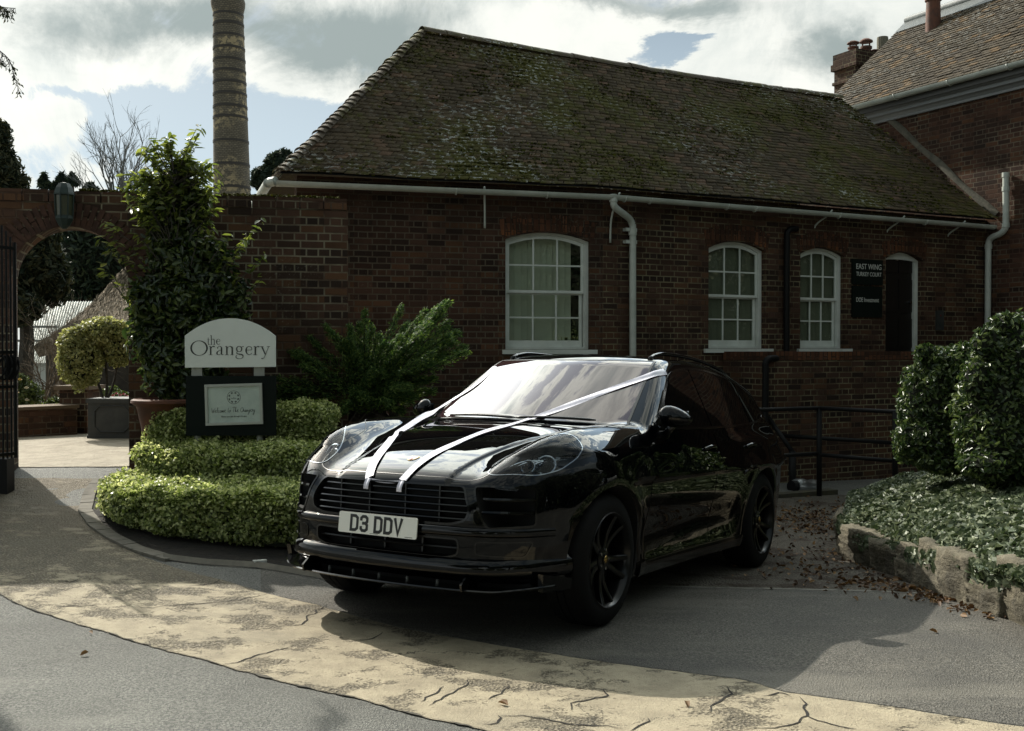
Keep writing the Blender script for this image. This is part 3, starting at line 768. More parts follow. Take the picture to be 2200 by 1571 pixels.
# ---- bonnet badge (shield)
sh = [(-.030, .024), (0, .030), (.030, .024), (.031, 0), (.024, -.022), (0, -.038), (-.024, -.022), (-.031, 0)]
bc, ok = pix_on_car([(854, 983)]); bc = bc[0]; print('badge at', np.round(bc, 3)); bc[1] = 0
bpoly = smooth_curve(sh, 40)
def bpt(s): return [(bc[0] - v * .95 * s, u * s, 1.5) for u, v in bpoly]
bd, _ = polar(bpt(1.0), 'bonnet_badge', M['badge'], .003, (0, 0, -1), 0, 4, 1.2)
polar(bpt(.84), 'shield_reflection', M['plate'], .004, (0, 0, -1), 0, 4, 1.2, parent=bd)  # white shield face painting in the sky reflected on the badge
for a_, b_ in ((22, 28),):
    pl = [(bc[0], 0)] ; pts_ = [(bc[0] - v * .76, u * .80) for u, v in bpoly][a_:b_]
    O = [(bc[0], 0, 1.5)] + [(x_, y_, 1.5) for x_, y_ in pts_]
    polar(O, 'quartering', M['badge_red'], .0052, (0, 0, -1), 0, 2, 1.2, parent=bd)
# ---- headlamps
def lens_mat():
    m_ = bpy.data.materials.new('clear_lens'); m_.use_nodes = True; t = NT(m_.node_tree); t.n.clear(); out = t.node('ShaderNodeOutputMaterial'); gl = t.node('ShaderNodeBsdfGlossy'); gl.inputs['Roughness'].default_value = .0
    tr = t.node('ShaderNodeBsdfTransparent'); t.put(tr.inputs[0], (.86, .9, .92)); fr = t.node('ShaderNodeFresnel'); fr.inputs[0].default_value = 1.42; mx = t.node('ShaderNodeMixShader'); t.l.new(fr.outputs[0], mx.inputs[0]); t.l.new(tr.outputs[0], mx.inputs[1]); t.l.new(gl.outputs[0], mx.inputs[2]); t.l.new(mx.outputs[0], out.inputs[0]); return m_
M['lens'] = lens_mat()
M['lamp_chrome'] = mat('lamp_reflector', (.30, .32, .34), .12, metal=1); M['lamp_house'] = mat('lamp_housing', (.006, .007, .008), .25)
for sg in (1, -1):
    fn = hl_fn(sg, 0); poly3 = [np.array(fn(u, v, .4)) for u, v in HLs]; Dn = -HLn * np.array([1, sg, 1])
    hl, rim_ = polar(poly3, 'headlight', M['lens'], .001, Dn, 0, 16, 1.0)
    strip_on(np.array([cast(np.array([p]), Dn, 1.0, 100)[0][0] for p in poly3]), 'lamp_seal', M['lamp_chrome'], .006, .003, hl, .004, closed=True)
    mb = MB(); mb.prism([(u * .985, v * .985) for u, v in HLs], fn, -.098, -.092); build('lamp_housing', mb, M['lamp_house'], hl, fixn=True)
    for cu, cv, r_ in ((.055, .012, .058), (-.045, -.004, .040)):
        o_ = Vector(fn(cu, cv, -.09)); ax = Vector(HLn * np.array([1, sg, 1])); ax = (ax * .55 + Vector((1, 0, 0)) * .6).normalized()
        Mx = Matrix.Translation(o_) @ ax.to_track_quat('Z', 'Y').to_matrix().to_4x4(); mb = MB()
        mb.lathe([(r_ * .9, -.01), (r_, .03), (r_ * 1.0, .05), (r_ * .86, .052), (r_ * .8, .03), (0, .012)], 28, Mx); build('reflector', mb, M['lamp_chrome'], hl, True, sharp=40)
        mb = MB(); mb.lathe([(r_ * .55, .03), (r_ * .5, .05), (r_ * .3, .062), (0, .066)], 20, Mx); build('projector_lens', mb, M['dglass'], hl, True)
    for k in range(4):   # four-point daytime light blocks
        cu, cv = ((.055 + .085 * math.cos(a), .012 + .05 * math.sin(a)) for a in [math.pi * (.25 + .5 * k)]).__next__()
        o_ = np.array(fn(cu, cv, -.045)); mb = MB(); mb.box(o_[0]-.012, o_[1]-.014, o_[2]-.006, o_[0]+.012, o_[1]+.014, o_[2]+.006); build('running_light', mb, M['lamp_chrome'], hl)
    for q_ in range(5):   # bright reflector fins sweeping back inside the lens
        u0, v0, u1, v1 = -.17 + .035 * q_, -.028 + .004 * q_, -.02 + .045 * q_, .035 + .002 * q_
        mb = MB(); rows = [[tuple(fn(u0 + (u1 - u0) * t + o_ * .3, v0 + (v1 - v0) * t + o_, -.050 + .012 * math.sin(3 * t))) for o_ in (-.004, .004)] for t in np.linspace(0, 1, 8)]; mb.grid(rows); build('reflector_fin', mb, M['lamp_chrome'], hl, True)
    mb = MB(); mb.tube([Vector(fn(u * .93, v * .90, -.03)) for u, v in HLs[::2]] , .003, 6); build('chrome_edge', mb, M['lamp_chrome'], hl, True)
# ---- wheels
def make_wheel(xc, sg, label=None):
    Mx = Matrix.Translation((xc, .945 * sg, .372)) @ Matrix.Rotation(R(90) * -sg, 4, 'X')   # +z of the lathe faces outwards
    root = None
    NB = 72
    prof = [(.262, .0), (.275, .004), (.31, .002), (.345, -.008), (.362, -.022), (.371, -.045), (.3725, -.08), (.3725, -.105), (.364, -.106), (.364, -.112), (.3725, -.113), (.3725, -.15), (.364, -.151), (.364, -.157), (.3725, -.158), (.371, -.20), (.362, -.228), (.335, -.245), (.29, -.25), (.262, -.25)]
    mb = MB(); mb.lathe(prof, NB * 2, Mx, rmod=lambda k, j: (-.0035 if (k % 4 == 0 and 4 <= j <= 16) else 0))
    ty = build('wheel', mb, M['tyre'], car, True, sharp=30)
    mb = MB(); mb.lathe([(.268, .004), (.262, .008), (.250, -.004), (.243, -.03), (.235, -.10), (.235, -.24), (.262, -.245)], 64, Mx); rim = build('rim', mb, M['rim'], ty, True, sharp=35)
    mb = MB(); mb.lathe([(0, -.115), (.235, -.115)], 40, Mx); build('brake_disc', mb, M['black_metal'], ty)
    mb = MB()
    for k in range(5):
        a = 2 * math.pi * k / 5 + (.35 if xc == 0 else .1)
        for s2 in (-1, 1):
            sec = []
            for t in np.linspace(0, 1, 8):
                r_ = .045 + .205 * t; off = s2 * (.010 + .050 * t**1.4); w0 = .019 - .004 * t; zf_ = -.042 + .040 * t**1.6 - .012 * math.sin(3.14 * t)
                c, s_ = math.cos(a), math.sin(a)
                def pt(o_, z_): return Mx @ Vector((r_ * c - (off + o_) * s_, r_ * s_ + (off + o_) * c, z_))
                sec.append([pt(-w0, zf_ - .004), pt(-w0 * .6, zf_), pt(w0 * .6, zf_), pt(w0, zf_ - .004), pt(w0, zf_ - .035), pt(-w0, zf_ - .035), pt(-w0, zf_ - .004)])
            mb.grid(sec)
    build('spokes', mb, M['rim'], rim, True, sharp=35, fixn=True)
    mb = MB(); mb.lathe([(.07, -.06), (.068, -.040), (.045, -.032), (.034, -.030), (.033, -.024), (0, -.022)], 30, Mx); build('hub', mb, M['rim'], rim, True, sharp=35)
    mb = MB(); mb.lathe([(.022, -.0235), (.02, -.0205), (0, -.0195)], 20, Mx); build('centre_cap', mb, M['badge'], rim, True)
    mb = MB()
    for k in range(5):
        a = 2 * math.pi * (k + .5) / 5; q = Mx @ Matrix.Translation((.054 * math.cos(a), .054 * math.sin(a), -.034)); mb.lathe([(.009, -.01), (.009, .003), (0, .004)], 10, q)
    build('wheel_bolts', mb, M['chrome'], rim, True, sharp=40)
for xc in (0, -2.807):
    for sg in (1, -1): make_wheel(xc, sg)
# underbody
mb = MB(); mb.prism([(.30, -.84), (.62, -.78), (.74, -.5), (.77, 0), (.74, .5), (.62, .78), (.30, .84)], lambda u, v, d: (u, v, d), .262, .37); build('dark_gap_panel', mb, M['dark_void'], car, fixn=True)  # dark panel added to black out bright ground behind the bumper gap
mb = MB(); mb.box(-3.4, -.56, .24, .5, .56, .5); mb.box(-2.3, -.85, .22, -.5, .85, .34); build('underbody', mb, M['dark_void'], car)
# ---- interior silhouettes behind the glass
# ---- ribbon
rb = thing('ribbon', 'white satin wedding ribbon tied in a V over the black car bonnet', 'ribbon'); rb.matrix_basis = CARM
RL = [(1428, 800), (1400, 808), (1350, 826), (1300, 843), (1250, 862), (1205, 880), (1170, 893), (1120, 907), (1070, 922), (1020, 938), (970, 958), (930, 978), (900, 1000), (878, 1020), (866, 1033)]
RR_ = [(1062, 790), (1040, 814), (1010, 840), (980, 856), (955, 872), (930, 886), (900, 903), (875, 918), (850, 938), (825, 965), (808, 990), (797, 1013), (795, 1027)]
def ribbon_strip(pxs, nm):
    pl = smooth_path([(*p, 0) for p in pxs], 6); P, ok = pix_on_car([(p.x, p.y) for p in pl]); P = P[ok]
    # pulled tight: straighten in 3d while staying outside the car
    for _ in range(60):
        Q = P.copy(); Q[1:-1] = (P[:-2] + P[2:]) / 2 * .6 + P[1:-1] * .4
        v = FF(Q); g = grad(Q); Q = Q + g * np.clip(-v + .002, 0, .02)[:, None]; P = np.where((np.arange(len(Q)) % 1 == 0)[:, None], Q, P) if _ < 14 else P
    P = resample(P, 120)
    w_ = .053 + .003 * np.sin(np.linspace(0, 9, 120)); tg = np.gradient(P, axis=0); tg /= np.linalg.norm(tg, axis=1, keepdims=True)
    N = grad(P); Sd = np.cross(N, tg); Sd /= np.linalg.norm(Sd, axis=1, keepdims=True)
    mb = MB(); rows = []
    for i in range(120):
        tw = .15 * math.sin(i * .13); row = []
        for s in np.linspace(-.5, .5, 7):
            row.append(tuple(P[i] + N[i] * (.006 + .003 * math.cos(s * 5 + i * .2) + tw * s * .012) + Sd[i] * s * w_[i]))
        rows.append(row)
    mb.grid(rows); return build(nm, mb, M['ribbon'], rb, True), P
_, PA = ribbon_strip(RL, 'ribbon_band'); _, PB = ribbon_strip(RR_, 'ribbon_band')
# folded ends tucked over the bonnet lip, and the loop hidden under it
for P in (PA, PB):
    e = P[-1]; mb = MB(); rows = []
    for t in np.linspace(0, 1, 10):
        q = e + np.array([.018 * math.sin(t * 2.2), -.008 * t, -.060 * t]); 
        rows.append([tuple(q + np.array([.008 + .004 * math.sin(s * 6), s * .034, 0])) for s in np.linspace(-.5, .5, 6)])
    mb.grid(rows); build('ribbon_end', mb, M['ribbon'], rb, True)
a, b_ = PA[-1], PB[-1]; mb = MB(); rows = []
for t in np.linspace(0, 1, 14):
    q = a * (1 - t) + b_ * t; q = np.array([front_x(q[1], .80) + .004, q[1], .797 - .008 * math.sin(3.14 * t)]); rows.append([tuple(q + np.array([0.004, 0, s * .014])) for s in (-.5, 0, .5)])
mb.grid(rows); build('ribbon_loop', mb, M['ribbon'], rb, True)
# ================================================================== BUILDINGS
Hg = 1.988                                                     # gutter height above the camera
gA = Vector((-2.71, 12.46)); gK = Vector((1.239, 13.57)); gE = Vector((7.66, 16.93))
M['brickA'] = brick_mat('old_red_brick', (.046, .023, .015), (.088, .047, .031), (.13, .108, .075), .5, lk=.2, mvis=.55)
M['brickB'] = brick_mat('red_brick_repointed', (.044, .023, .015), (.082, .045, .030), (.22, .19, .115), .3, seed=2, lk=.15, mvis=.9)
M['brickG'] = brick_mat('garden_wall_brick', (.055, .032, .022), (.11, .060, .040), (.27, .235, .165), .35, seed=5, lk=.6, mvis=1.0)
M['brickR'] = brick_mat('house_brick', (.048, .023, .015), (.092, .046, .029), (.16, .135, .095), .45, seed=9, lk=.12, mvis=.9)
M['brickS'] = brick_mat('soldier_brick', (.07, .030, .017), (.15, .062, .032), (.03, .025, .018), .45, seed=4, bw=.225, rh=.075, flip=True, mvis=.6)
def wall_frame(p, q):
    """matrix with x from p to q along the wall, y away from the camera, z up (origin at z=0)"""
    dirx = (q - p).normalized(); n = Vector((-dirx.y, dirx.x))
    return Matrix(((dirx.x, n.x, 0, p.x), (dirx.y, n.y, 0, p.y), (0, 0, 1, 0), (0, 0, 0, 1)))
def on_wall(Mw, px, py, off=0.0):
    """(u, z) on the wall plane (y=off in its frame) seen at that pixel"""
    inv = Mw.inverted(); o = inv @ Vector((0, 0, CAMZ)); d_ = inv.to_3x3() @ ray(px, py); t = (off - o.y) / d_.y
    p = o + d_ * t; return p.x, p.z
def inplane(p, q, off):
    d_ = (q - p).normalized(); n = Vector((-d_.y, d_.x)); return p + n * off, q + n * off
a0, k0 = inplane(gA, gK, .20); _, _ = 0, 0
k1, e1 = inplane(gK, gE, .20)
# kink where the two wall planes meet
def isect(p, d1, q, d2):
    den = d1.x * d2.y - d1.y * d2.x; t = ((q.x - p.x) * d2.y - (q.y - p.y) * d2.x) / den; return p + d1 * t
K = isect(a0, (k0 - a0).normalized(), e1, (e1 - k1).normalized())
a0 = a0 + (k0 - a0).normalized() * .22
MA, MBm = wall_frame(a0, K), wall_frame(K, e1)
LA, LB = (K - a0).length, (e1 - K).length
ob = thing('outbuilding', 'long low red brick outbuilding with mossy tiled roof and white sash windows', 'building', (K.x, K.y, 0))
ZT = CAMZ + Hg + .08
def wcut(obj_, prisms):
    cs = []
    for mb in prisms:
        me_ = bpy.data.meshes.new('c'); me_.from_pydata(mb.v, [], mb.f); bm = bmesh.new(); bm.from_mesh(me_); bmesh.ops.recalc_face_normals(bm, faces=bm.faces); bm.to_mesh(me_); bm.free()
        for m_ in obj_.data.materials: me_.materials.append(m_)
        c_ = bpy.data.objects.new('c', me_); COL.objects.link(c_); c_.matrix_basis = obj_.matrix_basis if obj_.parent is None else world_of(obj_); cs.append(c_)
    bpy.context.view_layer.update()
    for c_ in cs:
        md = obj_.modifiers.new('b', 'BOOLEAN'); md.operation = 'DIFFERENCE'; md.solver = 'EXACT'; md.object = c_
    dg = bpy.context.evaluated_depsgraph_get(); m2 = bpy.data.meshes.new_from_object(obj_.evaluated_get(dg)); obj_.modifiers.clear(); obj_.data = m2
    for c_ in cs: bpy.data.objects.remove(c_, do_unlink=True)
def child_at(parent, name, mb, m_, Mw, **kw):
    """mesh with vertices in the wall frame; its own transform is that frame"""
    me_ = bpy.data.meshes.new(name); me_.from_pydata(mb.v, [], mb.f)
    if any(mb.mi): me_.polygons.foreach_set('material_index', mb.mi)
    bm = bmesh.new(); bm.from_mesh(me_); bmesh.ops.recalc_face_normals(bm, faces=bm.faces); bm.to_mesh(me_); bm.free()
    o = link(name, me_, m_, parent, kw.get('smooth', False), kw.get('sharp'))
    o.matrix_basis = (world_of(parent).inverted() @ Mw) if parent is not None else Mw
    return o
def arch_poly(x0, x1, z0, z1, rise, n=10):
    pts = [(x0, z0), (x1, z0)]
    for k in range(n + 1):
        t = k / n; pts.append((x1 + (x0 - x1) * t, z1 + rise * (1 - (2*t - 1)**2)))
    return pts
def arch_bricks(Mw, x0, x1, z1, rise, h=.225, wdt=.068):
    """soldier course over an opening"""
    mb = MB(); n = int((x1 - x0 + .1) / .078)
    for k in range(n):
        t = (k + .5) / n; x = x0 - .05 + (x1 - x0 + .1) * t; z = z1 + rise * (1 - (2*t - 1)**2) + .012; a = -(t - .5) * .42
        Mx = Matrix.Translation((x, 0, z)) @ Matrix.Rotation(-a, 4, 'Y'); mb.box(-wdt / 2, -.006 - random.random() * .003, 0, wdt / 2, .05, h - random.random() * .01, 0, Mx)
    return mb
# ---- walls with openings (pixels of the brick opening)
WA = [dict(l=1087, r=1266, b=752, t=516, c=499, L=1087)]
def opening(Mw, l, r, b, t, c):
    x0, _ = on_wall(Mw, l, b); x1, _ = on_wall(Mw, r, b); _, z0 = on_wall(Mw, (l + r) / 2, b); _, z1 = on_wall(Mw, (l + r) / 2, t); _, zc = on_wall(Mw, (l + r) / 2, c)
    return x0, x1, z0, z1, zc - z1
OP = [(MA, *opening(MA, 1086, 1268, 751, 516, 499)), (MBm, *opening(MBm, 1522, 1643, 749, 536, 519)), (MBm, *opening(MBm, 1719, 1813, 749, 548, 533)), (MBm, *opening(MBm, 1902, 1982, 762, 558, 542))]
print('openings', [tuple(round(v, 2) for v in o[1:]) for o in OP])
for Mw, L, nm, ops in ((MA, LA, 'brickA', OP[:1]), (MBm, LB, 'brickB', OP[1:])):
    mb = MB(); mb.box(0, 0, -1.5, L, .33, ZT)
    wl = child_at(ob, 'wall', mb, M[nm], Mw)
    cs = []
    for o in ops:
        c_ = MB(); c_.prism(arch_poly(*o[1:]), lambda u, v, d: (u, d, v), -.1, .5); cs.append(c_)
    wcut(wl, cs)
    mb = MB(); mb.box(.02, .34, -1, L - .02, .36, ZT - .05); child_at(ob, 'inner_lining', mb, M['dark_void'], Mw) if False else None
    mb = MB()
    for o in ops:
        q = arch_bricks(Mw, o[1], o[2], o[4], o[5]); child_at(wl, 'window_arch', q, M['brickS'], Mw)
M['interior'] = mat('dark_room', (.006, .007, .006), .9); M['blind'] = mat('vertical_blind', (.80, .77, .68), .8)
M['blindd'] = mat('dim_vertical_blind', (.26, .25, .20), .8)  # darker copy of the blind colour; makes the right-hand windows read dimmer
def glass_pane_mat():
    m_ = bpy.data.materials.new('pane_glass'); m_.use_nodes = True; t = NT(m_.node_tree); t.n.clear()
    out = t.node('ShaderNodeOutputMaterial'); gl = t.node('ShaderNodeBsdfGlossy'); gl.inputs['Roughness'].default_value = .01; t.put(gl.inputs['Color'], (.9, .92, .9))
    tr = t.node('ShaderNodeBsdfTransparent'); t.put(tr.inputs[0], (.82, .86, .82)); fr = t.node('ShaderNodeFresnel'); fr.inputs[0].default_value = 1.6
    o = t.obj(); t.put(fr.inputs['Normal'], t.bump(t.noise(o, 3.5, 2), .25, .01)); t.put(gl.inputs['Normal'], t.bump(t.noise(o, 3.5, 2), .25, .01))
    mx = t.node('ShaderNodeMixShader'); bf = t.node('ShaderNodeNewGeometry').outputs['Backfacing']; t.l.new(t.m('MULTIPLY', t.mul(fr.outputs[0], t.sub(1.0, bf)), 1.8, clamp=True), mx.inputs[0]); t.l.new(tr.outputs[0], mx.inputs[1]); t.l.new(gl.outputs[0], mx.inputs[2]); t.l.new(mx.outputs[0], out.inputs[0])
    return m_
M['pane'] = glass_pane_mat()
def sash(Mw, x0, x1, z0, z1, rise, blind, sill, cols=3, bx1=None):
    """sliding sash window set 9 cm back in the opening"""
    root = None; D0 = .075; f = .035
    mb = MB(); outer = arch_poly(x0, x1, z0, z1, rise); inner = arch_poly(x0 + f, x1 - f * 1.6, z0 + .03, z1 - f * .8, rise)
    n = len(outer); vs = [(u, D0, v) for u, v in outer] + [(u, D0, v) for u, v in inner] + [(u, D0 + .10, v) for u, v in outer] + [(u, D0 + .10, v) for u, v in inner]
    fs = []
    for i in range(n):
        j = (i + 1) % n; fs += [(i, j, n + j, n + i), (n + i, n + j, 3*n + j, 3*n + i), (2*n + j, 2*n + i, 3*n + i, 3*n + j), (i, 2*n + i, 2*n + j, j)]
    mb.add(vs, fs); fr = child_at(ob, 'window', mb, M['white_paint'], Mw)
    xi0, xi1 = x0 + f, x1 - f * 1.6; zi0, zi1 = z0 + .03, z1 - f * .8; zm = (zi0 + zi1 + rise * .5) / 2
    def archz(x): t = (x - xi0) / (xi1 - xi0); return zi1 + rise * (1 - (2*t - 1)**2)
    for nm, za, zb, d_ in (('upper_sash', zm, None, D0 + .018), ('lower_sash', zi0, zm + .01, D0 + .052)):
        sb = MB(); s_ = .038; bt = .085 if nm == 'lower_sash' else .035
        a, b = xi0 + .001, xi1 - .001
        if nm == 'lower_sash': a += .012; b -= .012
        top = (lambda x: archz(x) - .002) if zb is None else (lambda x: zb)
        sb.box(a, d_, za, b, d_ + .03, za + bt)                        # bottom rail
        if zb is not None: sb.box(a, d_ + .001, zb - .03, b, d_ + .029, zb)
        else:
            m = 12
            for i in range(m):
                xa = a + (b - a) * i / m; xb = a + (b - a) * (i + 1) / m; za_, zb_ = top(xa), top(xb)
                vs = [(xa, d_ + .001, za_ - .045), (xb, d_ + .001, zb_ - .045), (xb, d_ + .001, zb_), (xa, d_ + .001, za_)]
                sb.add(vs + [(p[0], d_ + .029, p[2]) for p in vs], [(0,1,2,3), (7,6,5,4), (0,4,5,1), (3,2,6,7)] + ([(0,3,7,4)] if i == 0 else []) + ([(1,5,6,2)] if i == m-1 else []))
        sb.box(a, d_ + .002, za + bt, a + s_, d_ + .028, top(a + s_) - .01); sb.box(b - s_, d_ + .002, za + bt, b, d_ + .028, top(b - s_) - .01)
        for c in range(1, cols):
            x = a + s_ + (b - a - 2*s_) * c / cols; sb.box(x - .011, d_ + .004, za + bt, x + .011, d_ + .026, top(x) - .02)
        ztop = (zi1 + rise * .6 if zb is None else zb) - .03; zmid = (za + bt + ztop) / 2; sb.box(a + s_, d_ + .006, zmid - .010, b - s_, d_ + .024, zmid + .010)
        so = child_at(fr, nm, sb, M['white_paint'], Mw)
        g = MB(); g.box(a + .01, d_ + .012, za + .01, b - .01, d_ + .016, min(top((a+b)/2) - .01, zi1 + rise - .02) if zb is None else zb - .01)
        if zb is None:
            g = MB(); pl = [(a + .005, za + .01), (b - .005, za + .01)] + [(x, archz(x) - .02) for x in np.linspace(b - .01, a + .01, 9)]; g.prism(pl, lambda u, v, d: (u, d, v), d_ + .012, d_ + .016)
        child_at(so, 'glass', g, M['pane'], Mw)
    xb_ = bx1 if bx1 else x1; bl = MB(); x = x0 + .01; k = 0; dd = .24 if blind == 'blind' else .17
    while x < xb_ - (.05 if bx1 is None else .12):
        w_ = .089; a_ = R(-6 - 20 * abs(math.sin(k * 1.7))) ; bl.box(-w_/2, -.001, z0 + .04, w_/2, .001, z1 + rise - .02, 0, Matrix.Translation((x + .045, dd, 0)) @ Matrix.Rotation(a_, 4, 'Z')); x += .084; k += 1
    child_at(fr, 'blind', bl, M[blind], Mw)
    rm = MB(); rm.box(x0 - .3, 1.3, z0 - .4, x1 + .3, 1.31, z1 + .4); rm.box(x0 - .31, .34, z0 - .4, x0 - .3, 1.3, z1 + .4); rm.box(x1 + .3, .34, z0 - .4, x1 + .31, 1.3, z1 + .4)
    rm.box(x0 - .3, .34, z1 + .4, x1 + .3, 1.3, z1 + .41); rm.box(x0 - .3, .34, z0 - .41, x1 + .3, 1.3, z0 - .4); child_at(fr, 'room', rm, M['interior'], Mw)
    sl = MB(); sl.box(sill[0], -.05, z0 - .058, sill[1], D0 + .12, z0 - .004); child_at(fr, 'sill', sl, M['white_paint'], Mw)
    return fr
o = OP[0]; s0, _ = on_wall(MA, 1081, 756, -.05); s1, _ = on_wall(MA, 1284, 756, -.05); bx, _ = on_wall(MA, 1238, 650, .3)
w1 = sash(MA, *o[1:], 'blind', (s0, s1), bx1=bx)
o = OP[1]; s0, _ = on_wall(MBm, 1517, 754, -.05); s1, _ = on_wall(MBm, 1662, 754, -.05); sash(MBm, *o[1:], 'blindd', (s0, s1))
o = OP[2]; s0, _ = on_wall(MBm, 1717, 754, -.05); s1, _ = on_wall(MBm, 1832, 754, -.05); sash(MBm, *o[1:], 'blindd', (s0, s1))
# small framed card standing on the inner sill
x0, _ = on_wall(MA, 1206, 730, .24); x1, _ = on_wall(MA, 1246, 730, .24); z0, = [OP[0][3] + .02]
cd = thing('picture_frame', 'small gold-edged dark card standing behind the lower pane of the widest window', 'picture frame', tuple(MA @ Vector(((x0 + x1) / 2, .24, OP[0][3] + .06))))
mb = MB(); w_ = x1 - x0; zb = OP[0][3] + .06
mb.box(x0, .236, zb, x1, .238, zb + .012); mb.box(x0, .236, zb + .085, x1, .238, zb + .097); mb.box(x0, .236, zb + .012, x0 + .01, .238, zb + .085); mb.box(x1 - .01, .236, zb + .012, x1, .238, zb + .085)
child_at(cd, 'frame', mb, mat('dull_gold', (.22, .17, .05), .4), MA); mb = MB(); mb.box(x0 + .01, .237, zb + .012, x1 - .01, .239, zb + .085); child_at(cd, 'card', mb, M['ink'], MA)
# ---- door
o = OP[3]; x0, x1, z0, z1, rise = o[1:]
f = .05; mb = MB(); outer = arch_poly(x0, x1, z0, z1, rise); inner = arch_poly(x0 + .02, x1 - f * 1.5, z0, z1 - .01, .02)
n = len(outer); D0 = .10; vs = [(u, D0, v) for u, v in outer] + [(u, D0, v) for u, v in inner] + [(u, D0 + .1, v) for u, v in outer] + [(u, D0 + .1, v) for u, v in inner]; fs = []
for i in range(1, n): j = (i + 1) % n; fs += [(i, j, n + j, n + i), (n + i, n + j, 3*n + j, 3*n + i), (2*n + j, 2*n + i, 3*n + i, 3*n + j), (i, 2*n + i, 2*n + j, j)]
mb.add(vs, fs); M['door'] = mat('dark_door_paint', (.010, .009, .008), .35)
mb2 = MB(); mb2.box(x0 + .02, D0 + .05, z0 - .02, x1 - f, D0 + .09, z1); dr = child_at(ob, 'door', mb2, M['door'], MBm); child_at(dr, 'door_frame', mb, M['white_paint'], MBm)
mb = MB(); W_ = x1 - x0 - .08
for cx_ in (0, 1):
    for (za, zb_) in ((.1, .55), (.65, 1.15), (1.25, 1.6)):
        xa = x0 + .07 + cx_ * (W_ / 2); mb.box(xa, D0 + .035, z0 + za, xa + W_ / 2 - .07, D0 + .05, z0 + zb_)
child_at(dr, 'door_panel', mb, M['door'], MBm)
mb = MB(); mb.tube([(x1 - .14, D0 + .0, z0 + .8), (x1 - .14, D0 + .05, z0 + .8)], .022, 10); child_at(dr, 'door_knob', mb, M['chrome'], MBm)
# ---- roof of the outbuilding
Hr = 4.44; P1 = Vector((-1.273, 15.02, CAMZ + Hr)); P2 = Vector((5.79, 19.0, CAMZ + Hr))
EV = CAMZ + Hg + .045
EL = Vector((gA.x, gA.y, EV)); EK = Vector((gK.x, gK.y, EV)); ER = Vector((gE.x, gE.y, EV))
RK = P1.lerp(P2, .42)
def roof_pt(s, v):
    """s in 0..1 along, v up the slope"""
    fl = .028 * math.exp(-v * 9)                                # bell-cast at the eave
    A, B_, C_ = EL.lerp(P1, v), EK.lerp(RK, v), ER.lerp(P2, v)
    k = .40; w_ = .12
    if s < k - w_: p = A.lerp(B_, s / k)
    elif s > k + w_: p = B_.lerp(C_, (s - k) / (1 - k))
    else:
        a = A.lerp(B_, (k - w_) / k); c = B_.lerp(C_, w_ / (1 - k)); t = (s - k + w_) / (2 * w_); p = a * (1-t)**2 + B_ * 2*t*(1-t) + c * t*t
    p = p.copy(); sag = -.05 * math.sin(3.14 * v) * math.sin(3.14 * s) + .02 * mnoise.noise(Vector((s * 9, v * 4, 0))); p.z += sag + fl
    return p
def tile_mat(name, c1, c2, c3, moss, mossk, white=.0, seed=0.):
    m_ = bpy.data.materials.new(name); m_.use_nodes = True; t = NT(m_.node_tree); b = t.n['Principled BSDF']; o = t.obj()
    a = t.node('ShaderNodeAttribute', attribute_name='var').outputs['Fac']
    c = t.mix(a, c1, c2); c = t.mix(t.step(a, .82, .9), c, c3)
    c = t.mix(t.mul(t.step(t.noise(o, 30, 5, .7), .5, .75), .5), c, (c1[0] * .35, c1[1] * .35, c1[2] * .35))
    mn = t.add(t.mul(t.noise(o, .9, 5, .6), .6), t.mul(t.noise(o, 9, 5, .65), .4)); mf = t.step(mn, .55 - .1 * mossk, .60)
    c = t.mix(t.mul(mf, min(1, mossk)), c, t.mix(t.noise(o, 25, 3), (moss[0] * .4, moss[1] * .4, moss[2] * .4), moss))
    wh = t.mul(t.step(t.noise(t.scale(o, (1, 1, 2.2)), 12, 4, .7), .575, .60), t.step(t.noise(o, .45, 2), .40, .60)); c = t.mix(t.mul(wh, white), c, (.55, .57, .54))
    t.put(b.inputs['Base Color'], c); b.inputs['Roughness'].default_value = .8; b.inputs['Specular IOR Level'].default_value = .35
    t.put(b.inputs['Normal'], t.bump(t.add(t.noise(o, 45, 4, .7), t.mul(mf, .8)), .8, .012)); return m_
M['tileA'] = tile_mat('mossy_clay_tiles', (.088, .068, .046), (.165, .126, .082), (.19, .125, .085), (.150, .148, .034), .9, white=1.0)
M['tileR'] = tile_mat('brown_clay_tiles', (.052, .040, .025), (.105, .082, .050), (.17, .108, .05), (.07, .065, .03), .30, white=.5)
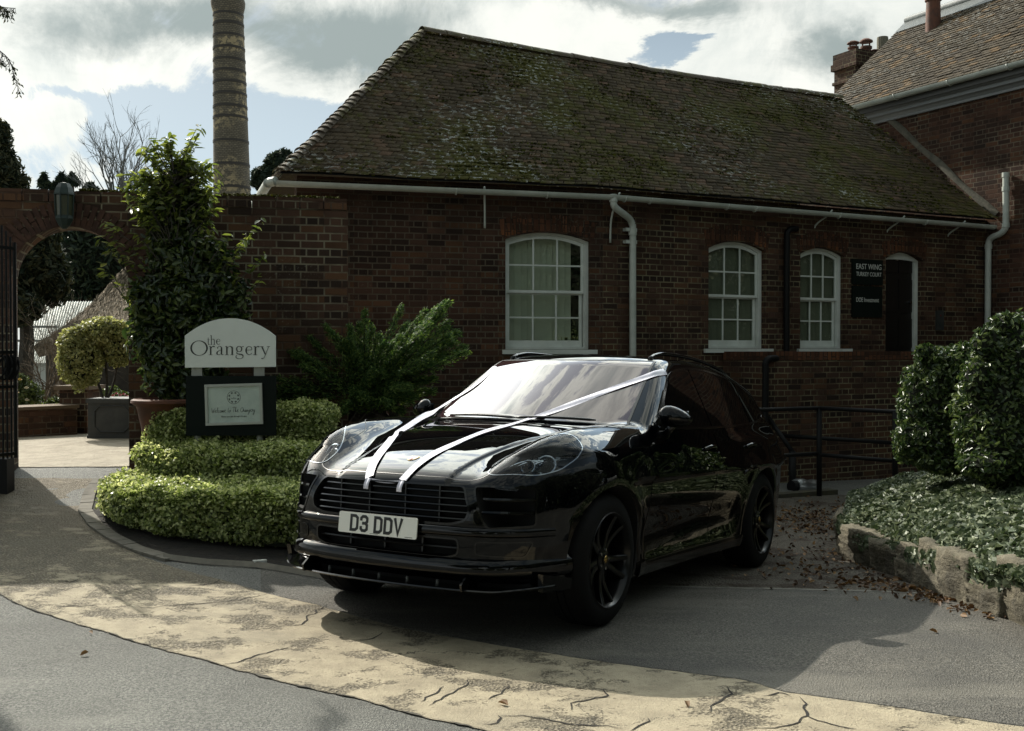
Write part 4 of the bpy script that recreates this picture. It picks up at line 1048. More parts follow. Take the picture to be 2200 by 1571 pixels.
def tiles(fn, rows, length, name, m_, parent, tw=.165, th=.013, over=2.1, seed=1, lift=.030):
    """courses of plain tiles; fn(s,v)->point"""
    rng = random.Random(seed); vs = []; fs = []; va = []
    for r_ in range(rows):
        v0, v1 = r_ / rows, min(1.0, (r_ + over) / rows); L = length(v0); n = max(1, int(L / tw)); offs = (.5 if r_ % 2 else 0)
        for k in range(-1, n + 1):
            s0 = (k + offs) / n; s1 = (k + 1 + offs) / n
            if s1 <= 0 or s0 >= 1: continue
            s0 = max(0, s0); s1 = min(1, s1); g = .03 / n
            a, b_, c_, d_ = fn(s0 + g, v0), fn(s1 - g, v0), fn(s1 - g, v1), fn(s0 + g, v1)
            nr = (b_ - a).cross(d_ - a); 
            if nr.length < 1e-9: continue
            nr.normalize(); j = rng.gauss(0, .0032); j2 = j + rng.gauss(0, .002); li = lift + abs(rng.gauss(0, .002)); dn = (a - d_).normalized() * rng.gauss(0, .004)
            A = a + nr * (li + j) + dn; B_ = b_ + nr * (li + j2) + dn; C_ = c_ + nr * .002; D_ = d_ + nr * .002; M_ = (A + B_) / 2 + nr * .004
            o_ = len(vs); vs += [A, B_, C_, D_, A - nr * th, B_ - nr * th]; fs += [(o_, o_+1, o_+2, o_+3), (o_+4, o_+5, o_+1, o_)]; va += [rng.random()] * 6
            fs += [(o_+4, o_, o_+3, o_+3)] if False else []
    V_ = np.array([tuple(p) for p in vs]); inv = world_of(parent).inverted(); im = np.array(inv)
    V_ = V_ @ im[:3, :3].T + im[:3, 3]
    me_ = npmesh(name, V_, np.array(fs), np.array(va)); o = link(name, me_, m_, parent); return o
lenA = lambda v: (roof_pt(0, v) - roof_pt(.4, v)).length + (roof_pt(.4, v) - roof_pt(1, v)).length
roofA = tiles(roof_pt, 43, lenA, 'roof', M['tileA'], ob)
mb = MB(); G = [[roof_pt(s, v) + Vector((0, 0, -.012)) for v in np.linspace(0, 1, 10)] for s in np.linspace(0, 1, 40)]; mb.grid(G); build('roof_deck', mb, M['dark_void'], roofA, world=True)
# hip end facing left and back slope
C1 = EL + Vector((-.25, 4.5, 0)); mb = MB(); dlt = Vector((0, 0, -.03))
hipn = (P1 - EL); back = Vector((-.345, .939, 0)) * 4.3; back2 = Vector((-.463, .886, 0)) * 4.9
def hip_pt(s, v): return (EL + back * (1 - s)).lerp(P1, v) + Vector((0, 0, .02 * math.exp(-v * 9)))
tiles(hip_pt, 43, lambda v: 4.9 * (1 - v) + .05, 'hip_slope', M['tileA'], roofA, seed=5)
mb.add([EL + back, ER + back2, P2 + dlt, P1 + dlt], [(0, 1, 2, 3)]); build('back_slope', mb, M['tileA'], roofA, world=True)
# bonnet hip tiles and ridge tiles
mb = MB(); N_ = 37
for k in range(N_):
    p = EL.lerp(P1, k / N_) + Vector((0, 0, .02 * math.exp(-k / N_ * 9) + .03)); q = EL.lerp(P1, (k + 1.9) / N_) + Vector((0, 0, .005)); t_ = (q - p).normalized(); sd_ = t_.cross(Vector((0, 0, 1))).normalized(); up = sd_.cross(t_)
    A, B_ = [], []; p = p + Vector((random.gauss(0, .008), 0, random.gauss(0, .008)))
    for j in range(9):
        a = -1.15 + 2.3 * j / 8; A.append(p + sd_ * math.sin(a) * .115 + up * (math.cos(a) * .085 - .055)); B_.append(q + sd_ * math.sin(a) * .08 + up * (math.cos(a) * .06 - .05))
    mb.grid([A, B_]); mb.grid([A, [x - up * .016 for x in A]])
build('hip_tiles', mb, M['tileA'], roofA, True, world=True)
mb = MB(); L_r = (P2 - P1).length; n = int(L_r / .34); dr_ = (P2 - P1).normalized(); sd_ = dr_.cross(Vector((0, 0, 1)))
for k in range(n):
    p = P1 + dr_ * (L_r * k / n) + Vector((0, 0, -.05 * 0 + random.gauss(0, .006) + .0)); p.z += -.06 * math.sin(3.14 * k / n); q = P1 + dr_ * (L_r * (k + 1) / n - .006); q.z += -.06 * math.sin(3.14 * (k + 1) / n)
    A, B_ = [], []
    for j in range(9):
        a = -1.5 + 3.0 * j / 8; o_ = sd_ * math.sin(a) * .13 + Vector((0, 0, math.cos(a) * .10 - .02)); A.append(p + o_); B_.append(q + o_)
    mb.grid([A, B_])
build('ridge_tiles', mb, M['tileA'], roofA, True, world=True)
# gutter: half round with brackets
mb = MB()
gp = [gA + (gA - gK).normalized() * .03] + [gA.lerp(gK, t) for t in (.25, .5, .75)] + [Vector((1.3, 13.6))] + [gK.lerp(gE, t) for t in (.12, .35, .6, .85)] + [gE - (gE - gK).normalized() * .08]
gpts = [Vector((p.x, p.y, CAMZ + Hg - .03)) for p in gp]
def gutter(pts, r, mb, side):
    rows = []
    for i, p in enumerate(pts):
        a = pts[max(i-1, 0)]; b = pts[min(i+1, len(pts)-1)]; t = (b - a).normalized(); n_ = Vector((t.y, -t.x, 0)).normalized() * side
        rows.append([p + n_ * r * math.cos(th) + Vector((0, 0, -r * math.sin(th))) for th in [math.pi * k / 10 for k in range(11)]] + [p - n_ * (r - .008), p - n_ * 0 + Vector((0, 0, -r + .006)), p + n_ * (r - .008), p + n_ * r])
    mb.grid(rows)
gutter(gpts, .062, mb, 1)
gu = build('gutter', mb, M['grey_plastic'], ob, True, sharp=50, world=True)
def gat(px):   # point on the gutter line at pixel column px
    k = (px - 1100) / FPX
    for a, b in ((gA, gK), (gK, gE)):
        d_ = b - a; t = (k * a.y - a.x) / (d_.x - k * d_.y)
        if 0 <= t <= 1: return a + d_ * t
    return gE
for px in (980, 1175, 1341, 1395, 1560, 1620, 1800, 1985):
    p = gat(px); mb = MB(); mb.box(-.02, -.068, -.105, .02, .06, -.02); Mx = Matrix.Translation((p.x, p.y, CAMZ + Hg - .01)) @ Matrix.Rotation(R(15 if px < 1310 else 27), 4, 'Z')
    mb2 = MB(); mb2.tube([Mx @ Vector((0, .06 * math.cos(t), -.02 - .07 * math.sin(t))) for t in np.linspace(0, 3.14, 10)], .009, 6); build('gutter_joint', mb2, M['grey_plastic'], gu, True, world=True)
for px, drop, sw in ((1041, .42, 0), (1330, .55, -.1), (1785, .32, -.22), (1940, .3, -.22), (2070, .3, -.22)):   # iron stays
    p = gat(px); q = Vector((p.x, p.y + .04, CAMZ + Hg - .06)); mb = MB()
    mb.tube(smooth_path([q + Vector((0, -.08, .06)), q + Vector((sw * .3, 0, -.02)), q + Vector((sw * .9, .08, -drop * .45)), q + Vector((sw, .12, -drop))], 4), .013, 6); build('gutter_stay', mb, M['grey_plastic'], gu, True, world=True)
# end return of the gutter at the hip
mb = MB(); rb_ = back.normalized(); pts = [gpts[0], gpts[0] + Vector((-.10, .06, -.01)), gpts[0] + Vector((-.16, .20, -.03)), gpts[0] + rb_ * 2.0 + Vector((-.12, .2, -.08))]
mb.tube(smooth_path(pts, 5), .055, 12); build('gutter_return', mb, M['grey_plastic'], gu, True, world=True)
# white down pipe with swan neck
def pipe(pxs, wf, off, name, m_, r, parent, joints=(), brk=()):
    pts = []
    for (px, py, o_) in pxs:
        u, z = on_wall(wf, px, py, o_); pts.append(wf @ Vector((u, o_, z)))
    mb = MB(); mb.tube(smooth_path(pts, 6), r, 14); o = build(name, mb, m_, parent, True, sharp=50, world=True)
    for (px, py, o_) in joints:
        u, z = on_wall(wf, px, py, o_); p = wf @ Vector((u, o_, z)); mb = MB(); mb.tube([p + Vector((0, 0, -.035)), p + Vector((0, 0, .035))], r + .010, 14); build('pipe_collar', mb, m_, o, True, sharp=50, world=True)
    for (px, py, o_) in brk:
        u, z = on_wall(wf, px, py, o_); mb = MB(); mb.box(u - r - .06, o_ - .01, z - .022, u + r + .02, o_ + .02, z + .022); mb.box(u - r - .06, o_, z - .018, u - r - .03, .0, z + .018); child_at(o, 'pipe_bracket', mb, m_, wf)
    return o
pipe([(1318, 418, -.2), (1318, 432, -.2), (1322, 446, -.19), (1350, 468, -.09), (1358, 482, -.07), (1359.5, 500, -.07), (1359.5, 640, -.07), (1360, 1100, -.07)], MBm, 0, 'downpipe', M['grey_plastic'], .044, ob,
     [(1318, 428, -.2), (1359, 500, -.07)], [(1359, 494, -.07), (1359, 520, -.07)])
pipe([(1712, 492, -.04), (1700, 492, -.06), (1692, 500, -.06), (1691, 520, -.06), (1690, 640, -.06), (1690, 762, -.06)], MBm, 0, 'black_soil_pipe', M['black_metal'], .042, ob)
# ---- wall signs
M['sign_green'] = mat('dark_green_board', (.004, .008, .006), .6, spec=.15); M['letter'] = mat('white_letter', (.62, .63, .58), .6)
def text_mesh(txt, size, m_, parent, Mw, name='lettering', ext=.001, sx=1.0, shear=0, bold=0, space=1.0, align='CENTER'):
    cu = bpy.data.curves.new('t', 'FONT'); cu.body = txt; cu.size = size; cu.align_x = align; cu.align_y = 'CENTER'; cu.extrude = ext; cu.shear = shear; cu.offset = bold; cu.space_character = space
    o = bpy.data.objects.new('t', cu); COL.objects.link(o); bpy.context.view_layer.update(); dg = bpy.context.evaluated_depsgraph_get()
    me_ = bpy.data.meshes.new_from_object(o.evaluated_get(dg)); bpy.data.objects.remove(o, do_unlink=True); me_.name = name
    me_.materials.clear(); r = link(name, me_, m_, parent)
    r.matrix_basis = world_of(parent).inverted() @ Mw @ Matrix.Diagonal((sx, 1, 1, 1)); return r
def sign_on(Mw, l, r_, t, b, label, lines, off=-.03, name='wall_sign'):
    x0, z1 = on_wall(Mw, l, t, off); x1, _ = on_wall(Mw, r_, t, off); _, z0 = on_wall(Mw, (l + r_) / 2, b, off); xm = (x0 + x1) / 2
    th = thing(name, label, 'sign', tuple(Mw @ Vector((xm, off, z0)))); mb = MB(); mb.box(x0, off, z0, x1, off + .025, z1); bo = child_at(th, 'board', mb, M['sign_green'], Mw)
    for (txt, px, py, hpx, sx, bold) in lines:
        u, z = on_wall(Mw, px, py, off - .003); sc = hpx / FPX * (Mw @ Vector((u, off, z))).y / .70
        text_mesh(txt, sc, M['letter'], bo, Mw @ Matrix.Translation((u, off - .002, z)) @ Matrix.Rotation(R(90), 4, 'X'), sx=sx, bold=bold)
    return th
sign_on(MBm, 1832, 1897, 556, 612, 'dark wall sign lettered EAST WING TURKEY COURT beside the outbuilding door', [('EAST WING', 1867, 574, 11.5, .86, 0), ('TURKEY COURT', 1867, 590, 8.8, .80, 0)])
sign_on(MBm, 1832, 1896, 614, 682, 'plain dark wall sign lettered DOE Investment below the EAST WING board', [('DOE Investment', 1864, 645, 9.5, .72, 0)])
x0, z1 = on_wall(MBm, 2013, 667, -.03); x1, z0 = on_wall(MBm, 2028, 710, -.03)
ep = thing('entry_phone', 'small grey metal door entry panel on the brick wall right of the door', 'intercom', tuple(MBm @ Vector((x0, 0, z0)))); mb = MB(); mb.box(x0, -.03, z0, x1, 0, z1); pn = child_at(ep, 'panel', mb, M['lead'], MBm)
mb = MB(); mb.tube([((x0 + x1) / 2, -.03, z1 - .08), ((x0 + x1) / 2, -.038, z1 - .08)], .012, 10); child_at(ep, 'button', mb, mat('red_button', (.12, .02, .015), .4), MBm)
# ---- raised landing in front of the door
T0 = MBm @ Vector((0, -.95, 0)); T1 = MBm @ Vector((LB, -.95, 0)); MT = wall_frame(T0.xy, T1.xy)
u0, _ = on_wall(MT, 1652, 800, 0); zt = CAMZ - .022
ld = thing('landing', 'raised brick landing with soldier-course edge in front of the dark door', 'landing', tuple(MT @ Vector((u0, 0, -.8))))
mb = MB(); mb.box(u0, 0, -1.5, LB + .0, .93, zt - .115); child_at(ld, 'wall', mb, M['brickB'], MT)
mb = MB(); mb.box(u0 - .005, -.006, zt - .112, LB, .93, zt); child_at(ld, 'coping', mb, M['brickS'], MT)
pipe([(1668, 770, .0), (1652, 771, -.06), (1645, 780, -.06), (1645, 800, -.06), (1644, 900, -.06), (1643, 1080, -.06)], MT, 0, 'black_drain_pipe', M['black_metal'], .042, ld)
# ================================================================== HOUSE ON THE RIGHT
hd = Vector((.468, -.884)); hn = Vector((.884, .468))            # along the wall towards us, and into the house
H0 = e1 + Vector((0, 0)) - hd * 5.2
hs = thing('brick_house', 'taller red brick house at right with brown tiled roof and grey gutter', 'house', (e1.x + 2, e1.y, 0))
MH = Matrix(((hd.x, hn.x, 0, H0.x), (hd.y, hn.y, 0, H0.y), (0, 0, 1, 0), (0, 0, 0, 1)))
HE = CAMZ + 4.22
mb = MB(); mb.box(0, 0, -1.5, 7.4, 6.0, HE); child_at(hs, 'wall', mb, M['brickR'], MH)
HO = -.30; t0 = 5.2 - 3.55                                       # verge position along the wall
tanr = .86
def hroof(s, v): return MH @ Vector((t0 + 6 * s, HO + 2.45 * v, HE + .14 + 2.45 * v * tanr))
rfR = tiles(lambda s, v: hroof(s, v), 34, lambda v: 6, 'roof', M['tileR'], hs, seed=11)
mb = MB(); mb.grid([[MH @ Vector((t0 + a, b, HE + .12 + (b - HO) * tanr)) for b in (HO, 2.15)] for a in (0, 6)]); mb.grid([[MH @ Vector((t0 + a, b, HE + .12 + (4.3 - HO - b) * tanr)) for b in (2.15, 4.6)] for a in (0, 6)])
mb.add([MH @ Vector((t0 + .25, -.0, HE)), MH @ Vector((t0 + .25, 4.6, HE)), MH @ Vector((t0 + .25, 2.15, HE + .1 + 2.15 * tanr))], [(0, 1, 2)]); build('roof_deck', mb, M['dark_void'], rfR, world=True)
M['leadl'] = mat('dull_lead_sheet', (.06, .072, .072), .55, spec=.3, bumpd=(12, .5, .02))
mb = MB(); pr_ = [MH @ Vector((t0 + a, 2.15, HE + .17 + 2.45 * tanr)) for a in (0, 6)]; mb.tube(pr_, .09, 12)
mb.grid([[MH @ Vector((t0 + a, 2.15 + b, HE + .16 + (2.45 + b) * tanr + .03)) for b in (-.35, -.1, 0)] for a in np.linspace(0, 6, 12)]); build('lead_ridge', mb, M['leadl'], rfR, True, world=True)
# fascia, soffit, gutter
M['fascia'] = mat('grey_fascia_paint', (.075, .075, .07), .5); M['cornice'] = mat('pale_grey_moulding', (.20, .21, .21), .45)
mb = MB(); mb.box(t0, HO + .06, HE - .02, t0 + 6, HO + .09, HE + .15); fs_ = child_at(hs, 'fascia', mb, M['fascia'], MH)
mb = MB(); mb.box(t0 + .1, HO + .09, HE - .02, t0 + 6, -.001, HE + .0); child_at(fs_, 'soffit', mb, M['fascia'], MH)
mb = MB(); prof = [(-.002, -.20), (-.05, -.20), (-.05, -.16), (-.09, -.12), (-.14, -.10), (-.14, -.05), (-.2, -.03), (-.2, -.021), (-.002, -.021)]
rows = [[(a, y, HE + z) for y, z in prof] for a in (1.2, 7.5)]; mb.grid(rows); child_at(hs, 'cornice', mb, M['cornice'], MH)
mb = MB(); gutter([MH @ Vector((t0 + a, HO - .02, HE + .13)) for a in (0, 3, 6)], .075, mb, -1); child = build('gutter', mb, M['grey_plastic'], hs, True, sharp=50, world=True)
for a in (.9, 2.0, 3.1, 4.2, 5.1):
    mb = MB(); q = [MH @ Vector((t0 + a, HO - .02 + .082 * math.cos(th), HE + .13 - .082 * math.sin(th))) for th in np.linspace(0, 3.14, 9)]; mb.tube(q, .010, 6); build('gutter_joint', mb, M['grey_plastic'], child, True, world=True)
# flashing fillet where the low roof meets the house
mb = MB(); rows = []
for v in np.linspace(-.0, 1.0, 24):
    p = roof_pt(1.0, v); q = MH.inverted() @ p; w_ = .11 + .02 * math.sin(v * 20)
    rows.append([MH @ Vector((q.x, -.03, q.z + .01)), MH @ Vector((q.x + .0, -.05, q.z + .05)), MH @ Vector((q.x + .03, -.02, q.z + w_)), MH @ Vector((q.x + .03, .01, q.z + w_ + .01))])
mb.grid(rows); build('mortar_fillet', mb, mat('grey_mortar', (.11, .10, .075), .9, bumpd=(30, .6, .01), c2=(.06, .06, .045)), hs, True, world=True)
# downpipe on the house wall
pipe([(2161, 372, -.07), (2161, 400, -.07), (2161, 470, -.07), (2160, 490, -.07), (2148, 503, -.07), (2132, 510, -.07), (2124, 522, -.07), (2123, 560, -.07), (2122, 700, -.07), (2122, 900, -.07)], MH, 0, 'downpipe', M['grey_plastic'], .048, hs,
     [(2161, 376, -.07), (2161, 406, -.07), (2161, 484, -.07), (2123.5, 530, -.07)], [])
# chimney stack and pots beyond the verge
stk = thing('chimney_stack', 'brick chimney stack with capped terracotta pots rising behind the tiled roof', 'chimney', (0, 0, 0))
cp = at(1848, 200, 22.0); stk.location = cp; Mc = Matrix.Translation((cp.x, cp.y, 0)) @ Matrix.Rotation(R(27.6), 4, 'Z')
zt_ = at(1848, 118, 22.0).z; mb = MB(); hw_ = .42
mb.box(-hw_, -.3, 3, hw_, .3, zt_ - .33); mb.box(-hw_ - .05, -.35, zt_ - .33, hw_ + .05, .35, zt_ - .20); mb.box(-hw_ - .02, -.32, zt_ - .20, hw_ + .02, .32, zt_); mb.box(-hw_ - .03, -.33, zt_ - .62, hw_ + .03, .33, zt_ - .56)
child_at(stk, 'stack', mb, M['brickB'], Mc)
def pot(px, py_top, w_, kind):
    u = (at(px, 100, 22.0).x - cp.x); p = Vector((cp.x + u, 22.0 + u * .5, zt_)); h = at(px, py_top, 22.0).z - zt_
    Mx = Matrix.Translation(p)
    mb = MB()
    if kind == 'louvre':
        mb.lathe([(.0, -.5), (w_, -.5), (w_, h - .04), (w_ * .95, h), (0, h)], 28, Mx, rmod=lambda k, j: (-.012 if k % 2 and 1 <= j <= 2 else 0)); build('louvred_pot', mb, mat('stone_pot', (.16, .15, .11), .9), stk, True, sharp=30, world=True); return
    mb.lathe([(0, 0), (w_ * .8, 0), (w_ * .85, h * .35), (w_, h * .38), (w_, h * .5), (w_ * .9, h * .52), (0, h * .5)], 20, Mx); o = build('chimney_pot', mb, M['terracotta'], stk, True, sharp=30, world=True)
    mb = MB()
    for k in range(4): a = k * 1.57 + .4; mb.tube([p + Vector((w_ * .8 * math.cos(a), w_ * .8 * math.sin(a), h * .5)), p + Vector((w_ * .8 * math.cos(a), w_ * .8 * math.sin(a), h * .78))], .012, 5)
    mb.lathe([(0, h * .76), (w_ * 1.15, h * .76), (w_ * 1.1, h * .84), (w_ * .6, h * .95), (0, h)], 20, Mx); build('cowl', mb, M['terracotta'], o, True, sharp=30, world=True)
pot(1830, 90, .11, 'cowl'); pot(1863, 80, .12, 'cowl'); pot(1885, 101, .09, 'cowl'); pot(1906, 72, .115, 'louvre')
p = at(2005, 30, 20.0); mb = MB(); Mx = Matrix.Translation((p.x, p.y, 0)); zb = at(2005, 45, 20.0).z; mb.lathe([(0, zb - 1), (.14, zb - 1), (.135, zb), (.125, zb + .35), (.15, zb + .37), (.15, zb + .45), (.12, zb + .46), (.12, zb + 1.0)], 24, Mx)
tp = thing('chimney_pot', 'single terracotta chimney pot standing behind the lead ridge of the brown roof', 'chimney pot', (p.x, p.y, zb - 1)); build('pot', mb, M['terracotta'], tp, True, sharp=30, world=True)
# ================================================================== GARDEN WALL WITH ARCH
wL, wR = Vector((-4.64 - 1.6 * .974, 9.7 - 1.6 * .224)), Vector((-1.59, 10.40))
MW = wall_frame(wL, wR); LW = (wR - wL).length; WT = CAMZ + 1.465
gw = thing('garden_wall', 'tall weathered brick garden wall with round arched gateway and mossy coping', 'wall', (wL.x, wL.y, 0))
ul, _ = on_wall(MW, 20, 700); ur, _ = on_wall(MW, 276, 700); uc = (ul + ur) / 2; rad = (ur - ul) / 2; _, za = on_wall(MW, 148, 487); zs = za - rad
print('arch', round(uc, 2), round(rad, 2), round(za, 2), round(zs, 2))
mb = MB(); mb.box(0, 0, -.5, LW, .34, WT - .115); wl = child_at(gw, 'wall', mb, M['brickG'], MW)
c_ = MB(); c_.prism([(ul, -1), (ur, -1)] + [(uc + rad * math.cos(a), zs + rad * math.sin(a)) for a in np.linspace(0, math.pi, 30)], lambda u, v, d: (u, d, v), -.2, .6); wcut(wl, [c_])
mb = MB(); x = 0.0
while x < LW - .05:                                             # brick-on-edge coping
    mb.box(x, -.012 + random.random() * .008, WT - .112, min(x + .215, LW), .35, WT - random.random() * .008, 0); x += .225
child_at(gw, 'coping', mb, M['brickG'], MW)
mb = MB(); n = 34
for k in range(n):
    a = math.pi * (k + .5) / n; Mx = Matrix.Translation((uc, 0, zs)) @ Matrix.Rotation(-a + math.pi / 2, 4, 'Y')
    wd = (math.pi * (rad + .11) / n) * .5 - .006; dp = -.008 - random.random() * .004
    r0 = rad + .001
    if k % 2: mb.box(-wd, dp, r0, wd, .06, rad + .222, 0, Mx)
    else: mb.box(-wd, dp, r0, wd, .06, rad + .106, 0, Mx); mb.box(-wd * 1.05, dp, rad + .116, wd * 1.05, .06, rad + .222, 0, Mx)
child_at(gw, 'arch_ring', mb, mat('arch_brick', (.045, .021, .014), .9, c2=(.085, .040, .025), nscale=11, bumpd=(50, .6, .004)), MW)
# lantern
u, z = on_wall(MW, 138, 440, -.12); lp = MW @ Vector((u, -.12, z))
ln = thing('wall_lantern', 'green patinated half-round lantern fixed above the arched gateway', 'lantern', tuple(lp)); M['verdigris'] = mat('verdigris_metal', (.012, .028, .024), .6, c2=(.022, .038, .032), nscale=10)
Mx = Matrix.Translation((lp.x, lp.y, 0)); zt2 = at(138, 392, lp.y).z; zb2 = at(138, 492, lp.y).z; hh = zt2 - zb2
mb = MB(); mb.lathe([(0, zt2), (.05, zt2 - .01), (.075, zt2 - .05), (.092, zt2 - .10), (.094, zt2 - .115), (.078, zt2 - .12), (0, zt2 - .12)], 8, Mx); build('lantern_roof', mb, M['verdigris'], ln, world=True)
mb = MB(); mb.lathe([(0, zb2 + .12), (.075, zb2 + .12), (.082, zb2 + .09), (.05, zb2 + .03), (.02, zb2), (0, zb2)], 8, Mx); build('lantern_base', mb, M['verdigris'], ln, world=True)
mb = MB()
for k in range(8): a = 2 * math.pi * k / 8; mb.tube([Mx @ Vector((.078 * math.cos(a), .078 * math.sin(a), zb2 + .11)), Mx @ Vector((.085 * math.cos(a), .085 * math.sin(a), zt2 - .115))], .007, 5)
build('lantern_bar', mb, M['verdigris'], ln, world=True)
mb = MB(); mb.lathe([(.072, zb2 + .12), (.079, zt2 - .118)], 8, Mx); build('lantern_glass', mb, mat('frosted_glass', (.05, .055, .03), .3), ln, world=True)
# iron gate, swung open towards us
gt = thing('iron_gate', 'black wrought iron gate standing open at the left of the brick arch', 'gate', tuple(MW @ Vector((ul, -.02, .4))))
hg = MW @ Vector((ul - .0, -.03, 0)); ge = at(34, 985, 9.05); dg_ = (Vector((ge.x, ge.y, 0)) - Vector((hg.x, hg.y, 0))); 
fe = at(-40, 900, 8.75); dg_ = Vector((fe.x, fe.y, 0)) - Vector((ge.x, ge.y, 0))
def gp_(t, z): q = Vector((ge.x, ge.y, 0)) + dg_ * t; return Vector((q.x, q.y, z))
zt3 = at(25, 520, 9.0).z; zb3 = at(34, 985, 9.0).z
for k in range(9):
    t = k / 8; mb = MB(); r_ = .016 if k in (0, 8) else .009; mb.tube([gp_(t, zb3), gp_(t, zt3 + (.35 * t if k else 0))], r_, 6); build('gate_bar', mb, M['black_metal'], gt, world=True)
zr = at(20, 790, 9.0).z
for z in (zb3 + .04, zr - .16, zr + .13, zt3 - .05):
    mb = MB(); a, b = gp_(0, z), gp_(1, z); mb.tube([a, b], .018, 4); build('gate_rail', mb, M['black_metal'], gt, world=True)
mb = MB(); q = gp_(.12, zr); mb.box(q.x - .05, q.y - .02, q.z - .09, q.x + .05, q.y + .03, q.z + .09); build('gate_lock', mb, M['black_metal'], gt, world=True)
mb = MB(); 
for t in np.linspace(.1, .9, 5): 
    q = gp_(t, zr); mb.tube([q + Vector((.06 * math.cos(a), .03 * math.sin(a), .10 * math.sin(a))) for a in np.linspace(0, 6.28, 14)], .008, 5)
build('scrollwork', mb, M['black_metal'], gt, True, world=True)
mb = MB(); p_ = at(8, 1000, 9.2); mb.box(p_.x - .07, p_.y - .07, -.2, p_.x + .06, p_.y + .07, at(8, 985, 9.2).z); build('gate_post_foot', mb, M['black_metal'], gt, world=True)
# ---- factory chimney far off
fc = thing('factory_chimney', 'tall round yellow-brick factory chimney with iron bands against the sky', 'chimney', tuple(at(498, 600, 80)))
cx_ = at(494, 400, 80); Zs = {p: at(490, p, 80).z for p in range(-20, 800, 5)}
def zpy(p): return at(490, p, 80).z
def rad_c(p): return (31.5 + (p - 30) * (39.0 - 31.5) / 380) / FPX * 80
lean = lambda p: (at(490.5 + (p - 40) * 8.0 / 370, p, 80).x)
rows = []; n = 40; prof = [(p, rad_c(p)) for p in list(range(700, 30, -12)) + [30]] + [(24, rad_c(30) * 1.05), (14, rad_c(30) * 1.13), (6, rad_c(30) * 1.15), (-2, rad_c(30) * 1.08), (-3, rad_c(30) * .8), (20, rad_c(30) * .75)]
mb = MB()
for k in range(n):
    a = 2 * math.pi * k / n; rows.append([Vector((lean(max(p, 0)) + r_ * math.cos(a), 80 + r_ * math.sin(a), zpy(p))) for p, r_ in prof])
mb.grid(rows, closeu=True)
m_ = bpy.data.materials.new('yellow_stock_brick'); m_.use_nodes = True; t = NT(m_.node_tree); b = t.n['Principled BSDF']; o = t.obj(); x, y, z = t.sep(o)
ang = t.m('ARCTAN2', y, x); br = t.node('ShaderNodeTexBrick'); t.put(br.inputs['Vector'], t.comb(t.mul(ang, 1.3), z, 0)); br.inputs['Scale'].default_value = 1; br.inputs['Brick Width'].default_value = .26; br.inputs['Row Height'].default_value = .13; br.inputs['Mortar Size'].default_value = .02
t.put(br.inputs['Color1'], (.10, .085, .06)); t.put(br.inputs['Color2'], (.16, .135, .095)); t.put(br.inputs['Mortar'], (.05, .045, .035))
band = t.step(t.noise(t.scale(o, (.25, .25, .7)), 1.0, 3), .46, .58); pat = t.step(t.noise(o, 2.6, 5, .7), .47, .55)
c = t.mix(t.mul(band, pat), br.outputs['Color'], (.30, .24, .14)); t.put(b.inputs['Base Color'], c); b.inputs['Roughness'].default_value = .9; t.put(b.inputs['Normal'], t.bump(br.outputs['Fac'], .6, .04))
build('shaft', mb, m_, fc, True, sharp=40, world=True)
for p in (34, 55, 80, 107, 132, 156, 180, 205, 232, 255, 306, 356, 405):
    mb = MB(); r_ = rad_c(p) + .035; c0 = Vector((lean(p), 80, zpy(p))); mb.lathe([(r_ - .06, -.09), (r_, -.09), (r_, .09), (r_ - .06, .09)], 36, Matrix.Translation(c0)); build('iron_band', mb, mat('rusty_band', (.035, .03, .025), .8) if p == 34 else bpy.data.materials['rusty_band'], fc, True, sharp=40, world=True)
# ================================================================== GROUND
def sheet(name, edgeA, edgeB, nu, nv, lift, m_, kind='structure', parent=None):
    """strip between two plan polylines, draped on the terrain"""
    A = resample([(p[0], p[1]) for p in edgeA], nu); B = resample([(p[0], p[1]) for p in edgeB], nu); t = np.linspace(0, 1, nv)
    G = A[:, None] * (1 - t)[None, :, None] + B[:, None] * t[None, :, None]; Z = gz(G[..., 0], G[..., 1]) + lift
    V_ = np.concatenate([G, Z[..., None]], -1).reshape(-1, 3); i = np.arange(nu - 1)[:, None] * nv + np.arange(nv - 1)[None]
    F_ = np.stack([i, i + nv, i + nv + 1, i + 1], -1).reshape(-1, 4)
    if ((B[0]-A[0])[1] * (A[-1]-A[0])[0] - (B[0]-A[0])[0] * (A[-1]-A[0])[1]) < 0: F_ = F_[:, ::-1]
    me_ = npmesh(name, V_, F_); o = link(name, me_, m_, parent, True)
    if kind and parent is None: o['kind'] = kind
    return o
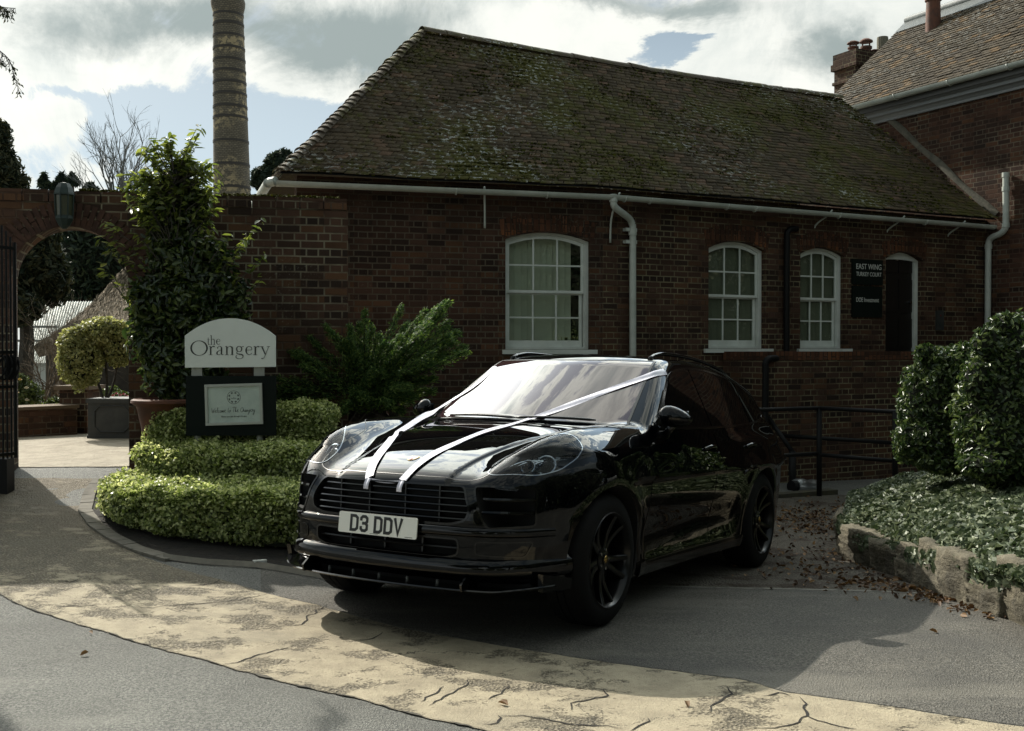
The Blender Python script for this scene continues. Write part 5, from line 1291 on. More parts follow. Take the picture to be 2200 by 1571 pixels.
def asphalt_mat(name, c1, c2, patch, speck=.4, warm=None):
    m_ = bpy.data.materials.new(name); m_.use_nodes = True; t = NT(m_.node_tree); b = t.n['Principled BSDF']; o = t.obj()
    ag = t.noise(o, 85, 4, .75); vo = t.node('ShaderNodeTexVoronoi'); t.put(vo.inputs['Vector'], o); vo.inputs['Scale'].default_value = 130
    c = t.mix(t.step(ag, .38, .66), c1, c2); pt = t.step(t.noise(o, 1.1, 6, .6), .38, .66); c = t.mix(t.mul(pt, .55), c, patch)
    st = t.step(t.noise(o, 260, 2), .62, .72); c = t.mix(t.mul(st, speck), c, (.30, .30, .28)); dk = t.step(t.noise(o, 75, 4, .75), .58, .68); c = t.mix(t.mul(dk, .6), c, (c1[0]*.3, c1[1]*.3, c1[2]*.3))  # random pale specks, then random dark ones
    if warm: c = t.mix(t.mul(t.step(t.noise(t.scale(o, (.6, 1.6, 1)), 1.7, 6, .65), .50, .66), .8), c, warm)
    c = t.mix(t.mul(t.step(t.noise(t.scale(o, (1, 2.6, 1)), .45, 5, .65), .50, .68), .45), c, (c2[0] * 1.15, c2[1] * 1.15, c2[2] * 1.12)); t.put(b.inputs['Base Color'], c); b.inputs['Roughness'].default_value = .75; b.inputs['Specular IOR Level'].default_value = .35
    t.put(b.inputs['Normal'], t.bump(t.add(ag, t.mul(vo.outputs['Distance'], .7)), 1.0, .012)); return m_
M['asphalt'] = asphalt_mat('worn_asphalt', (.075, .077, .070), (.26, .257, .228), (.085, .083, .074))
M['asphalt2'] = asphalt_mat('bay_asphalt', (.052, .048, .039), (.215, .20, .17), (.055, .053, .048))
M['apron'] = asphalt_mat('sandy_road_base', (.10, .085, .055), (.22, .185, .12), (.09, .078, .055), .3, warm=(.31, .255, .16))
def apron_mat():
    m_ = bpy.data.materials.new('worn_buff_surfacing'); m_.use_nodes = True; t = NT(m_.node_tree); b = t.n['Principled BSDF']; o = t.obj()
    fine = t.noise(o, 95, 4, .7); buff = t.mix(t.step(t.noise(o, 5, 6, .65), .35, .7), (.40, .342, .238), (.28, .238, .165)); buff = t.mix(t.mul(t.step(fine, .55, .75), .5), buff, (.16, .13, .09))
    agg = t.mix(t.step(t.noise(o, 130, 2, .7), .42, .6), (.085, .07, .047), (.36, .31, .22))
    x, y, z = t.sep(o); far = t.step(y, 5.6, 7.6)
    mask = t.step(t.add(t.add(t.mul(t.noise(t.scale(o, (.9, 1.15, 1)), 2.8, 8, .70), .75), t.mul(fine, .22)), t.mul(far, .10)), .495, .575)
    vg_ = t.node('ShaderNodeTexVoronoi'); t.put(vg_.inputs['Vector'], o); vg_.inputs['Scale'].default_value = 62; agg = t.mix(t.step(vg_.outputs['Distance'], .25, .55), agg, (.035, .03, .022))
    c = t.mix(t.mul(mask, .70), buff, agg); sp = t.step(t.noise(o, 42, 5, .8), .56, .66); c = t.mix(t.mul(sp, .55), c, (.13, .105, .07))
    vc = t.node('ShaderNodeTexVoronoi', feature='DISTANCE_TO_EDGE'); wv = t.node('ShaderNodeVectorMath', operation='ADD'); t.put(wv.inputs[0], o); t.put(wv.inputs[1], t.scale(t.noise(o, 2.5, 6, .7, col=True), (.55, .55, 0))); t.put(vc.inputs['Vector'], wv.outputs[0]); vc.inputs['Scale'].default_value = 1.5
    ck = t.mul(t.step(vc.outputs['Distance'], .0015, .007, 1.0, 0.0), t.step(t.noise(o, 1.3, 3), .48, .56)); c = t.mix(t.mul(ck, .8), c, (.03, .025, .018)); c = t.mix(t.mul(t.step(y, 7.2, 9.0), .75), c, t.mix(t.step(fine, .42, .62), (.07, .054, .034), (.29, .235, .155)))  # last mix: browner towards the wall, with its shade put into the colour
    st = t.step(t.noise(t.scale(o, (1, 2.4, 1)), .9, 5, .6), .52, .68); c = t.mix(t.mul(st, .45), c, (.17, .15, .11))
    t.put(b.inputs['Base Color'], c); b.inputs['Roughness'].default_value = .8; b.inputs['Specular IOR Level'].default_value = .35
    t.put(b.inputs['Normal'], t.bump(t.add(t.mul(fine, .8), t.mul(t.mul(mask, vg_.outputs['Distance']), -1.6)), 1.0, .012)); return m_
M['buff'] = apron_mat()
gr_ = []; xs = np.concatenate([np.linspace(-400, -14, 14), np.linspace(-12, 12, 81), np.linspace(14, 400, 14)]); ys = np.concatenate([np.linspace(-300, -8, 10), np.linspace(-6, 22, 93), np.linspace(26, 600, 16)])
X_, Y_ = np.meshgrid(xs, ys, indexing='ij'); Z_ = gz(X_, Y_); nu, nv = X_.shape; i = np.arange(nu - 1)[:, None] * nv + np.arange(nv - 1)[None]
me_ = npmesh('ground', np.stack([X_, Y_, Z_], -1).reshape(-1, 3), np.stack([i, i + nv, i + nv + 1, i + 1], -1).reshape(-1, 4)); g_ = link('ground', me_, M['asphalt'], None, True); g_['kind'] = 'structure'
def gpx(lst): return [ground_at(*p) for p in lst]
up = gpx([(-420, 1040), (-200, 1034), (0, 1028), (110, 1028), (205, 1029), (188, 1062), (176, 1100), (200, 1135), (240, 1163), (290, 1190), (360, 1216), (430, 1236), (478, 1247), (575, 1277), (677, 1300), (860, 1350), (1068, 1388), (1289, 1423), (1395, 1437), (1600, 1463), (1690, 1490), (1900, 1518), (2100, 1550), (2260, 1572), (2400, 1590)])
lo = gpx([(-420, 1150), (-260, 1200), (-100, 1248), (0, 1279), (56, 1307), (143, 1335), (229, 1360), (327, 1392), (444, 1420), (489, 1435), (602, 1465), (677, 1484), (760, 1500), (823, 1519), (900, 1540), (995, 1560), (1080, 1580), (1180, 1602), (1300, 1628), (1450, 1660), (1650, 1690), (1850, 1720), (2000, 1740), (2200, 1770), (2400, 1800)])
def wig(pts, a, s): return [Vector((p.x + a * mnoise.noise(Vector((i * .35, s, 0))), p.y + a * mnoise.noise(Vector((i * .35, s + 5, 0))), 0)) for i, p in enumerate(pts)]
up2 = wig([Vector(p) for p in resample([(p.x, p.y) for p in up], 240).tolist()] if False else [Vector((a, b, 0)) for a, b in resample([(p.x, p.y) for p in up], 240)], .012, 1.)
lo2 = wig([Vector((a, b, 0)) for a, b in resample([(p.x, p.y) for p in lo], 240)], .02, 9.)
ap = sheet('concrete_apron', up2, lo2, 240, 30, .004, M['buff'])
# cracks in the buff surfacing
CR = [[(478, 1247), (440, 1258), (400, 1262)], [(575, 1277), (530, 1288), (480, 1295), (420, 1300), (380, 1302), (330, 1307), (290, 1308)], [(630, 1392), (590, 1400), (550, 1412), (515, 1424), (480, 1430)],
      [(115, 1307), (160, 1304), (200, 1302)], [(955, 1372 + 105), (930, 1492), (905, 1512)], [(1010, 1460), (1000, 1475), (960, 1478 + 20), (925, 1500 + 20)], [(1095, 1474), (1080, 1490), (1060, 1500), (1050, 1507)],
      [(1300, 1482), (1296, 1500), (1270, 1505), (1232, 1512), (1225, 1530)], [(1070, 1540), (1110, 1541), (1150, 1547), (1200, 1552), (1240, 1560), (1290, 1562), (1340, 1568)], [(1070, 1540), (1068, 1556), (1040, 1562)],
      [(1568, 1478), (1560, 1500), (1535, 1515), (1528, 1530), (1515, 1535)], [(1394, 1545), (1375, 1562), (1355, 1575)], [(1640, 1500), (1680, 1490), (1700, 1497)], [(1725, 1500), (1722, 1520), (1735, 1540), (1720, 1552), (1690, 1563), (1640, 1566), (1600, 1571)],
      [(1735, 1540), (1760, 1555), (1800, 1562), (1840, 1571)], [(700, 1300), (640, 1345), (600, 1350)], [(0, 1245), (40, 1247), (70, 1243)], [(120, 1248), (150, 1252), (168, 1247)], [(820, 1360), (800, 1375), (760, 1378)]]
mb = MB()
for c_ in CR:
    pts = gpx(c_); pl = resample([(p.x, p.y) for p in pts], max(6, int(sum((pts[i+1] - pts[i]).length for i in range(len(pts)-1)) / .03))); n = len(pl); sd_ = random.random() * 99; rows = []
    for k, (x, y) in enumerate(pl):
        a = pl[max(k-1, 0)]; b = pl[min(k+1, n-1)]; t_ = Vector((b[0]-a[0], b[1]-a[1])).normalized(); nn_ = Vector((-t_.y, t_.x)); o_ = .028 * mnoise.noise(Vector((k * .5, sd_, 0))) + .01 * mnoise.noise(Vector((k * 1.7, sd_, 0)))
        w_ = (.0035 + .006 * abs(mnoise.noise(Vector((k * .4, sd_, 7))))) * (1 - abs(2 * k / (n - 1) - 1)**3 * .9); x += nn_.x * o_; y += nn_.y * o_
        rows.append([(x + nn_.x * w_, y + nn_.y * w_, gzf(x, y) + .0065), (x - nn_.x * w_, y - nn_.y * w_, gzf(x, y) + .0065)])
    mb.grid(rows)
build('crack', mb, mat('crack_shadow', (.012, .010, .008), 1), ap)
# dark worn joint where road meets apron
mb = MB(); pl = resample([(p.x, p.y) for p in lo2], 500); rows = []
for k in range(1, 499):
    a, b = pl[k-1], pl[k+1]; t_ = Vector((b[0]-a[0], b[1]-a[1])).normalized(); nn_ = Vector((-t_.y, t_.x)); w_ = .0018 + .016 * max(0, mnoise.noise(Vector((k * .13, 3, 0))) + .02); x, y = pl[k]; x += .01 * mnoise.noise(Vector((k * .5, 0, 0))); y += .01 * mnoise.noise(Vector((k * .5, 4, 0)))
    rows.append([(x + nn_.x * w_, y + nn_.y * w_, gzf(x, y) + .0075), (x - nn_.x * w_, y - nn_.y * w_, gzf(x, y) + .0075)])
mb.grid(rows); build('joint', mb, mat('open_joint', (.05, .045, .036), 1, c2=(.10, .088, .068), nscale=40), ap)
# parking bay asphalt between apron and concrete edging
edge = gpx([(560, 1221), (700, 1243), (900, 1252), (1200, 1257), (1460, 1262), (1700, 1267), (1900, 1272), (2000, 1277)]) + gpx([(2075, 1300), (2150, 1318), (2260, 1335), (2400, 1365)])
bayl = gpx([(560, 1275), (677, 1300), (860, 1350), (1068, 1388), (1289, 1423), (1395, 1437), (1600, 1463), (1690, 1490), (1900, 1518), (2100, 1550), (2260, 1572), (2400, 1590)])
bay = sheet('parking_bay', edge, [p + Vector((0, .02, 0)) for p in bayl], 100, 24, .002, M['asphalt2'])
mb = MB(); pts = gpx([(1380, 1260), (1460, 1262), (1700, 1267), (1900, 1272), (2010, 1278)]); pl = resample([(p.x, p.y) for p in pts], 40); mb.grid([[(x, y - .018, gzf(x, y) + .006), (x, y + .018, gzf(x, y) + .006)] for x, y in pl]); ke = build('edging', mb, mat('concrete_edging', (.20, .19, .16), .9, c2=(.10, .095, .08), nscale=20)); ke['kind'] = 'structure'
# leaf-strewn gravel beyond
def gravel_mat():
    m_ = bpy.data.materials.new('leafy_gravel'); m_.use_nodes = True; t = NT(m_.node_tree); b = t.n['Principled BSDF']; o = t.obj()
    v = t.node('ShaderNodeTexVoronoi'); t.put(v.inputs['Vector'], o); v.inputs['Scale'].default_value = 55
    c = t.mix(t.node('ShaderNodeSeparateColor').outputs[0] if False else t.noise(o, 60, 3, .7), (.035, .03, .022), (.16, .14, .11)); c = t.mix(t.step(t.noise(o, 3, 5, .7), .48, .6), c, (.04, .026, .015))
    t.put(b.inputs['Base Color'], c); b.inputs['Roughness'].default_value = .95; t.put(b.inputs['Normal'], t.bump(v.outputs['Distance'], 1.0, .02)); return m_
M['gravel'] = gravel_mat()
ge_ = [p + Vector((0, .02, 0)) for p in gpx([(1380, 1260), (1460, 1262), (1700, 1267), (1900, 1272), (2010, 1278)])]
gb = [Vector((.6, 13.2, 0)), Vector((2, 13.0, 0)), Vector((3, 13.0, 0)), Vector((4, 12.95, 0)), Vector((5.5, 12.6, 0))]
sheet('gravel', ge_, gb, 40, 60, .003, M['gravel'])
# paving beyond the gate and the threshold strip
M['paving'] = mat('worn_stone_paving', (.22, .185, .13), .85, c2=(.30, .26, .19), nscale=5, bumpd=(16, .9, .03))
pa = gpx([(-60, 1006), (60, 1005), (160, 1004), (276, 1003)]); pb = [Vector((-8.5, 17, 0)), Vector((-6, 17, 0)), Vector((-4, 17, 0)), Vector((-2.6, 17, 0))]
sheet('paving', pa, pb, 30, 40, .006, M['paving'])
# planting bed soil and brick kerb
bedf = gpx([(214, 1032), (192, 1062), (183, 1100), (206, 1132), (246, 1159), (298, 1184), (370, 1205), (440, 1213), (560, 1219), (720, 1243)])
bedb = [Vector((-3.62, 9.9, 0)), Vector((-3.5, 9.9, 0)), Vector((-3.3, 9.9, 0)), Vector((-3, 9.9, 0)), Vector((-2.6, 9.95, 0)), Vector((-2.2, 10.1, 0)), Vector((-1.9, 10.2, 0)), Vector((-1.5, 10.3, 0)), Vector((-.9, 10.3, 0)), Vector((.2, 10.3, 0))]
bs = sheet('soil', bedf, bedb, 60, 40, .010, M['soil'])
kb = thing('brick_kerb', 'curved row of grey brick kerbs edging the hedge bed', 'kerb', tuple(bedf[3])); pl = resample([(p.x, p.y) for p in bedf[:7]], 22); mk = mat('kerb_brick', (.11, .10, .08), .9, c2=(.16, .145, .115), nscale=9, bumpd=(40, .5, .005))
for k in range(21):
    a = Vector(pl[k]); b = Vector(pl[k+1]); t_ = (b - a); n_ = Vector((-t_.y, t_.x)).normalized(); e_ = t_.normalized() * .003; h_ = .020 + random.random() * .004; q_ = [a + e_ - n_ * .055, b - e_ - n_ * .055, b - e_ + n_ * .05, a + e_ + n_ * .05]
    mb = MB(); mb.add([(p.x, p.y, gzf(p.x, p.y) - .06) for p in q_] + [(p.x, p.y, gzf(p.x, p.y) + h_) for p in q_], [(0,3,2,1),(4,5,6,7),(0,1,5,4),(1,2,6,5),(2,3,7,6),(3,0,4,7)]); build('kerb_stone', mb, mk, kb, world=True)
pts = gpx([(350, 1203), (440, 1214), (560, 1221), (700, 1245), (800, 1262)]); pl = resample([(p.x, p.y) for p in pts], 20); mb = MB(); mb.grid([[(x - .0, y - .02, gzf(x, y) + .009), (x, y + .02, gzf(x, y) + .04)] for x, y in pl]); build('kerb_edge', mb, mk, kb, world=True)
# ================================================================== FOLIAGE
def leaves(C, N_, size, rng, tilt=.7, shape='diamond', aspect=.55, fold=.18, up=None, sizev=.3):
    """C centres, N_ preferred normals; returns verts, faces, var"""
    n = len(C); nr = N_ + rng.normal(0, tilt, (n, 3)); nr /= np.linalg.norm(nr, axis=1, keepdims=True) + 1e-9
    a = rng.normal(0, 1, (n, 3)) if up is None else up + rng.normal(0, .5, (n, 3)); a -= nr * (a * nr).sum(1, keepdims=True); a /= np.linalg.norm(a, axis=1, keepdims=True) + 1e-9; b = np.cross(nr, a)
    s = (size * (1 + rng.uniform(-sizev, sizev, n)))[:, None]
    if shape == 'diamond':
        tip = C + a * s * .5; base = C - a * s * .5; l = C + b * s * aspect * .5 - a * s * .04 + nr * s * fold; r = C - b * s * aspect * .5 - a * s * .04 + nr * s * fold
        V_ = np.stack([base, r, tip, l], 1).reshape(-1, 3); i = np.arange(n) * 4; F_ = np.stack([i, i + 1, i + 2, i + 3], 1); k = 4
    else:   # six-point leaf: two quads
        p = [-.5, -.15, .22, .5]; w_ = aspect * .5
        base = C + a * s * -.5; tip = C + a * s * .5 - nr * s * fold * .6; l1 = C - a * s * .18 + b * s * w_ + nr * s * fold; l2 = C + a * s * .20 + b * s * w_ * .85 + nr * s * fold * .7; r1 = C - a * s * .18 - b * s * w_ + nr * s * fold; r2 = C + a * s * .20 - b * s * w_ * .85 + nr * s * fold * .7
        V_ = np.stack([base, r1, r2, tip, l2, l1], 1).reshape(-1, 3); i = np.arange(n) * 6; F_ = np.concatenate([np.stack([i, i + 1, i + 2, i + 3], 1), np.stack([i, i + 3, i + 4, i + 5], 1)]); k = 6
    return V_, F_, np.repeat(rng.random(n), k)
def leaf_obj(name, parts, m_, parent=None):
    vs, fs, va = [], [], []; o_ = 0
    for V_, F_, A_ in parts: vs.append(V_); fs.append(F_ + o_); va.append(A_); o_ += len(V_)
    V_ = np.concatenate(vs)
    if parent is not None:
        im = np.array(world_of(parent).inverted()); V_ = V_ @ im[:3, :3].T + im[:3, 3]
    return link(name, npmesh(name, V_, np.concatenate(fs), np.concatenate(va)), m_, parent)
def nz3(P, s, seed=0):
    return np.array([mnoise.noise(Vector((p[0] * s + seed, p[1] * s, p[2] * s))) for p in P])
M['hedge'] = leaf_mat('variegated_hedge_leaf', (.030, .050, .013), (.23, .29, .075), (.74, .76, .38), .5, .42)
M['hedge_core'] = mat('hedge_inner_shade', (.010, .013, .005), .95)  # near-black solid core added to block light and stand in for inner shade
def poly_in(P, poly):
    x, y = P[:, 0], P[:, 1]; inside = np.zeros(len(P), bool); n = len(poly); j = n - 1
    for i in range(n):
        xi, yi = poly[i]; xj, yj = poly[j]; c = ((yi > y) != (yj > y)) & (x < (xj - xi) * (y - yi) / (yj - yi + 1e-12) + xi); inside ^= c; j = i
    return inside
def poly_dist(P, poly):
    best = np.full(len(P), 1e9); nrm = np.zeros((len(P), 2))
    for i in range(len(poly)):
        a = np.array(poly[i]); b = np.array(poly[(i+1) % len(poly)]); d_ = b - a; L = (d_ @ d_); t = np.clip(((P - a) @ d_) / L, 0, 1); q = a + t[:, None] * d_; v = P - q; ds = np.linalg.norm(v, axis=1)
        m = ds < best; best = np.where(m, ds, best); nrm[m] = (-v / (ds[:, None] + 1e-9))[m]
    return best, nrm
def hedge(label, foot, z0f, z1f, seed, n, size=.030, mats='hedge', group=None, name='hedge', r=.10, cat='hedge'):
    rng = np.random.default_rng(seed); fp = resample([tuple(p)[:2] for p in smooth_path([(*p, 0) for p in foot], 6, True)], 90, True); poly = [tuple(p) for p in fp]
    c = fp.mean(0); th = thing(name, label, cat, (c[0], c[1], gzf(*c)), 0, group)
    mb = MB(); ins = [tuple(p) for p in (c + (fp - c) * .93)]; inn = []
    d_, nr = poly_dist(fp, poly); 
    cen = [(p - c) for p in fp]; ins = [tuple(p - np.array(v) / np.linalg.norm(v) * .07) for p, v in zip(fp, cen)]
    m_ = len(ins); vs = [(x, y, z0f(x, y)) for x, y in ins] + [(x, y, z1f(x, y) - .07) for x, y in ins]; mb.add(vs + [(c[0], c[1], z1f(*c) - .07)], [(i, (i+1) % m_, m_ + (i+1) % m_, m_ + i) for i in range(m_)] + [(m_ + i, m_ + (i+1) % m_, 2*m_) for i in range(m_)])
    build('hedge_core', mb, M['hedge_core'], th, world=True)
    # top
    lo_, hi_ = fp.min(0), fp.max(0); P = rng.uniform(lo_ - .02, hi_ + .02, (n * 3, 2)); P = P[poly_in(P, poly)][:n]; dd, nn_ = poly_dist(P, poly); h = np.where(dd < r, r - np.sqrt(np.maximum(r*r - (r - dd)**2, 0)), 0)
    zt_ = np.array([z1f(x, y) for x, y in P]); bump_ = .042 * nz3(np.c_[P, zt_], 5, seed) + .018 * nz3(np.c_[P, zt_], 14, seed); C = np.c_[P, zt_ - h + bump_ - rng.exponential(.016, len(P))]; Nt = np.c_[-nn_ * np.clip(1 - dd / r, 0, 1)[:, None], np.ones(len(P))]
    # sides
    per = np.linalg.norm(np.roll(fp, -1, 0) - fp, axis=1).sum(); hh_ = float(np.mean([z1f(x, y) - z0f(x, y) for x, y in fp])); ns = int(n * per * hh_ / max(.1, (hi_ - lo_).prod() * .8))
    t = rng.random(ns); k = (t * 90).astype(int) % 90; fr = t * 90 - np.floor(t * 90); q = fp[k] * (1 - fr)[:, None] + fp[(k+1) % 90] * fr[:, None]; tg = fp[(k+1) % 90] - fp[k]; tg /= np.linalg.norm(tg, axis=1, keepdims=True); on = np.c_[tg[:, 1], -tg[:, 0]]
    s_ = ((q - c) * on).sum(1) < 0; on[s_] *= -1; z0_ = np.array([z0f(x, y) for x, y in q]); z1_ = np.array([z1f(x, y) for x, y in q]); u = rng.random(ns)**.9; z = z0_ + (z1_ - z0_) * u; rd = np.where(z1_ - z < r, r - np.sqrt(np.maximum(r*r - (r - (z1_ - z))**2, 0)), 0) + np.where(u < .15, (.15 - u) * .5, 0)
    P3 = np.c_[q, z]; off = .048 * nz3(P3, 4.5, seed + 3) + .02 * nz3(P3, 13, seed) - rng.exponential(.016, ns) - rd; C2 = np.c_[q + on * off[:, None], z]; N2 = np.c_[on, np.full(ns, .45)]
    Ca = np.concatenate([C, C2]); Na = np.concatenate([Nt, N2]); V_, F_, A_ = leaves(Ca, Na, size, rng, .62, 'diamond', .72, .15)
    # shoots sticking out
    ks = rng.choice(len(Ca), len(Ca) // 8); up_ = Na[ks] / np.linalg.norm(Na[ks], axis=1, keepdims=True); C3 = Ca[ks] + up_ * rng.uniform(.01, .045, (len(ks), 1)) + rng.normal(0, .006, (len(ks), 3)); p2 = leaves(C3, up_, size * 1.1, rng, .9, 'diamond', .6, .25)
    leaf_obj('foliage', [(V_, F_, A_ * .85), (p2[0], p2[1], .35 + .65 * p2[2])], M[mats], th); return th
# hedge tiers
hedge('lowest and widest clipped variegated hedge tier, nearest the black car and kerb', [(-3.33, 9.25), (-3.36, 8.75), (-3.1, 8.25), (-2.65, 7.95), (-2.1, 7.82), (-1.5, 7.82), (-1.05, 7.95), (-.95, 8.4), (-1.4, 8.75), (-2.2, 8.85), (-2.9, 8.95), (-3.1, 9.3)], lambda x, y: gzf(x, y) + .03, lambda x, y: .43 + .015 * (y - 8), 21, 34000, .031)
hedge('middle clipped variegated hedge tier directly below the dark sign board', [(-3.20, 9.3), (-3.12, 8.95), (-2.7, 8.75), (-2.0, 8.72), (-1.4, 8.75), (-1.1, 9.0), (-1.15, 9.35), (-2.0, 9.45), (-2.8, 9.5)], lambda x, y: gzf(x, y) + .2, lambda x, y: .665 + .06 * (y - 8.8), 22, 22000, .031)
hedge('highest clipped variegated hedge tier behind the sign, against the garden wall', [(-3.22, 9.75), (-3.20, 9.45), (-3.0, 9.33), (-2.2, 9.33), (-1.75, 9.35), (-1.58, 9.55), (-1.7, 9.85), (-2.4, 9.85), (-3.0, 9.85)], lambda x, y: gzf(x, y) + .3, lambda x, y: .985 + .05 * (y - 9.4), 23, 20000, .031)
# ---- sign in the hedge
YS = 9.22
sg_ = thing('welcome_sign', 'white arched board reading the Orangery on posts above a dark green notice board', 'sign', tuple(at(495, 940, YS) )); Ms = Matrix.Translation((at(495, 800, YS).x, YS, 0)) @ Matrix.Rotation(R(2.0), 4, 'Z')
inv = Ms.inverted()
def sp(px, py, off=0.0): u, z = on_wall(Ms, px, py, off); return u, z
M['sign_white'] = mat('sign_white', (.74, .77, .72), .35, c2=(.69, .72, .67), nscale=3); M['text_grey'] = mat('dark_grey_lettering', (.022, .026, .022), .5)
L0, B0 = sp(397, 790); R0, _ = sp(592, 787); _, Tm = sp(495, 684); _, Te = sp(397, 722)
pl = [(L0 + .002, B0), (R0, B0 + .006)] + [(R0 + (L0 - R0) * t, Te + (Tm - Te) * (1 - abs(2*t - 1)**2.1)) for t in np.linspace(0, 1, 30)]
mb = MB(); mb.prism(pl, lambda u, v, d: (u, d, v), 0, .022); wb = child_at(sg_, 'header_board', mb, M['sign_white'], Ms)
for px in (423, 557):
    u, z1_ = sp(px, 786, .03); _, z0_ = sp(px, 808, .03); mb = MB(); mb.tube([(u, .05, z0_ - .9), (u, .05, z1_ + .1)], .028, 14); mb.box(u - .045, .022, z0_ - .0, u + .045, .03, z1_ + .02); child_at(sg_, 'post', mb, mat('aluminium_post', (.30, .31, .28), .45, metal=.2) if px == 423 else bpy.data.materials['aluminium_post'], Ms)
l_, t_ = sp(399, 808); r_, b_ = sp(593, 936); mb = MB(); mb.box(l_, .0, b_, r_, .02, t_); nb = child_at(sg_, 'notice_board', mb, M['sign_green'], Ms)
# framed notice, slightly askew
fl, ft = sp(440, 824, -.02); frr, fb = sp(564, 914, -.02); cx0, cz0 = (fl + frr) / 2, (ft + fb) / 2; hw, hh = (frr - fl) / 2, (ft - fb) / 2 - .004
Mf = Ms @ Matrix.Translation((cx0, -.0, cz0)) @ Matrix.Rotation(R(-1.6), 4, 'Y'); M['alu'] = mat('silver_frame', (.42, .44, .40), .35, metal=.3)
nf = thing('framed_notice', 'silver snap frame holding a Welcome to The Orangery sheet on the dark green board', 'notice', tuple(Mf @ Vector((0, -.01, -hh)))); fw = .024
mb = MB()
for x0, z0, x1, z1 in ((-hw, -hh, hw, -hh + fw), (-hw, hh - fw, hw, hh), (-hw, -hh + fw, -hw + fw, hh - fw), (hw - fw, -hh + fw, hw, hh - fw)):
    mb.box(x0, -.018, z0, x1, -.001, z1); mb.box(x0 + (.004 if x1 - x0 < .1 else 0), -.022, z0 + (.004 if z1 - z0 < .1 else 0), x1 - (.004 if x1 - x0 < .1 else 0), -.018, z1 - (.004 if z1 - z0 < .1 else 0))
child_at(nf, 'frame', mb, M['alu'], Mf); mb = MB(); mb.box(-hw + fw, -.008, -hh + fw, hw - fw, -.002, hh - fw); pp = child_at(nf, 'paper', mb, mat('notice_paper', (.50, .57, .51), .4, c2=(.42, .49, .44), nscale=6, bumpd=(9, .4, .01)), Mf)
RX = Matrix.Rotation(R(90), 4, 'X'); rr_ = .056; mb = MB()
mb.lathe([(rr_ - .0016, 0), (rr_ + .0016, 0)], 48, Matrix.Translation((0, -.0095, .060)) @ RX)
for k in range(8):
    a = math.pi / 8 + k * math.pi / 4; c0 = Vector((.040 * math.cos(a), 0, .060 + .040 * math.sin(a))); 
    for dx_ in (-.0055, 0, .0055): Mx = Matrix.Translation((c0.x, -.0095, c0.z)) @ Matrix.Rotation(-a + math.pi / 2, 4, 'Y'); mb.add([Mx @ Vector(p) for p in ((dx_ - .002, 0, -.006), (dx_ + .002, 0, -.006), (dx_ + .0022, 0, .007), (dx_ - .0022, 0, .007))], [(0, 1, 2, 3)])
child_at(nf if False else pp, 'round_emblem', mb, M['text_grey'], Mf)
text_mesh('the', .010, M['text_grey'], pp, Mf @ Matrix.Translation((0, -.0095, .061)) @ RX, ext=.0004); text_mesh('ORANGERY', .0085, M['text_grey'], pp, Mf @ Matrix.Translation((0, -.0095, .051)) @ RX, ext=.0004)
text_mesh('Please turn left through the gate', .0175, M['text_grey'], pp, Mf @ Matrix.Translation((-.003, -.0095, -.104)) @ RX, ext=.0004, sx=.95)
# pen strokes with varying width: glyph = list of strokes [(x, y, w), ...]
def pen(mb, strokes, fn, depth0, k0=0):
    for k, st in enumerate(strokes):
        pl = smooth_path(st, 8) if len(st) > 2 else [Vector(st[0]).lerp(Vector(st[1]), t) for t in (0, .5, 1)]; rows = []
        for i, p in enumerate(pl):
            a = pl[max(i-1, 0)]; b = pl[min(i+1, len(pl)-1)]; t_ = Vector((b.x - a.x, b.y - a.y)); t_ = t_.normalized() if t_.length > 1e-9 else Vector((1, 0)); n_ = Vector((-t_.y, t_.x)); w_ = p.z / 2
            rows.append([fn(p.x + n_.x * w_, p.y + n_.y * w_, depth0 - .00008 * (k + k0)), fn(p.x - n_.x * w_, p.y - n_.y * w_, depth0 - .00008 * (k + k0))])
        mb.grid(rows)
T, N1 = .155, .05     # thick and hairline, in x-heights
def serif(x, y, w=.34): return [(x - w / 2, y, .05), (x, y, .04), (x + w / 2, y, .05)]
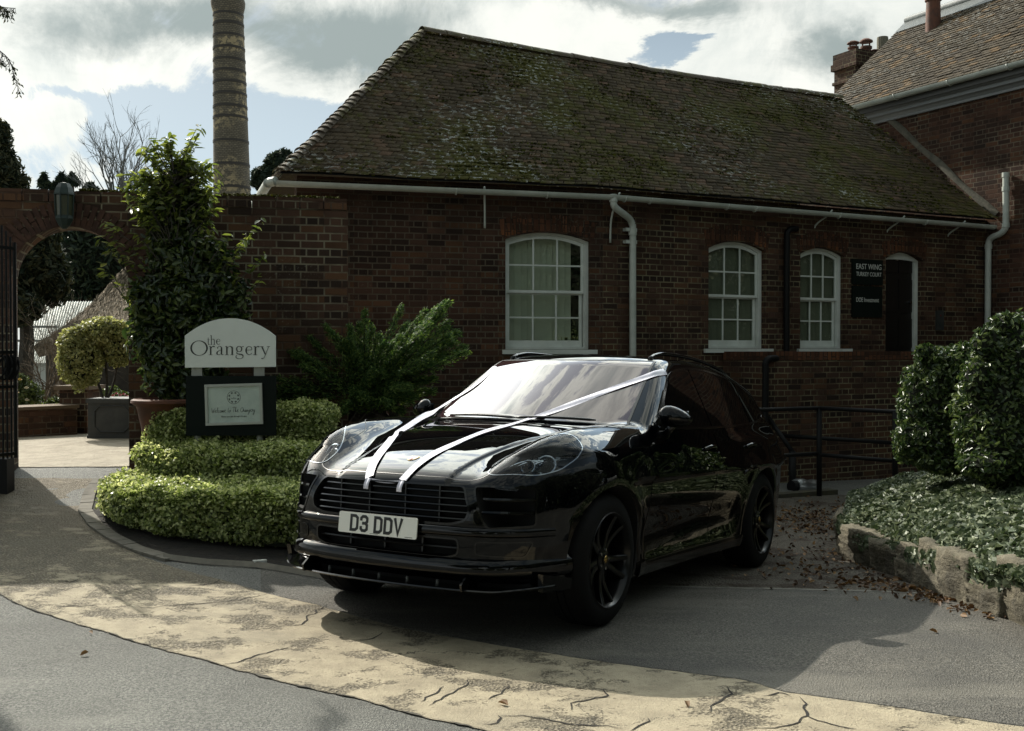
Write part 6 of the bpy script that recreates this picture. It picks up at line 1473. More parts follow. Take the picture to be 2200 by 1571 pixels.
GS = {
 'O': (2.02, [[(1.0 + .86 * math.sin(a), .78 + .82 * math.cos(a), N1 + (.19 - N1) * abs(math.sin(a + .12))**1.6) for a in np.linspace(0, 2 * math.pi, 25)]]),
 'r': (.78, [[(.24, 0, T), (.24, .95, T)], [(.06, .93, .05), (.24, .99, .07)], serif(.24, .02, .42), [(.26, .66, N1), (.38, .90, .06), (.55, .98, .10), (.66, .90, .14)]]),
 'a': (.98, [[(.20, .74, .13), (.28, .92, .06), (.45, .98, .05), (.60, .90, .10), (.64, .72, T), (.64, .18, T), (.70, .05, .08), (.86, .06, N1)], [(.64, .58, N1), (.40, .50, .05), (.20, .36, .11), (.14, .20, T), (.22, .06, .09), (.36, .03, .06), (.50, .10, .04), (.64, .22, N1)]]),
 'n': (1.16, [[(.24, 0, T), (.24, .95, T)], [(.06, .93, .05), (.24, .99, .07)], serif(.24, .02, .40), [(.28, .74, N1), (.44, .92, .05), (.62, .97, .08), (.78, .86, T), (.82, .66, T), (.82, 0, T)], serif(.82, .02, .40)]),
 'g': (1.02, [[(.42 + .28 * math.sin(a), .68 + .30 * math.cos(a), .05 + .07 * abs(math.sin(a))) for a in np.linspace(0, 2 * math.pi, 17)], [(.64, .86, N1), (.78, .96, .05), (.92, .95, .09)], [(.26, .42, N1), (.16, .28, .06), (.22, .15, .09), (.45, .10, .11), (.70, .06, .12), (.84, -.10, .11), (.76, -.32, .07), (.45, -.42, .04), (.14, -.34, .08), (.06, -.18, .07), (.20, .0, N1)]]),
 'e': (.92, [[(.16, .56, N1), (.5, .56, N1), (.78, .58, N1)], [(.78, .58, .05), (.74, .84, .07), (.50, .97, .05), (.26, .86, .09), (.15, .54, T + .01), (.24, .20, .11), (.50, .03, .06), (.80, .22, N1)]]),
 'y': (1.05, [[(.18, .95, T), (.56, .05, .12)], [(.92, .95, N1), (.56, .05, .05), (.40, -.30, .05), (.22, -.40, .09), (.14, -.34, .13)], serif(.18, .96, .40), serif(.90, .96, .34)]),
 't': (.62, [[(.24, 1.28, .03), (.26, .9, .10), (.26, .20, .12), (.34, .03, .09), (.56, .10, N1)], [(.04, .95, .05), (.52, .95, .05)]]),
 'h': (1.14, [[(.24, 0, .12), (.24, 1.6, .12)], [(.06, 1.58, .05), (.24, 1.64, .07)], serif(.24, .02, .38), [(.28, .74, N1), (.44, .92, .05), (.62, .97, .08), (.76, .86, .12), (.80, .66, .12), (.80, 0, .12)], serif(.80, .02, .38)])}
def write(txt, x, base, xh, fn, mb, trk=1.0, xs=1.0):
    k0 = 0; X = x
    for ch in txt:
        w_, sts = GS[ch]; pen(mb, [[(X + p[0] * xh * xs, base + p[1] * xh, p[2] * xh) for p in st] for st in sts], fn, -.0012, k0); k0 += 5; X += w_ * xh * xs * trk
    return X
xl, zb_ = sp(408, 763); xr, _ = sp(580, 763); _, zx = sp(450, 743.5); tot = sum(GS[c][0] for c in 'Orangery'); xh = (zx - zb_) * .98; xs_ = (xr - xl) / (tot * xh)
mb = MB(); fnS = lambda u, v, d: (u, d, v); write('Orangery', xl, zb_, xh, fnS, mb, 1.0, xs_); xt, zt4 = sp(446, 742); write('the', xt - .006, zt4 + .004, xh * .66, fnS, mb, .95, xs_ * .88); child_at(wb, 'lettering', mb, M['text_grey'], Ms)
# handwritten line on the notice
HW = {'W': [(0, .9), (.05, 1.0), (.12, .5), (.2, 0), (.34, .7), (.42, 0), (.62, 1.1)], 'e': [(0, .2), (.2, .5), (.12, .6), (.04, .3), (.14, 0), (.3, .15)], 'l': [(0, .1), (.14, .8), (.12, 1.2), (.04, .9), (.06, .1), (.18, .1)], 'c': [(.2, .5), (.06, .45), (.02, .15), (.12, 0), (.26, .15)],
      'o': [(.14, .5), (.02, .3), (.1, .02), (.24, .25), (.16, .5), (.3, .45)], 'm': [(0, 0), (.04, .5), (.06, .1), (.16, .5), (.18, .1), (.28, .5), (.3, .05), (.4, .15)], 't': [(.08, 1.0), (.05, .4), (.08, .05), (.2, .1)], 'T': [(-.06, 1.1), (.2, 1.2), (.4, 1.15), (.22, 1.15), (.16, .5), (.12, 0)],
      'h': [(0, 0), (.08, .9), (.1, 1.2), (.03, .9), (.02, 0), (.1, .45), (.16, .1), (.28, .15)], 'O': [(.25, 1.05), (.05, .8), (.02, .3), (.2, 0), (.42, .3), (.4, .9), (.2, 1.0)], 'r': [(0, .1), (.06, .55), (.12, .45), (.13, .1), (.22, .1)], 'a': [(.18, .45), (.04, .4), (.03, .1), (.14, .1), (.2, .5), (.2, .05), (.3, .15)],
      'n': [(0, 0), (.05, .5), (.06, .1), (.17, .5), (.19, .08), (.3, .15)], 'g': [(.18, .45), (.04, .35), (.06, .08), (.18, .3), (.2, .5), (.16, -.3), (.04, -.6), (.0, -.4), (.28, .15)], 'y': [(0, .5), (.06, .1), (.16, .15), (.2, .5), (.14, -.4), (.0, -.7), (-.02, -.5), (.28, .2)]}
mb = MB(); X = -.198; sc = .037
for wd in ('Welcome', 'to', 'The', 'Orangery'):
    for ch in wd:
        pen(mb, [[(X + p[0] * sc * 1.38 + p[1] * sc * .12, -.068 + p[1] * sc, .0026) for p in HW[ch]]], lambda u, v, d: (u, d - .0083, v), -.0009); X += (max(p[0] for p in HW[ch]) + .02) * sc * 1.38
    X += .014
child_at(pp, 'handwriting', mb, M['text_grey'], Mf)
# ---- tall evergreen shrub in a terracotta pot
M['bay'] = leaf_mat('glossy_shrub_leaf', (.015, .030, .010), (.036, .062, .017), (.13, .165, .045), .32, .28, .6)
M['bayg'] = leaf_mat('new_shrub_leaf', (.05, .075, .015), (.12, .15, .034), (.24, .27, .07), .5, .3)
def blob_points(rng, n, blobs_, shell=.55):
    out, nr = [], []; ws_ = np.array([b[3] * b[4] * b[5] for b in blobs_])**.67; ws_ /= ws_.sum()
    for b, w_ in zip(blobs_, ws_):
        m = int(n * w_) + 1; d_ = rng.normal(0, 1, (m, 3)); d_ /= np.linalg.norm(d_, axis=1, keepdims=True); r_ = (shell + (1 - shell) * rng.random(m)**.6)[:, None]; r_ *= 1 + .22 * nz3(d_ * 2.2 + np.array(b[:3]), 1.0)[:, None] + .13 * nz3(d_ * 6 + np.array(b[:3]), 1.0)[:, None]
        out.append(np.array(b[:3]) + d_ * r_ * np.array(b[3:6])); nr.append(d_ / np.array(b[3:6]) * min(b[3:6]))
    return np.concatenate(out), np.concatenate(nr)
def P3(px, py, Y): p = at(px, py, Y); return (p.x, p.y, p.z)
Yb = 9.70
sh_ = thing('evergreen_shrub', 'tall glossy-leaved evergreen shrub rising above the garden wall from a terracotta pot', 'shrub', P3(375, 858, Yb))
def pb_(px, py, rx, ry, Y=Yb, rz=None): q = P3(px, py, Y); k = Y / FPX; return (*q, rx * k, (rz or rx) * k * .45, ry * k)
rng = np.random.default_rng(31)
C, N_ = blob_points(rng, 7500, [pb_(395, 800, 95, 70, 9.66), pb_(335, 730, 65, 70), pb_(440, 720, 80, 90), pb_(380, 660, 110, 80), pb_(440, 620, 90, 70), pb_(330, 640, 55, 60), pb_(480, 660, 60, 70), pb_(400, 560, 90, 60), pb_(455, 560, 50, 45)], .25)
p1 = leaves(C, N_ + [0, 0, .3], .085, rng, .7, 'hex', .36, .10)
C, N_ = blob_points(rng, 2600, [pb_(375, 490, 68, 70), pb_(385, 425, 60, 50), pb_(325, 450, 32, 35), pb_(425, 450, 30, 45), pb_(372, 392, 42, 40), pb_(393, 360, 26, 26)], .15)
p2 = leaves(C, N_ + [0, 0, .5], .078, rng, .7, 'hex', .38, .10)
spr = []; twigs = MB()
for k in range(115):
    r_ = rng.random(); 
    if k < 90: py = rng.uniform(338, 510); px = 375 + rng.uniform(-1, 1) * (28 + (py - 338) * .30)
    else: px = rng.uniform(255, 545); py = rng.uniform(480, 660)
    cxp = 375 if py < 500 else 395; w_ = 85 if py < 500 else 140
    ang = math.atan2(-(py - 520) * .5 - 60, (px - cxp)); base = Vector(P3(px, py, Yb - rng.uniform(.0, .15))); d_ = Vector((math.cos(ang) * .8, rng.uniform(-.3, .2), abs(math.sin(ang)) * .7 + .3)).normalized(); L = rng.uniform(.14, .32)
    tip = base + d_ * L; twigs.tube([base - d_ * .1, base + d_ * L * .5, tip], [.006, .004, .002], 4); m = 11
    for j in range(m):
        t_ = (j + 1) / m; c_ = base + d_ * L * t_; sd_ = Vector(rng.normal(0, 1, 3)); sd_ = (sd_ - d_ * sd_.dot(d_)).normalized(); spr.append((c_ + sd_ * .032 + d_ * .02, sd_ * .4 + d_ * .1 + Vector((0, 0, .6)), (sd_ + d_ * .8)))
Cs = np.array([tuple(s[0]) for s in spr]); Ns = np.array([tuple(s[1]) for s in spr]); Us = np.array([tuple(s[2]) for s in spr]); p3 = leaves(Cs, Ns, .085, rng, .3, 'hex', .36, .08, up=Us * 2.5)
leaf_obj('foliage', [p1, p2], M['bay'], sh_); leaf_obj('young_shoots', [p3], M['bayg'], sh_)
for k in range(8):
    a = k * .8; p0 = Vector(P3(375 + 6 * math.cos(a), 858, Yb)); twigs.tube(smooth_path([p0, Vector(P3(380 + 30 * math.cos(a), 740, Yb)), Vector(P3(385 + 55 * math.cos(a), 600, Yb)), Vector(P3(375 + 45 * math.cos(a), 460, Yb)), Vector(P3(375 + 25 * math.cos(a), 350, Yb))], 3), [.018 - .0012 * i for i in range(13)], 6)
build('stems', twigs, M['bark'], sh_, world=True)
pt_ = thing('terracotta_pot', 'large rolled-rim terracotta pot half hidden behind the top hedge tier', 'pot', P3(350, 960, 9.6)); rt = 72 / FPX * 9.6; zt5 = P3(0, 856, 9.6)[2]; c5 = P3(360, 900, 9.6)
mb = MB(); mb.lathe([(0, zt5 - .04), (rt * .86, zt5 - .02), (rt * .95, zt5), (rt * 1.04, zt5 - .012), (rt * 1.05, zt5 - .035), (rt * .96, zt5 - .055), (rt * .88, zt5 - .07), (rt * .72, zt5 - .30), (rt * .62, zt5 - .52), (0, zt5 - .52)], 40, Matrix.Translation((c5[0], 9.6, 0))); build('pot', mb, M['terracotta'], pt_, True, sharp=50, world=True)
mb = MB(); mb.lathe([(0, zt5 - .015), (rt * .86, zt5 - .018)], 24, Matrix.Translation((c5[0], 9.6, 0))); build('potting_soil', mb, M['soil'], pt_, world=True)
# ---- juniper against the wall
M['jun'] = leaf_mat('juniper_spray', (.018, .048, .014), (.060, .125, .028), (.22, .30, .07), .4, .55, .3)
jn = thing('juniper', 'feathery dark green juniper bush sweeping up between the garden wall and the car', 'shrub', P3(800, 900, 10.6)); rng = np.random.default_rng(41); stems = MB(); CC, NN, UU = [], [], []
J0 = Vector(P3(790, 905, 10.7))
tips = [(985, 715), (962, 690), (940, 662), (955, 760), (900, 720), (870, 700), (905, 790), (780, 700), (755, 715), (740, 740), (815, 720), (700, 700), (680, 740), (640, 760), (615, 790), (605, 830), (650, 790), (720, 790), (790, 770), (850, 770), (880, 800), (930, 810), (640, 850), (700, 850), (760, 840), (830, 840), (890, 850), (760, 760), (668, 715), (840, 750), (925, 735), (610, 770), (596, 812), (975, 735), (945, 675), (952, 650), (978, 712), (820, 800), (740, 870), (860, 880)]
for tx, ty in tips + [(t[0] + rng.normal(0, 18), t[1] + rng.normal(0, 20)) for t in tips * 2]:
    if ty < 650: ty = 660
    tip = Vector(P3(tx, ty, 10.6 + rng.uniform(-.55, .35))); mid = J0.lerp(tip, .5) + Vector((0, 0, .10 + .0)) + Vector((0, -.1, 0)); pth = smooth_path([J0 + Vector((rng.normal(0, .15), 0, 0)), mid, tip], 8); stems.tube(pth, [.014 * (1 - i / len(pth)) + .002 for i in range(len(pth))], 4)
    for i in range(5, len(pth)):
        t_ = i / (len(pth) - 1); d_ = (pth[i] - pth[i-1]).normalized(); L = .22 * (1.25 - t_)
        for q in range(7):
            sd_ = Vector(rng.normal(0, 1, 3)); sd_ = (sd_ - d_ * sd_.dot(d_) * .9).normalized(); dd_ = (d_ * 1.0 + sd_ * .5 + Vector((.05, 0, .22))).normalized(); b0 = pth[i].lerp(pth[i-1], rng.random())
            for j in range(9):
                f_ = (j + 1) / 9; c_ = b0 + dd_ * L * f_ + Vector(rng.normal(0, .012, 3)) - Vector((0, 0, .03 * f_ * f_)); CC.append(tuple(c_)); UU.append(tuple(dd_)); NN.append(tuple(Vector((0, -.5, .8)) + sd_ * .5))
V_, F_, A_ = leaves(np.array(CC), np.array(NN), .036, rng, .5, 'diamond', .24, .1, up=np.array(UU) * 3); leaf_obj('foliage', [(V_, F_, A_)], M['jun'], jn); build('branches', stems, M['bark'], jn, world=True)
# ---- bushes and ivy at the right
M['laurel'] = leaf_mat('glossy_dark_leaf', (.018, .034, .011), (.045, .078, .022), (.16, .20, .07), .25, .36, .45)
def crown(name, label, cat, blobs_, n, size, mk, seed, base, shape='hex', aspect=.42, tilt=.7, shell=.6, group=None, core=True, upb=.25, trunk=None, tr=.05, tmat='bark', corem='hedge_core', cs=.80):
    rng = np.random.default_rng(seed); th = thing(name, label, cat, base, 0, group); C, N_ = blob_points(rng, n, blobs_, shell); V_, F_, A_ = leaves(C, N_ + [0, 0, upb], size, rng, tilt, shape, aspect, .12); leaf_obj('foliage', [(V_, F_, A_)], M[mk], th)
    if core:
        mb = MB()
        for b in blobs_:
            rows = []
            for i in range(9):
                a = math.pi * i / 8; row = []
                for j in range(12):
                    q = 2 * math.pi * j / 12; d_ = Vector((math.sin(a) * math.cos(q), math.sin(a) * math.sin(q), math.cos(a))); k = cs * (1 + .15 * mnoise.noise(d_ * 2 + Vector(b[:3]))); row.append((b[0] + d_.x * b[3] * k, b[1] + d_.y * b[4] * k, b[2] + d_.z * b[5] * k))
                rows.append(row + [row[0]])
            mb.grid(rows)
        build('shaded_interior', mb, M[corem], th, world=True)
    if trunk:
        mb = MB(); t0 = Vector(base); top = Vector(trunk); pts = smooth_path([t0, t0.lerp(top, .5) + Vector((tr, 0, 0)), top], 5); mb.tube(pts, [tr * (1.2 - .7 * i / (len(pts) - 1)) for i in range(len(pts))], 8)
        for b in blobs_: mb.tube([pts[-3], Vector(b[:3])], [tr * .4, tr * .12], 5)
        build('trunk', mb, M[tmat], th, world=True)
    return th
def B3(px, py, rx, ry, Y, d=.8): q = P3(px, py, Y); k = Y / FPX; return (*q, rx * k, rx * k * d, ry * k)
crown('laurel_bush', 'rounded smaller glossy green bush touching the black railing', 'shrub', [B3(2010, 880, 82, 118, 9.1), B3(2040, 820, 95, 75, 9.2), B3(2000, 950, 80, 60, 9.0), B3(2075, 775, 42, 34, 9.0), B3(2085, 850, 52, 115, 8.95), B3(1990, 760, 26, 20, 9.1), B3(2030, 990, 60, 30, 8.85)], 13000, .05, 'laurel', 51, P3(2010, 1020, 9.1), aspect=.42, shell=.80, cs=.80, tilt=1.0)
crown('laurel_bush', 'larger taller glossy green bush cut off by the right edge', 'shrub', [B3(2200, 820, 120, 140, 8.6), B3(2105, 900, 60, 115, 8.7), B3(2120, 740, 34, 40, 8.5), B3(2160, 700, 36, 28, 8.6), B3(2100, 820, 34, 50, 8.4), B3(2120, 1000, 60, 30, 8.2), B3(2170, 900, 115, 140, 8.5), B3(2260, 900, 140, 140, 8.5), B3(2160, 960, 100, 90, 8.4), B3(2290, 760, 110, 110, 8.7)], 20000, .05, 'laurel', 52, P3(2180, 1040, 8.5), aspect=.42, shell=.80, cs=.80, tilt=1.0)
# ivy bank: surface of the raised bed
M['ivy'] = leaf_mat('ivy_leaf', (.028, .046, .018), (.075, .102, .045), (.24, .27, .16), .18, .5, .35)
EV_ = [(1825, 1098, 9.7), (1816, 1118, 9.2), (1850, 1150, 8.7), (1900, 1165, 8.3), (1960, 1185, 7.8), (2010, 1190, 7.3), (2060, 1205, 6.9), (2120, 1215, 6.5), (2200, 1225, 6.1), (2330, 1260, 5.6)]
BK = [(1830, 1085, 9.9), (1860, 1060, 10.1), (1920, 1035, 10.2), (1980, 1020, 10.0), (2050, 1010, 9.7), (2120, 1010, 9.4), (2200, 1015, 9.2), (2280, 1015, 9.0), (2360, 1015, 8.9), (2500, 1020, 8.7)]
Ea = resample([P3(*p) for p in EV_], 60); Eb = resample([P3(*p) for p in BK], 60)
def bank(u, v):
    i = u * 59; k = np.clip(i.astype(int), 0, 58); f_ = (i - k)[:, None]; a = Ea[k] * (1 - f_) + Ea[k+1] * f_; b = Eb[k] * (1 - f_) + Eb[k+1] * f_; p = a * (1 - v)[:, None] + b * v[:, None]; p[:, 2] += .11 * np.sin(np.pi * np.clip(v, 0, 1)**.6); return p
rng = np.random.default_rng(61); n = 30000; u = rng.random(n); v = rng.random(n)**1.15 * 1.05 - .05; C = bank(u, np.clip(v, -.04, 1)); C[:, 2] += .045 * nz3(C, 3.5) + .02 * nz3(C, 11) + .02 - rng.exponential(.012, n); dr2 = v < .0
m = 5000; u2 = rng.random(m); C2 = bank(u2, np.zeros(m)); dp = rng.random(m)**1.3 * (.05 + .11 * (.5 + nz3(np.c_[u2 * 14, u2 * 0, u2 * 0], 1.0))); C2[:, 2] -= dp - .02; C2[:, 0] -= rng.uniform(0, .07, m); C2[:, 1] -= rng.uniform(0, .05, m)
iv = tag(leaf_obj('ivy', [leaves(C, np.tile([-.15, -.35, 1.0], (n, 1)), .052, rng, .6, 'diamond', .95, .15, sizev=.5), leaves(C2, np.tile([-.7, -.6, .3], (m, 1)), .055, rng, .4, 'diamond', .95, .12)], M['ivy']), 'dense glossy ivy carpeting the raised bed above the rough stone edging', 'ivy', kind='stuff')
mb = MB(); uu = np.linspace(0, 1, 40); mb.grid([[tuple(bank(np.array([a]), np.array([b]))[0] - np.array([0, 0, .03])) for b in np.linspace(0, 1, 10)] for a in uu]); 
q0 = [bank(np.array([a]), np.array([0.]))[0] for a in uu]; mb.grid([[tuple(p - np.array([-.05, -.05, .03])), (p[0] + .12, p[1] + .1, p[2] - .6)] for p in q0]); bs2 = build('raised_bed_soil', mb, M['soil'], smooth=True); bs2['kind'] = 'structure'
# rough stones
def rock(c, sx, sy, sz, seed, rot, m_, parent, name='stone'):
    bm = bmesh.new(); bmesh.ops.create_icosphere(bm, subdivisions=4, radius=1.0); rr2 = random.Random(seed)
    for v_ in bm.verts:
        p = v_.co.copy(); q = Vector([math.copysign(abs(a)**.45, a) for a in p]); q = q.normalized() * (max(abs(a) for a in p)**-1 if False else 1) ; k = max(abs(p.x), abs(p.y), abs(p.z)); q = p * (1 / k)**.88
        nz_ = mnoise.noise(q * 1.3 + Vector((seed * 3.1, 0, 0))) * .13 + mnoise.noise(q * 4 + Vector((seed, 5, 0))) * .07 + abs(mnoise.noise(q * 8 + Vector((0, seed, 0)))) * .04 + mnoise.noise(q * 18 + Vector((0, seed, 0))) * .015; q = q * (1 + nz_); v_.co = Vector((q.x * sx, q.y * sy, q.z * sz))
    me_ = bpy.data.meshes.new(name); bm.to_mesh(me_); bm.free(); o = link(name, me_, m_, parent, True); o.matrix_basis = (world_of(parent).inverted() if parent else Matrix()) @ Matrix.Translation(c) @ Matrix.Rotation(rot, 4, 'Z') @ Matrix.Rotation(rr2.gauss(0, .08), 4, 'X'); return o
def stone_mat():
    m_ = bpy.data.materials.new('ragstone'); m_.use_nodes = True; t = NT(m_.node_tree); b = t.n['Principled BSDF']; o = t.obj()
    c = t.mix(t.step(t.noise(o, 3.5, 7, .65), .35, .7), (.10, .088, .058), (.22, .19, .13)); c = t.mix(t.mul(t.step(t.noise(o, 2.0, 5), .52, .66), .8), c, (.045, .04, .028)); c = t.mix(t.mul(t.step(t.noise(o, 6, 5), .6, .7), .5), c, (.06, .065, .03))
    t.put(b.inputs['Base Color'], c); b.inputs['Roughness'].default_value = .9; t.put(b.inputs['Normal'], t.bump(t.add(t.noise(o, 22, 7, .7), t.mul(t.noise(t.scale(o, (1, 1, 4)), 5, 4), 1.2)), 1.0, .03)); return m_
M['stone'] = stone_mat()
rw = thing('stone_edging', 'low wall of rough ragstone boulders holding up the ivy bed', 'stone wall', P3(1900, 1230, 8.0))
RK_ = [(1862, 1168, 9.0, .36, .25, .17, 1, .2), (1935, 1215, 8.2, .30, .24, .17, 3, -.6), (1990, 1240, 7.6, .30, .24, .17, 5, -.75), (2060, 1275, 6.95, .27, .2, .16, 7, -.8), (2165, 1285, 6.35, .26, .2, .17, 9, -.8), (2290, 1300, 5.8, .3, .24, .2, 11, -.9), (1826, 1150, 9.5, .2, .3, .17, 12, .3)]
Et = resample([P3(*p) for p in EV_], 200); cum = np.r_[0, np.cumsum(np.linalg.norm(np.diff(Et[:, :2], axis=0), axis=1))]
s_ = 0.0; k = 0; rgs = random.Random(12)
while s_ < cum[-1] - .1 and k < 14:
    Ls = rgs.uniform(.38, .62); i0 = np.searchsorted(cum, s_); i1 = min(199, np.searchsorted(cum, s_ + Ls)); a, b = Et[i0], Et[i1]; c = (a + b) / 2; an = math.atan2(b[1] - a[1], b[0] - a[0]); zg = gzf(c[0] - .05, c[1] - .05); zt_ = c[2] + .02; hz_ = (zt_ - zg) / 2 + .05
    nrm = Vector((-math.sin(an), math.cos(an), 0)); nrm = nrm if nrm.x > 0 or nrm.y > 0 else -nrm
    if k % 3 == 1:   # two courses here
        f_ = rgs.uniform(.40, .58); hl_ = (zt_ - zg + .08) * f_ / 2; hu_ = (zt_ - zg + .08) * (1 - f_) / 2
        rock(Vector((c[0], c[1], zg - .05 + hl_)) + nrm * .10, Ls * .56, .19, hl_ * 1.05, 40 + k, an + rgs.gauss(0, .08), M['stone'], rw); rock(Vector((c[0], c[1], zt_ - hu_)) + nrm * .13, Ls * .60, .19, hu_ * 1.1, 60 + k, an + rgs.gauss(0, .1), M['stone'], rw)
    else: rock(Vector((c[0], c[1], (zt_ + zg) / 2 - .01)) + nrm * (.10 + rgs.uniform(-.02, .03)), Ls * .58, .20, hz_ * 1.02, 20 + k, an + rgs.gauss(0, .07), M['stone'], rw)
    s_ += Ls * .97; k += 1
# ---- black tubular railing
rl = thing('handrail', 'black tubular steel railing in front of the raised brick landing', 'railing', P3(1757, 1065, 12.8)); 
def rod(pts, r, nm, par=rl): mb = MB(); mb.tube([Vector(P3(*p)) for p in pts], r, 10); return build(nm, mb, M['black_metal'], par, True, world=True)
rod([(1560, 883, 12.2), (1757, 877, 12.8)], .024, 'rail'); rod([(1757, 877, 12.8), (1925, 885, 12.4), (2020, 890, 12.15)], .024, 'rail'); rod([(1600, 983, 12.3), (1757, 975, 12.8)], .024, 'rail'); rod([(1757, 977, 12.8), (1965, 994, 12.4)], .024, 'rail')
rod([(1760, 876, 12.8), (1760, 1075, 12.8)], .032, 'post'); rod([(1923, 885, 12.4), (1923, 1080, 12.4)], .032, 'post')
rod([(1676, 936, 13.9), (1925, 952, 13.6)], .026, 'far_rail'); rod([(1643, 886, 13.9), (1704, 973, 13.4)], .03, 'sloping_rail'); rod([(1702, 970, 13.4), (1704, 1075, 13.4)], .045, 'post')
mb = MB(); a = at(1600, 1072, 12.3); b = at(1800, 1068, 12.95); dd_ = (b - a); Mx = Matrix.Translation(a) @ Matrix.Rotation(math.atan2(dd_.y, dd_.x), 4, 'Z'); mb.box(0, 0, -.25, dd_.length, .16, .02, 0, Mx); sl_ = thing('timber_sleeper', 'weathered timber sleeper at the foot of the black railing', 'sleeper', tuple(a)); build('sleeper', mb, mat('wet_timber', (.035, .030, .020), .8, c2=(.06, .055, .025), nscale=12, bumpd=(30, .5, .01)), sl_, world=True)
dc = thing('duct', 'short length of silver metal duct lying behind the railing post', 'duct', P3(1730, 1050, 13.2)); mb = MB(); a, b = Vector(P3(1708, 1045, 13.25)), Vector(P3(1752, 1046, 13.5)); M['galv'] = mat('galvanised_steel', (.42, .44, .45), .3, metal=.9, bumpd=(6, .6, .02))
pts = [a.lerp(b, t) for t in np.linspace(0, 1, 7)]; mb.tube(pts, [.085, .10, .10, .085, .085, .095, .085], 24); build('duct_tube', mb, M['galv'], dc, True, sharp=40, world=True); mb = MB(); mb.tube([Vector(P3(1700, 1046, 13.22)), Vector(P3(1712, 1045, 13.27))], .075, 20); build('end_cap', mb, M['black_metal'], dc, True, sharp=40, world=True)
mb = MB(); a = Vector(P3(1708, 1064, 13.2)); mb.box(a.x, a.y, a.z - .06, a.x + .28, a.y + .15, a.z); build('duct_plate', mb, M['galv'], dc, world=True)
# ================================================================== THROUGH THE ARCH
lw = thing('low_brick_wall', 'low brick wall with sunlit top seen through the arch', 'wall', P3(90, 940, 13.2)); 
p0, p1 = at(-60, 900, 12.6), at(166, 900, 13.6); Mz = wall_frame(p0.xy, p1.xy); L_ = (p1.xy - p0.xy).length; zt6 = at(100, 876, 13.3).z; mb = MB(); mb.box(0, 0, -.2, L_, .45, zt6 - .02); child_at(lw, 'wall', mb, M['brickG'], Mz); mb = MB(); mb.box(-.0, -.02, zt6 - .019, L_ + .02, .47, zt6 + .02); child_at(lw, 'coping', mb, mat('sandy_coping', (.14, .10, .065), .9, bumpd=(20, .6, .01)), Mz)
pr = thing('brick_pier', 'square brick pier with stone cap at the end of the low garden wall', 'pier', P3(155, 945, 13.7)); a = at(128, 900, 13.8); b = at(187, 900, 13.8); zt7 = at(150, 838, 13.8).z; mb = MB(); mb.box(a.x, 13.8, 0, b.x, 14.25, zt7); build('pier', mb, M['brickG'], pr, world=True)
mb = MB(); mb.box(a.x - .05, 13.74, zt7 + .002, b.x + .05, 14.3, zt7 + .055); build('cap', mb, bpy.data.materials['sandy_coping'], pr, world=True)
Yp = 12.9; lp_ = thing('lead_planter', 'square dark lead planter with moulded panel holding the golden topiary', 'planter', P3(235, 945, Yp)); a = at(189, 900, Yp); b = at(292, 900, Yp); zt8 = at(230, 857, Yp).z; zb8 = at(230, 944, Yp).z; mb = MB(); mb.box(a.x, Yp, zb8, b.x, Yp + .58, zt8 - .02); mb.box(a.x - .02, Yp - .02, zt8 - .05, b.x + .02, Yp + .6, zt8); mb.box(a.x - .01, Yp - .012, zb8, b.x + .01, Yp + .59, zb8 + .05); build('planter_box', mb, M['lead'], lp_, world=True)
mb = MB(); cx_ = (a.x + b.x) / 2; cz_ = (zt8 + zb8) / 2; w_, h_ = (b.x - a.x) * .36, (zt8 - zb8) * .32; oc = [(-w_ * .7, -h_), (w_ * .7, -h_), (w_, -h_ * .6), (w_, h_ * .6), (w_ * .7, h_), (-w_ * .7, h_), (-w_, h_ * .6), (-w_, -h_ * .6), (-w_ * .7, -h_)]; mb.tube([(cx_ + u_, Yp - .004, cz_ + v_) for u_, v_ in oc], .010, 6); build('moulding', mb, M['lead'], lp_, world=True)
M['gold'] = leaf_mat('golden_variegated_leaf', (.12, .13, .035), (.28, .29, .10), (.48, .47, .22), .45, .5)
tp_ = crown('topiary_tree', 'golden variegated topiary tree clipped into rounded heads above the lead planter', 'topiary', [B3(172, 770, 50, 66, 13.1), B3(222, 715, 58, 34, 13.2), B3(255, 745, 36, 44, 13.2), B3(163, 738, 38, 38, 13.1)], 10000, .045, 'gold', 71, P3(228, 857, 13.15), 'diamond', .6, .8, .75, cs=.7)
mb = MB()
for tx, ty in ((175, 780), (222, 735), (255, 755)): mb.tube(smooth_path([Vector(P3(226 + (tx - 210) * .1, 860, 13.2)), Vector(P3((226 + tx) / 2 + 6, 815, 13.2)), Vector(P3(tx, ty, 13.2))], 5), .016, 7)
build('trunk', mb, M['bark'], tp_, world=True)
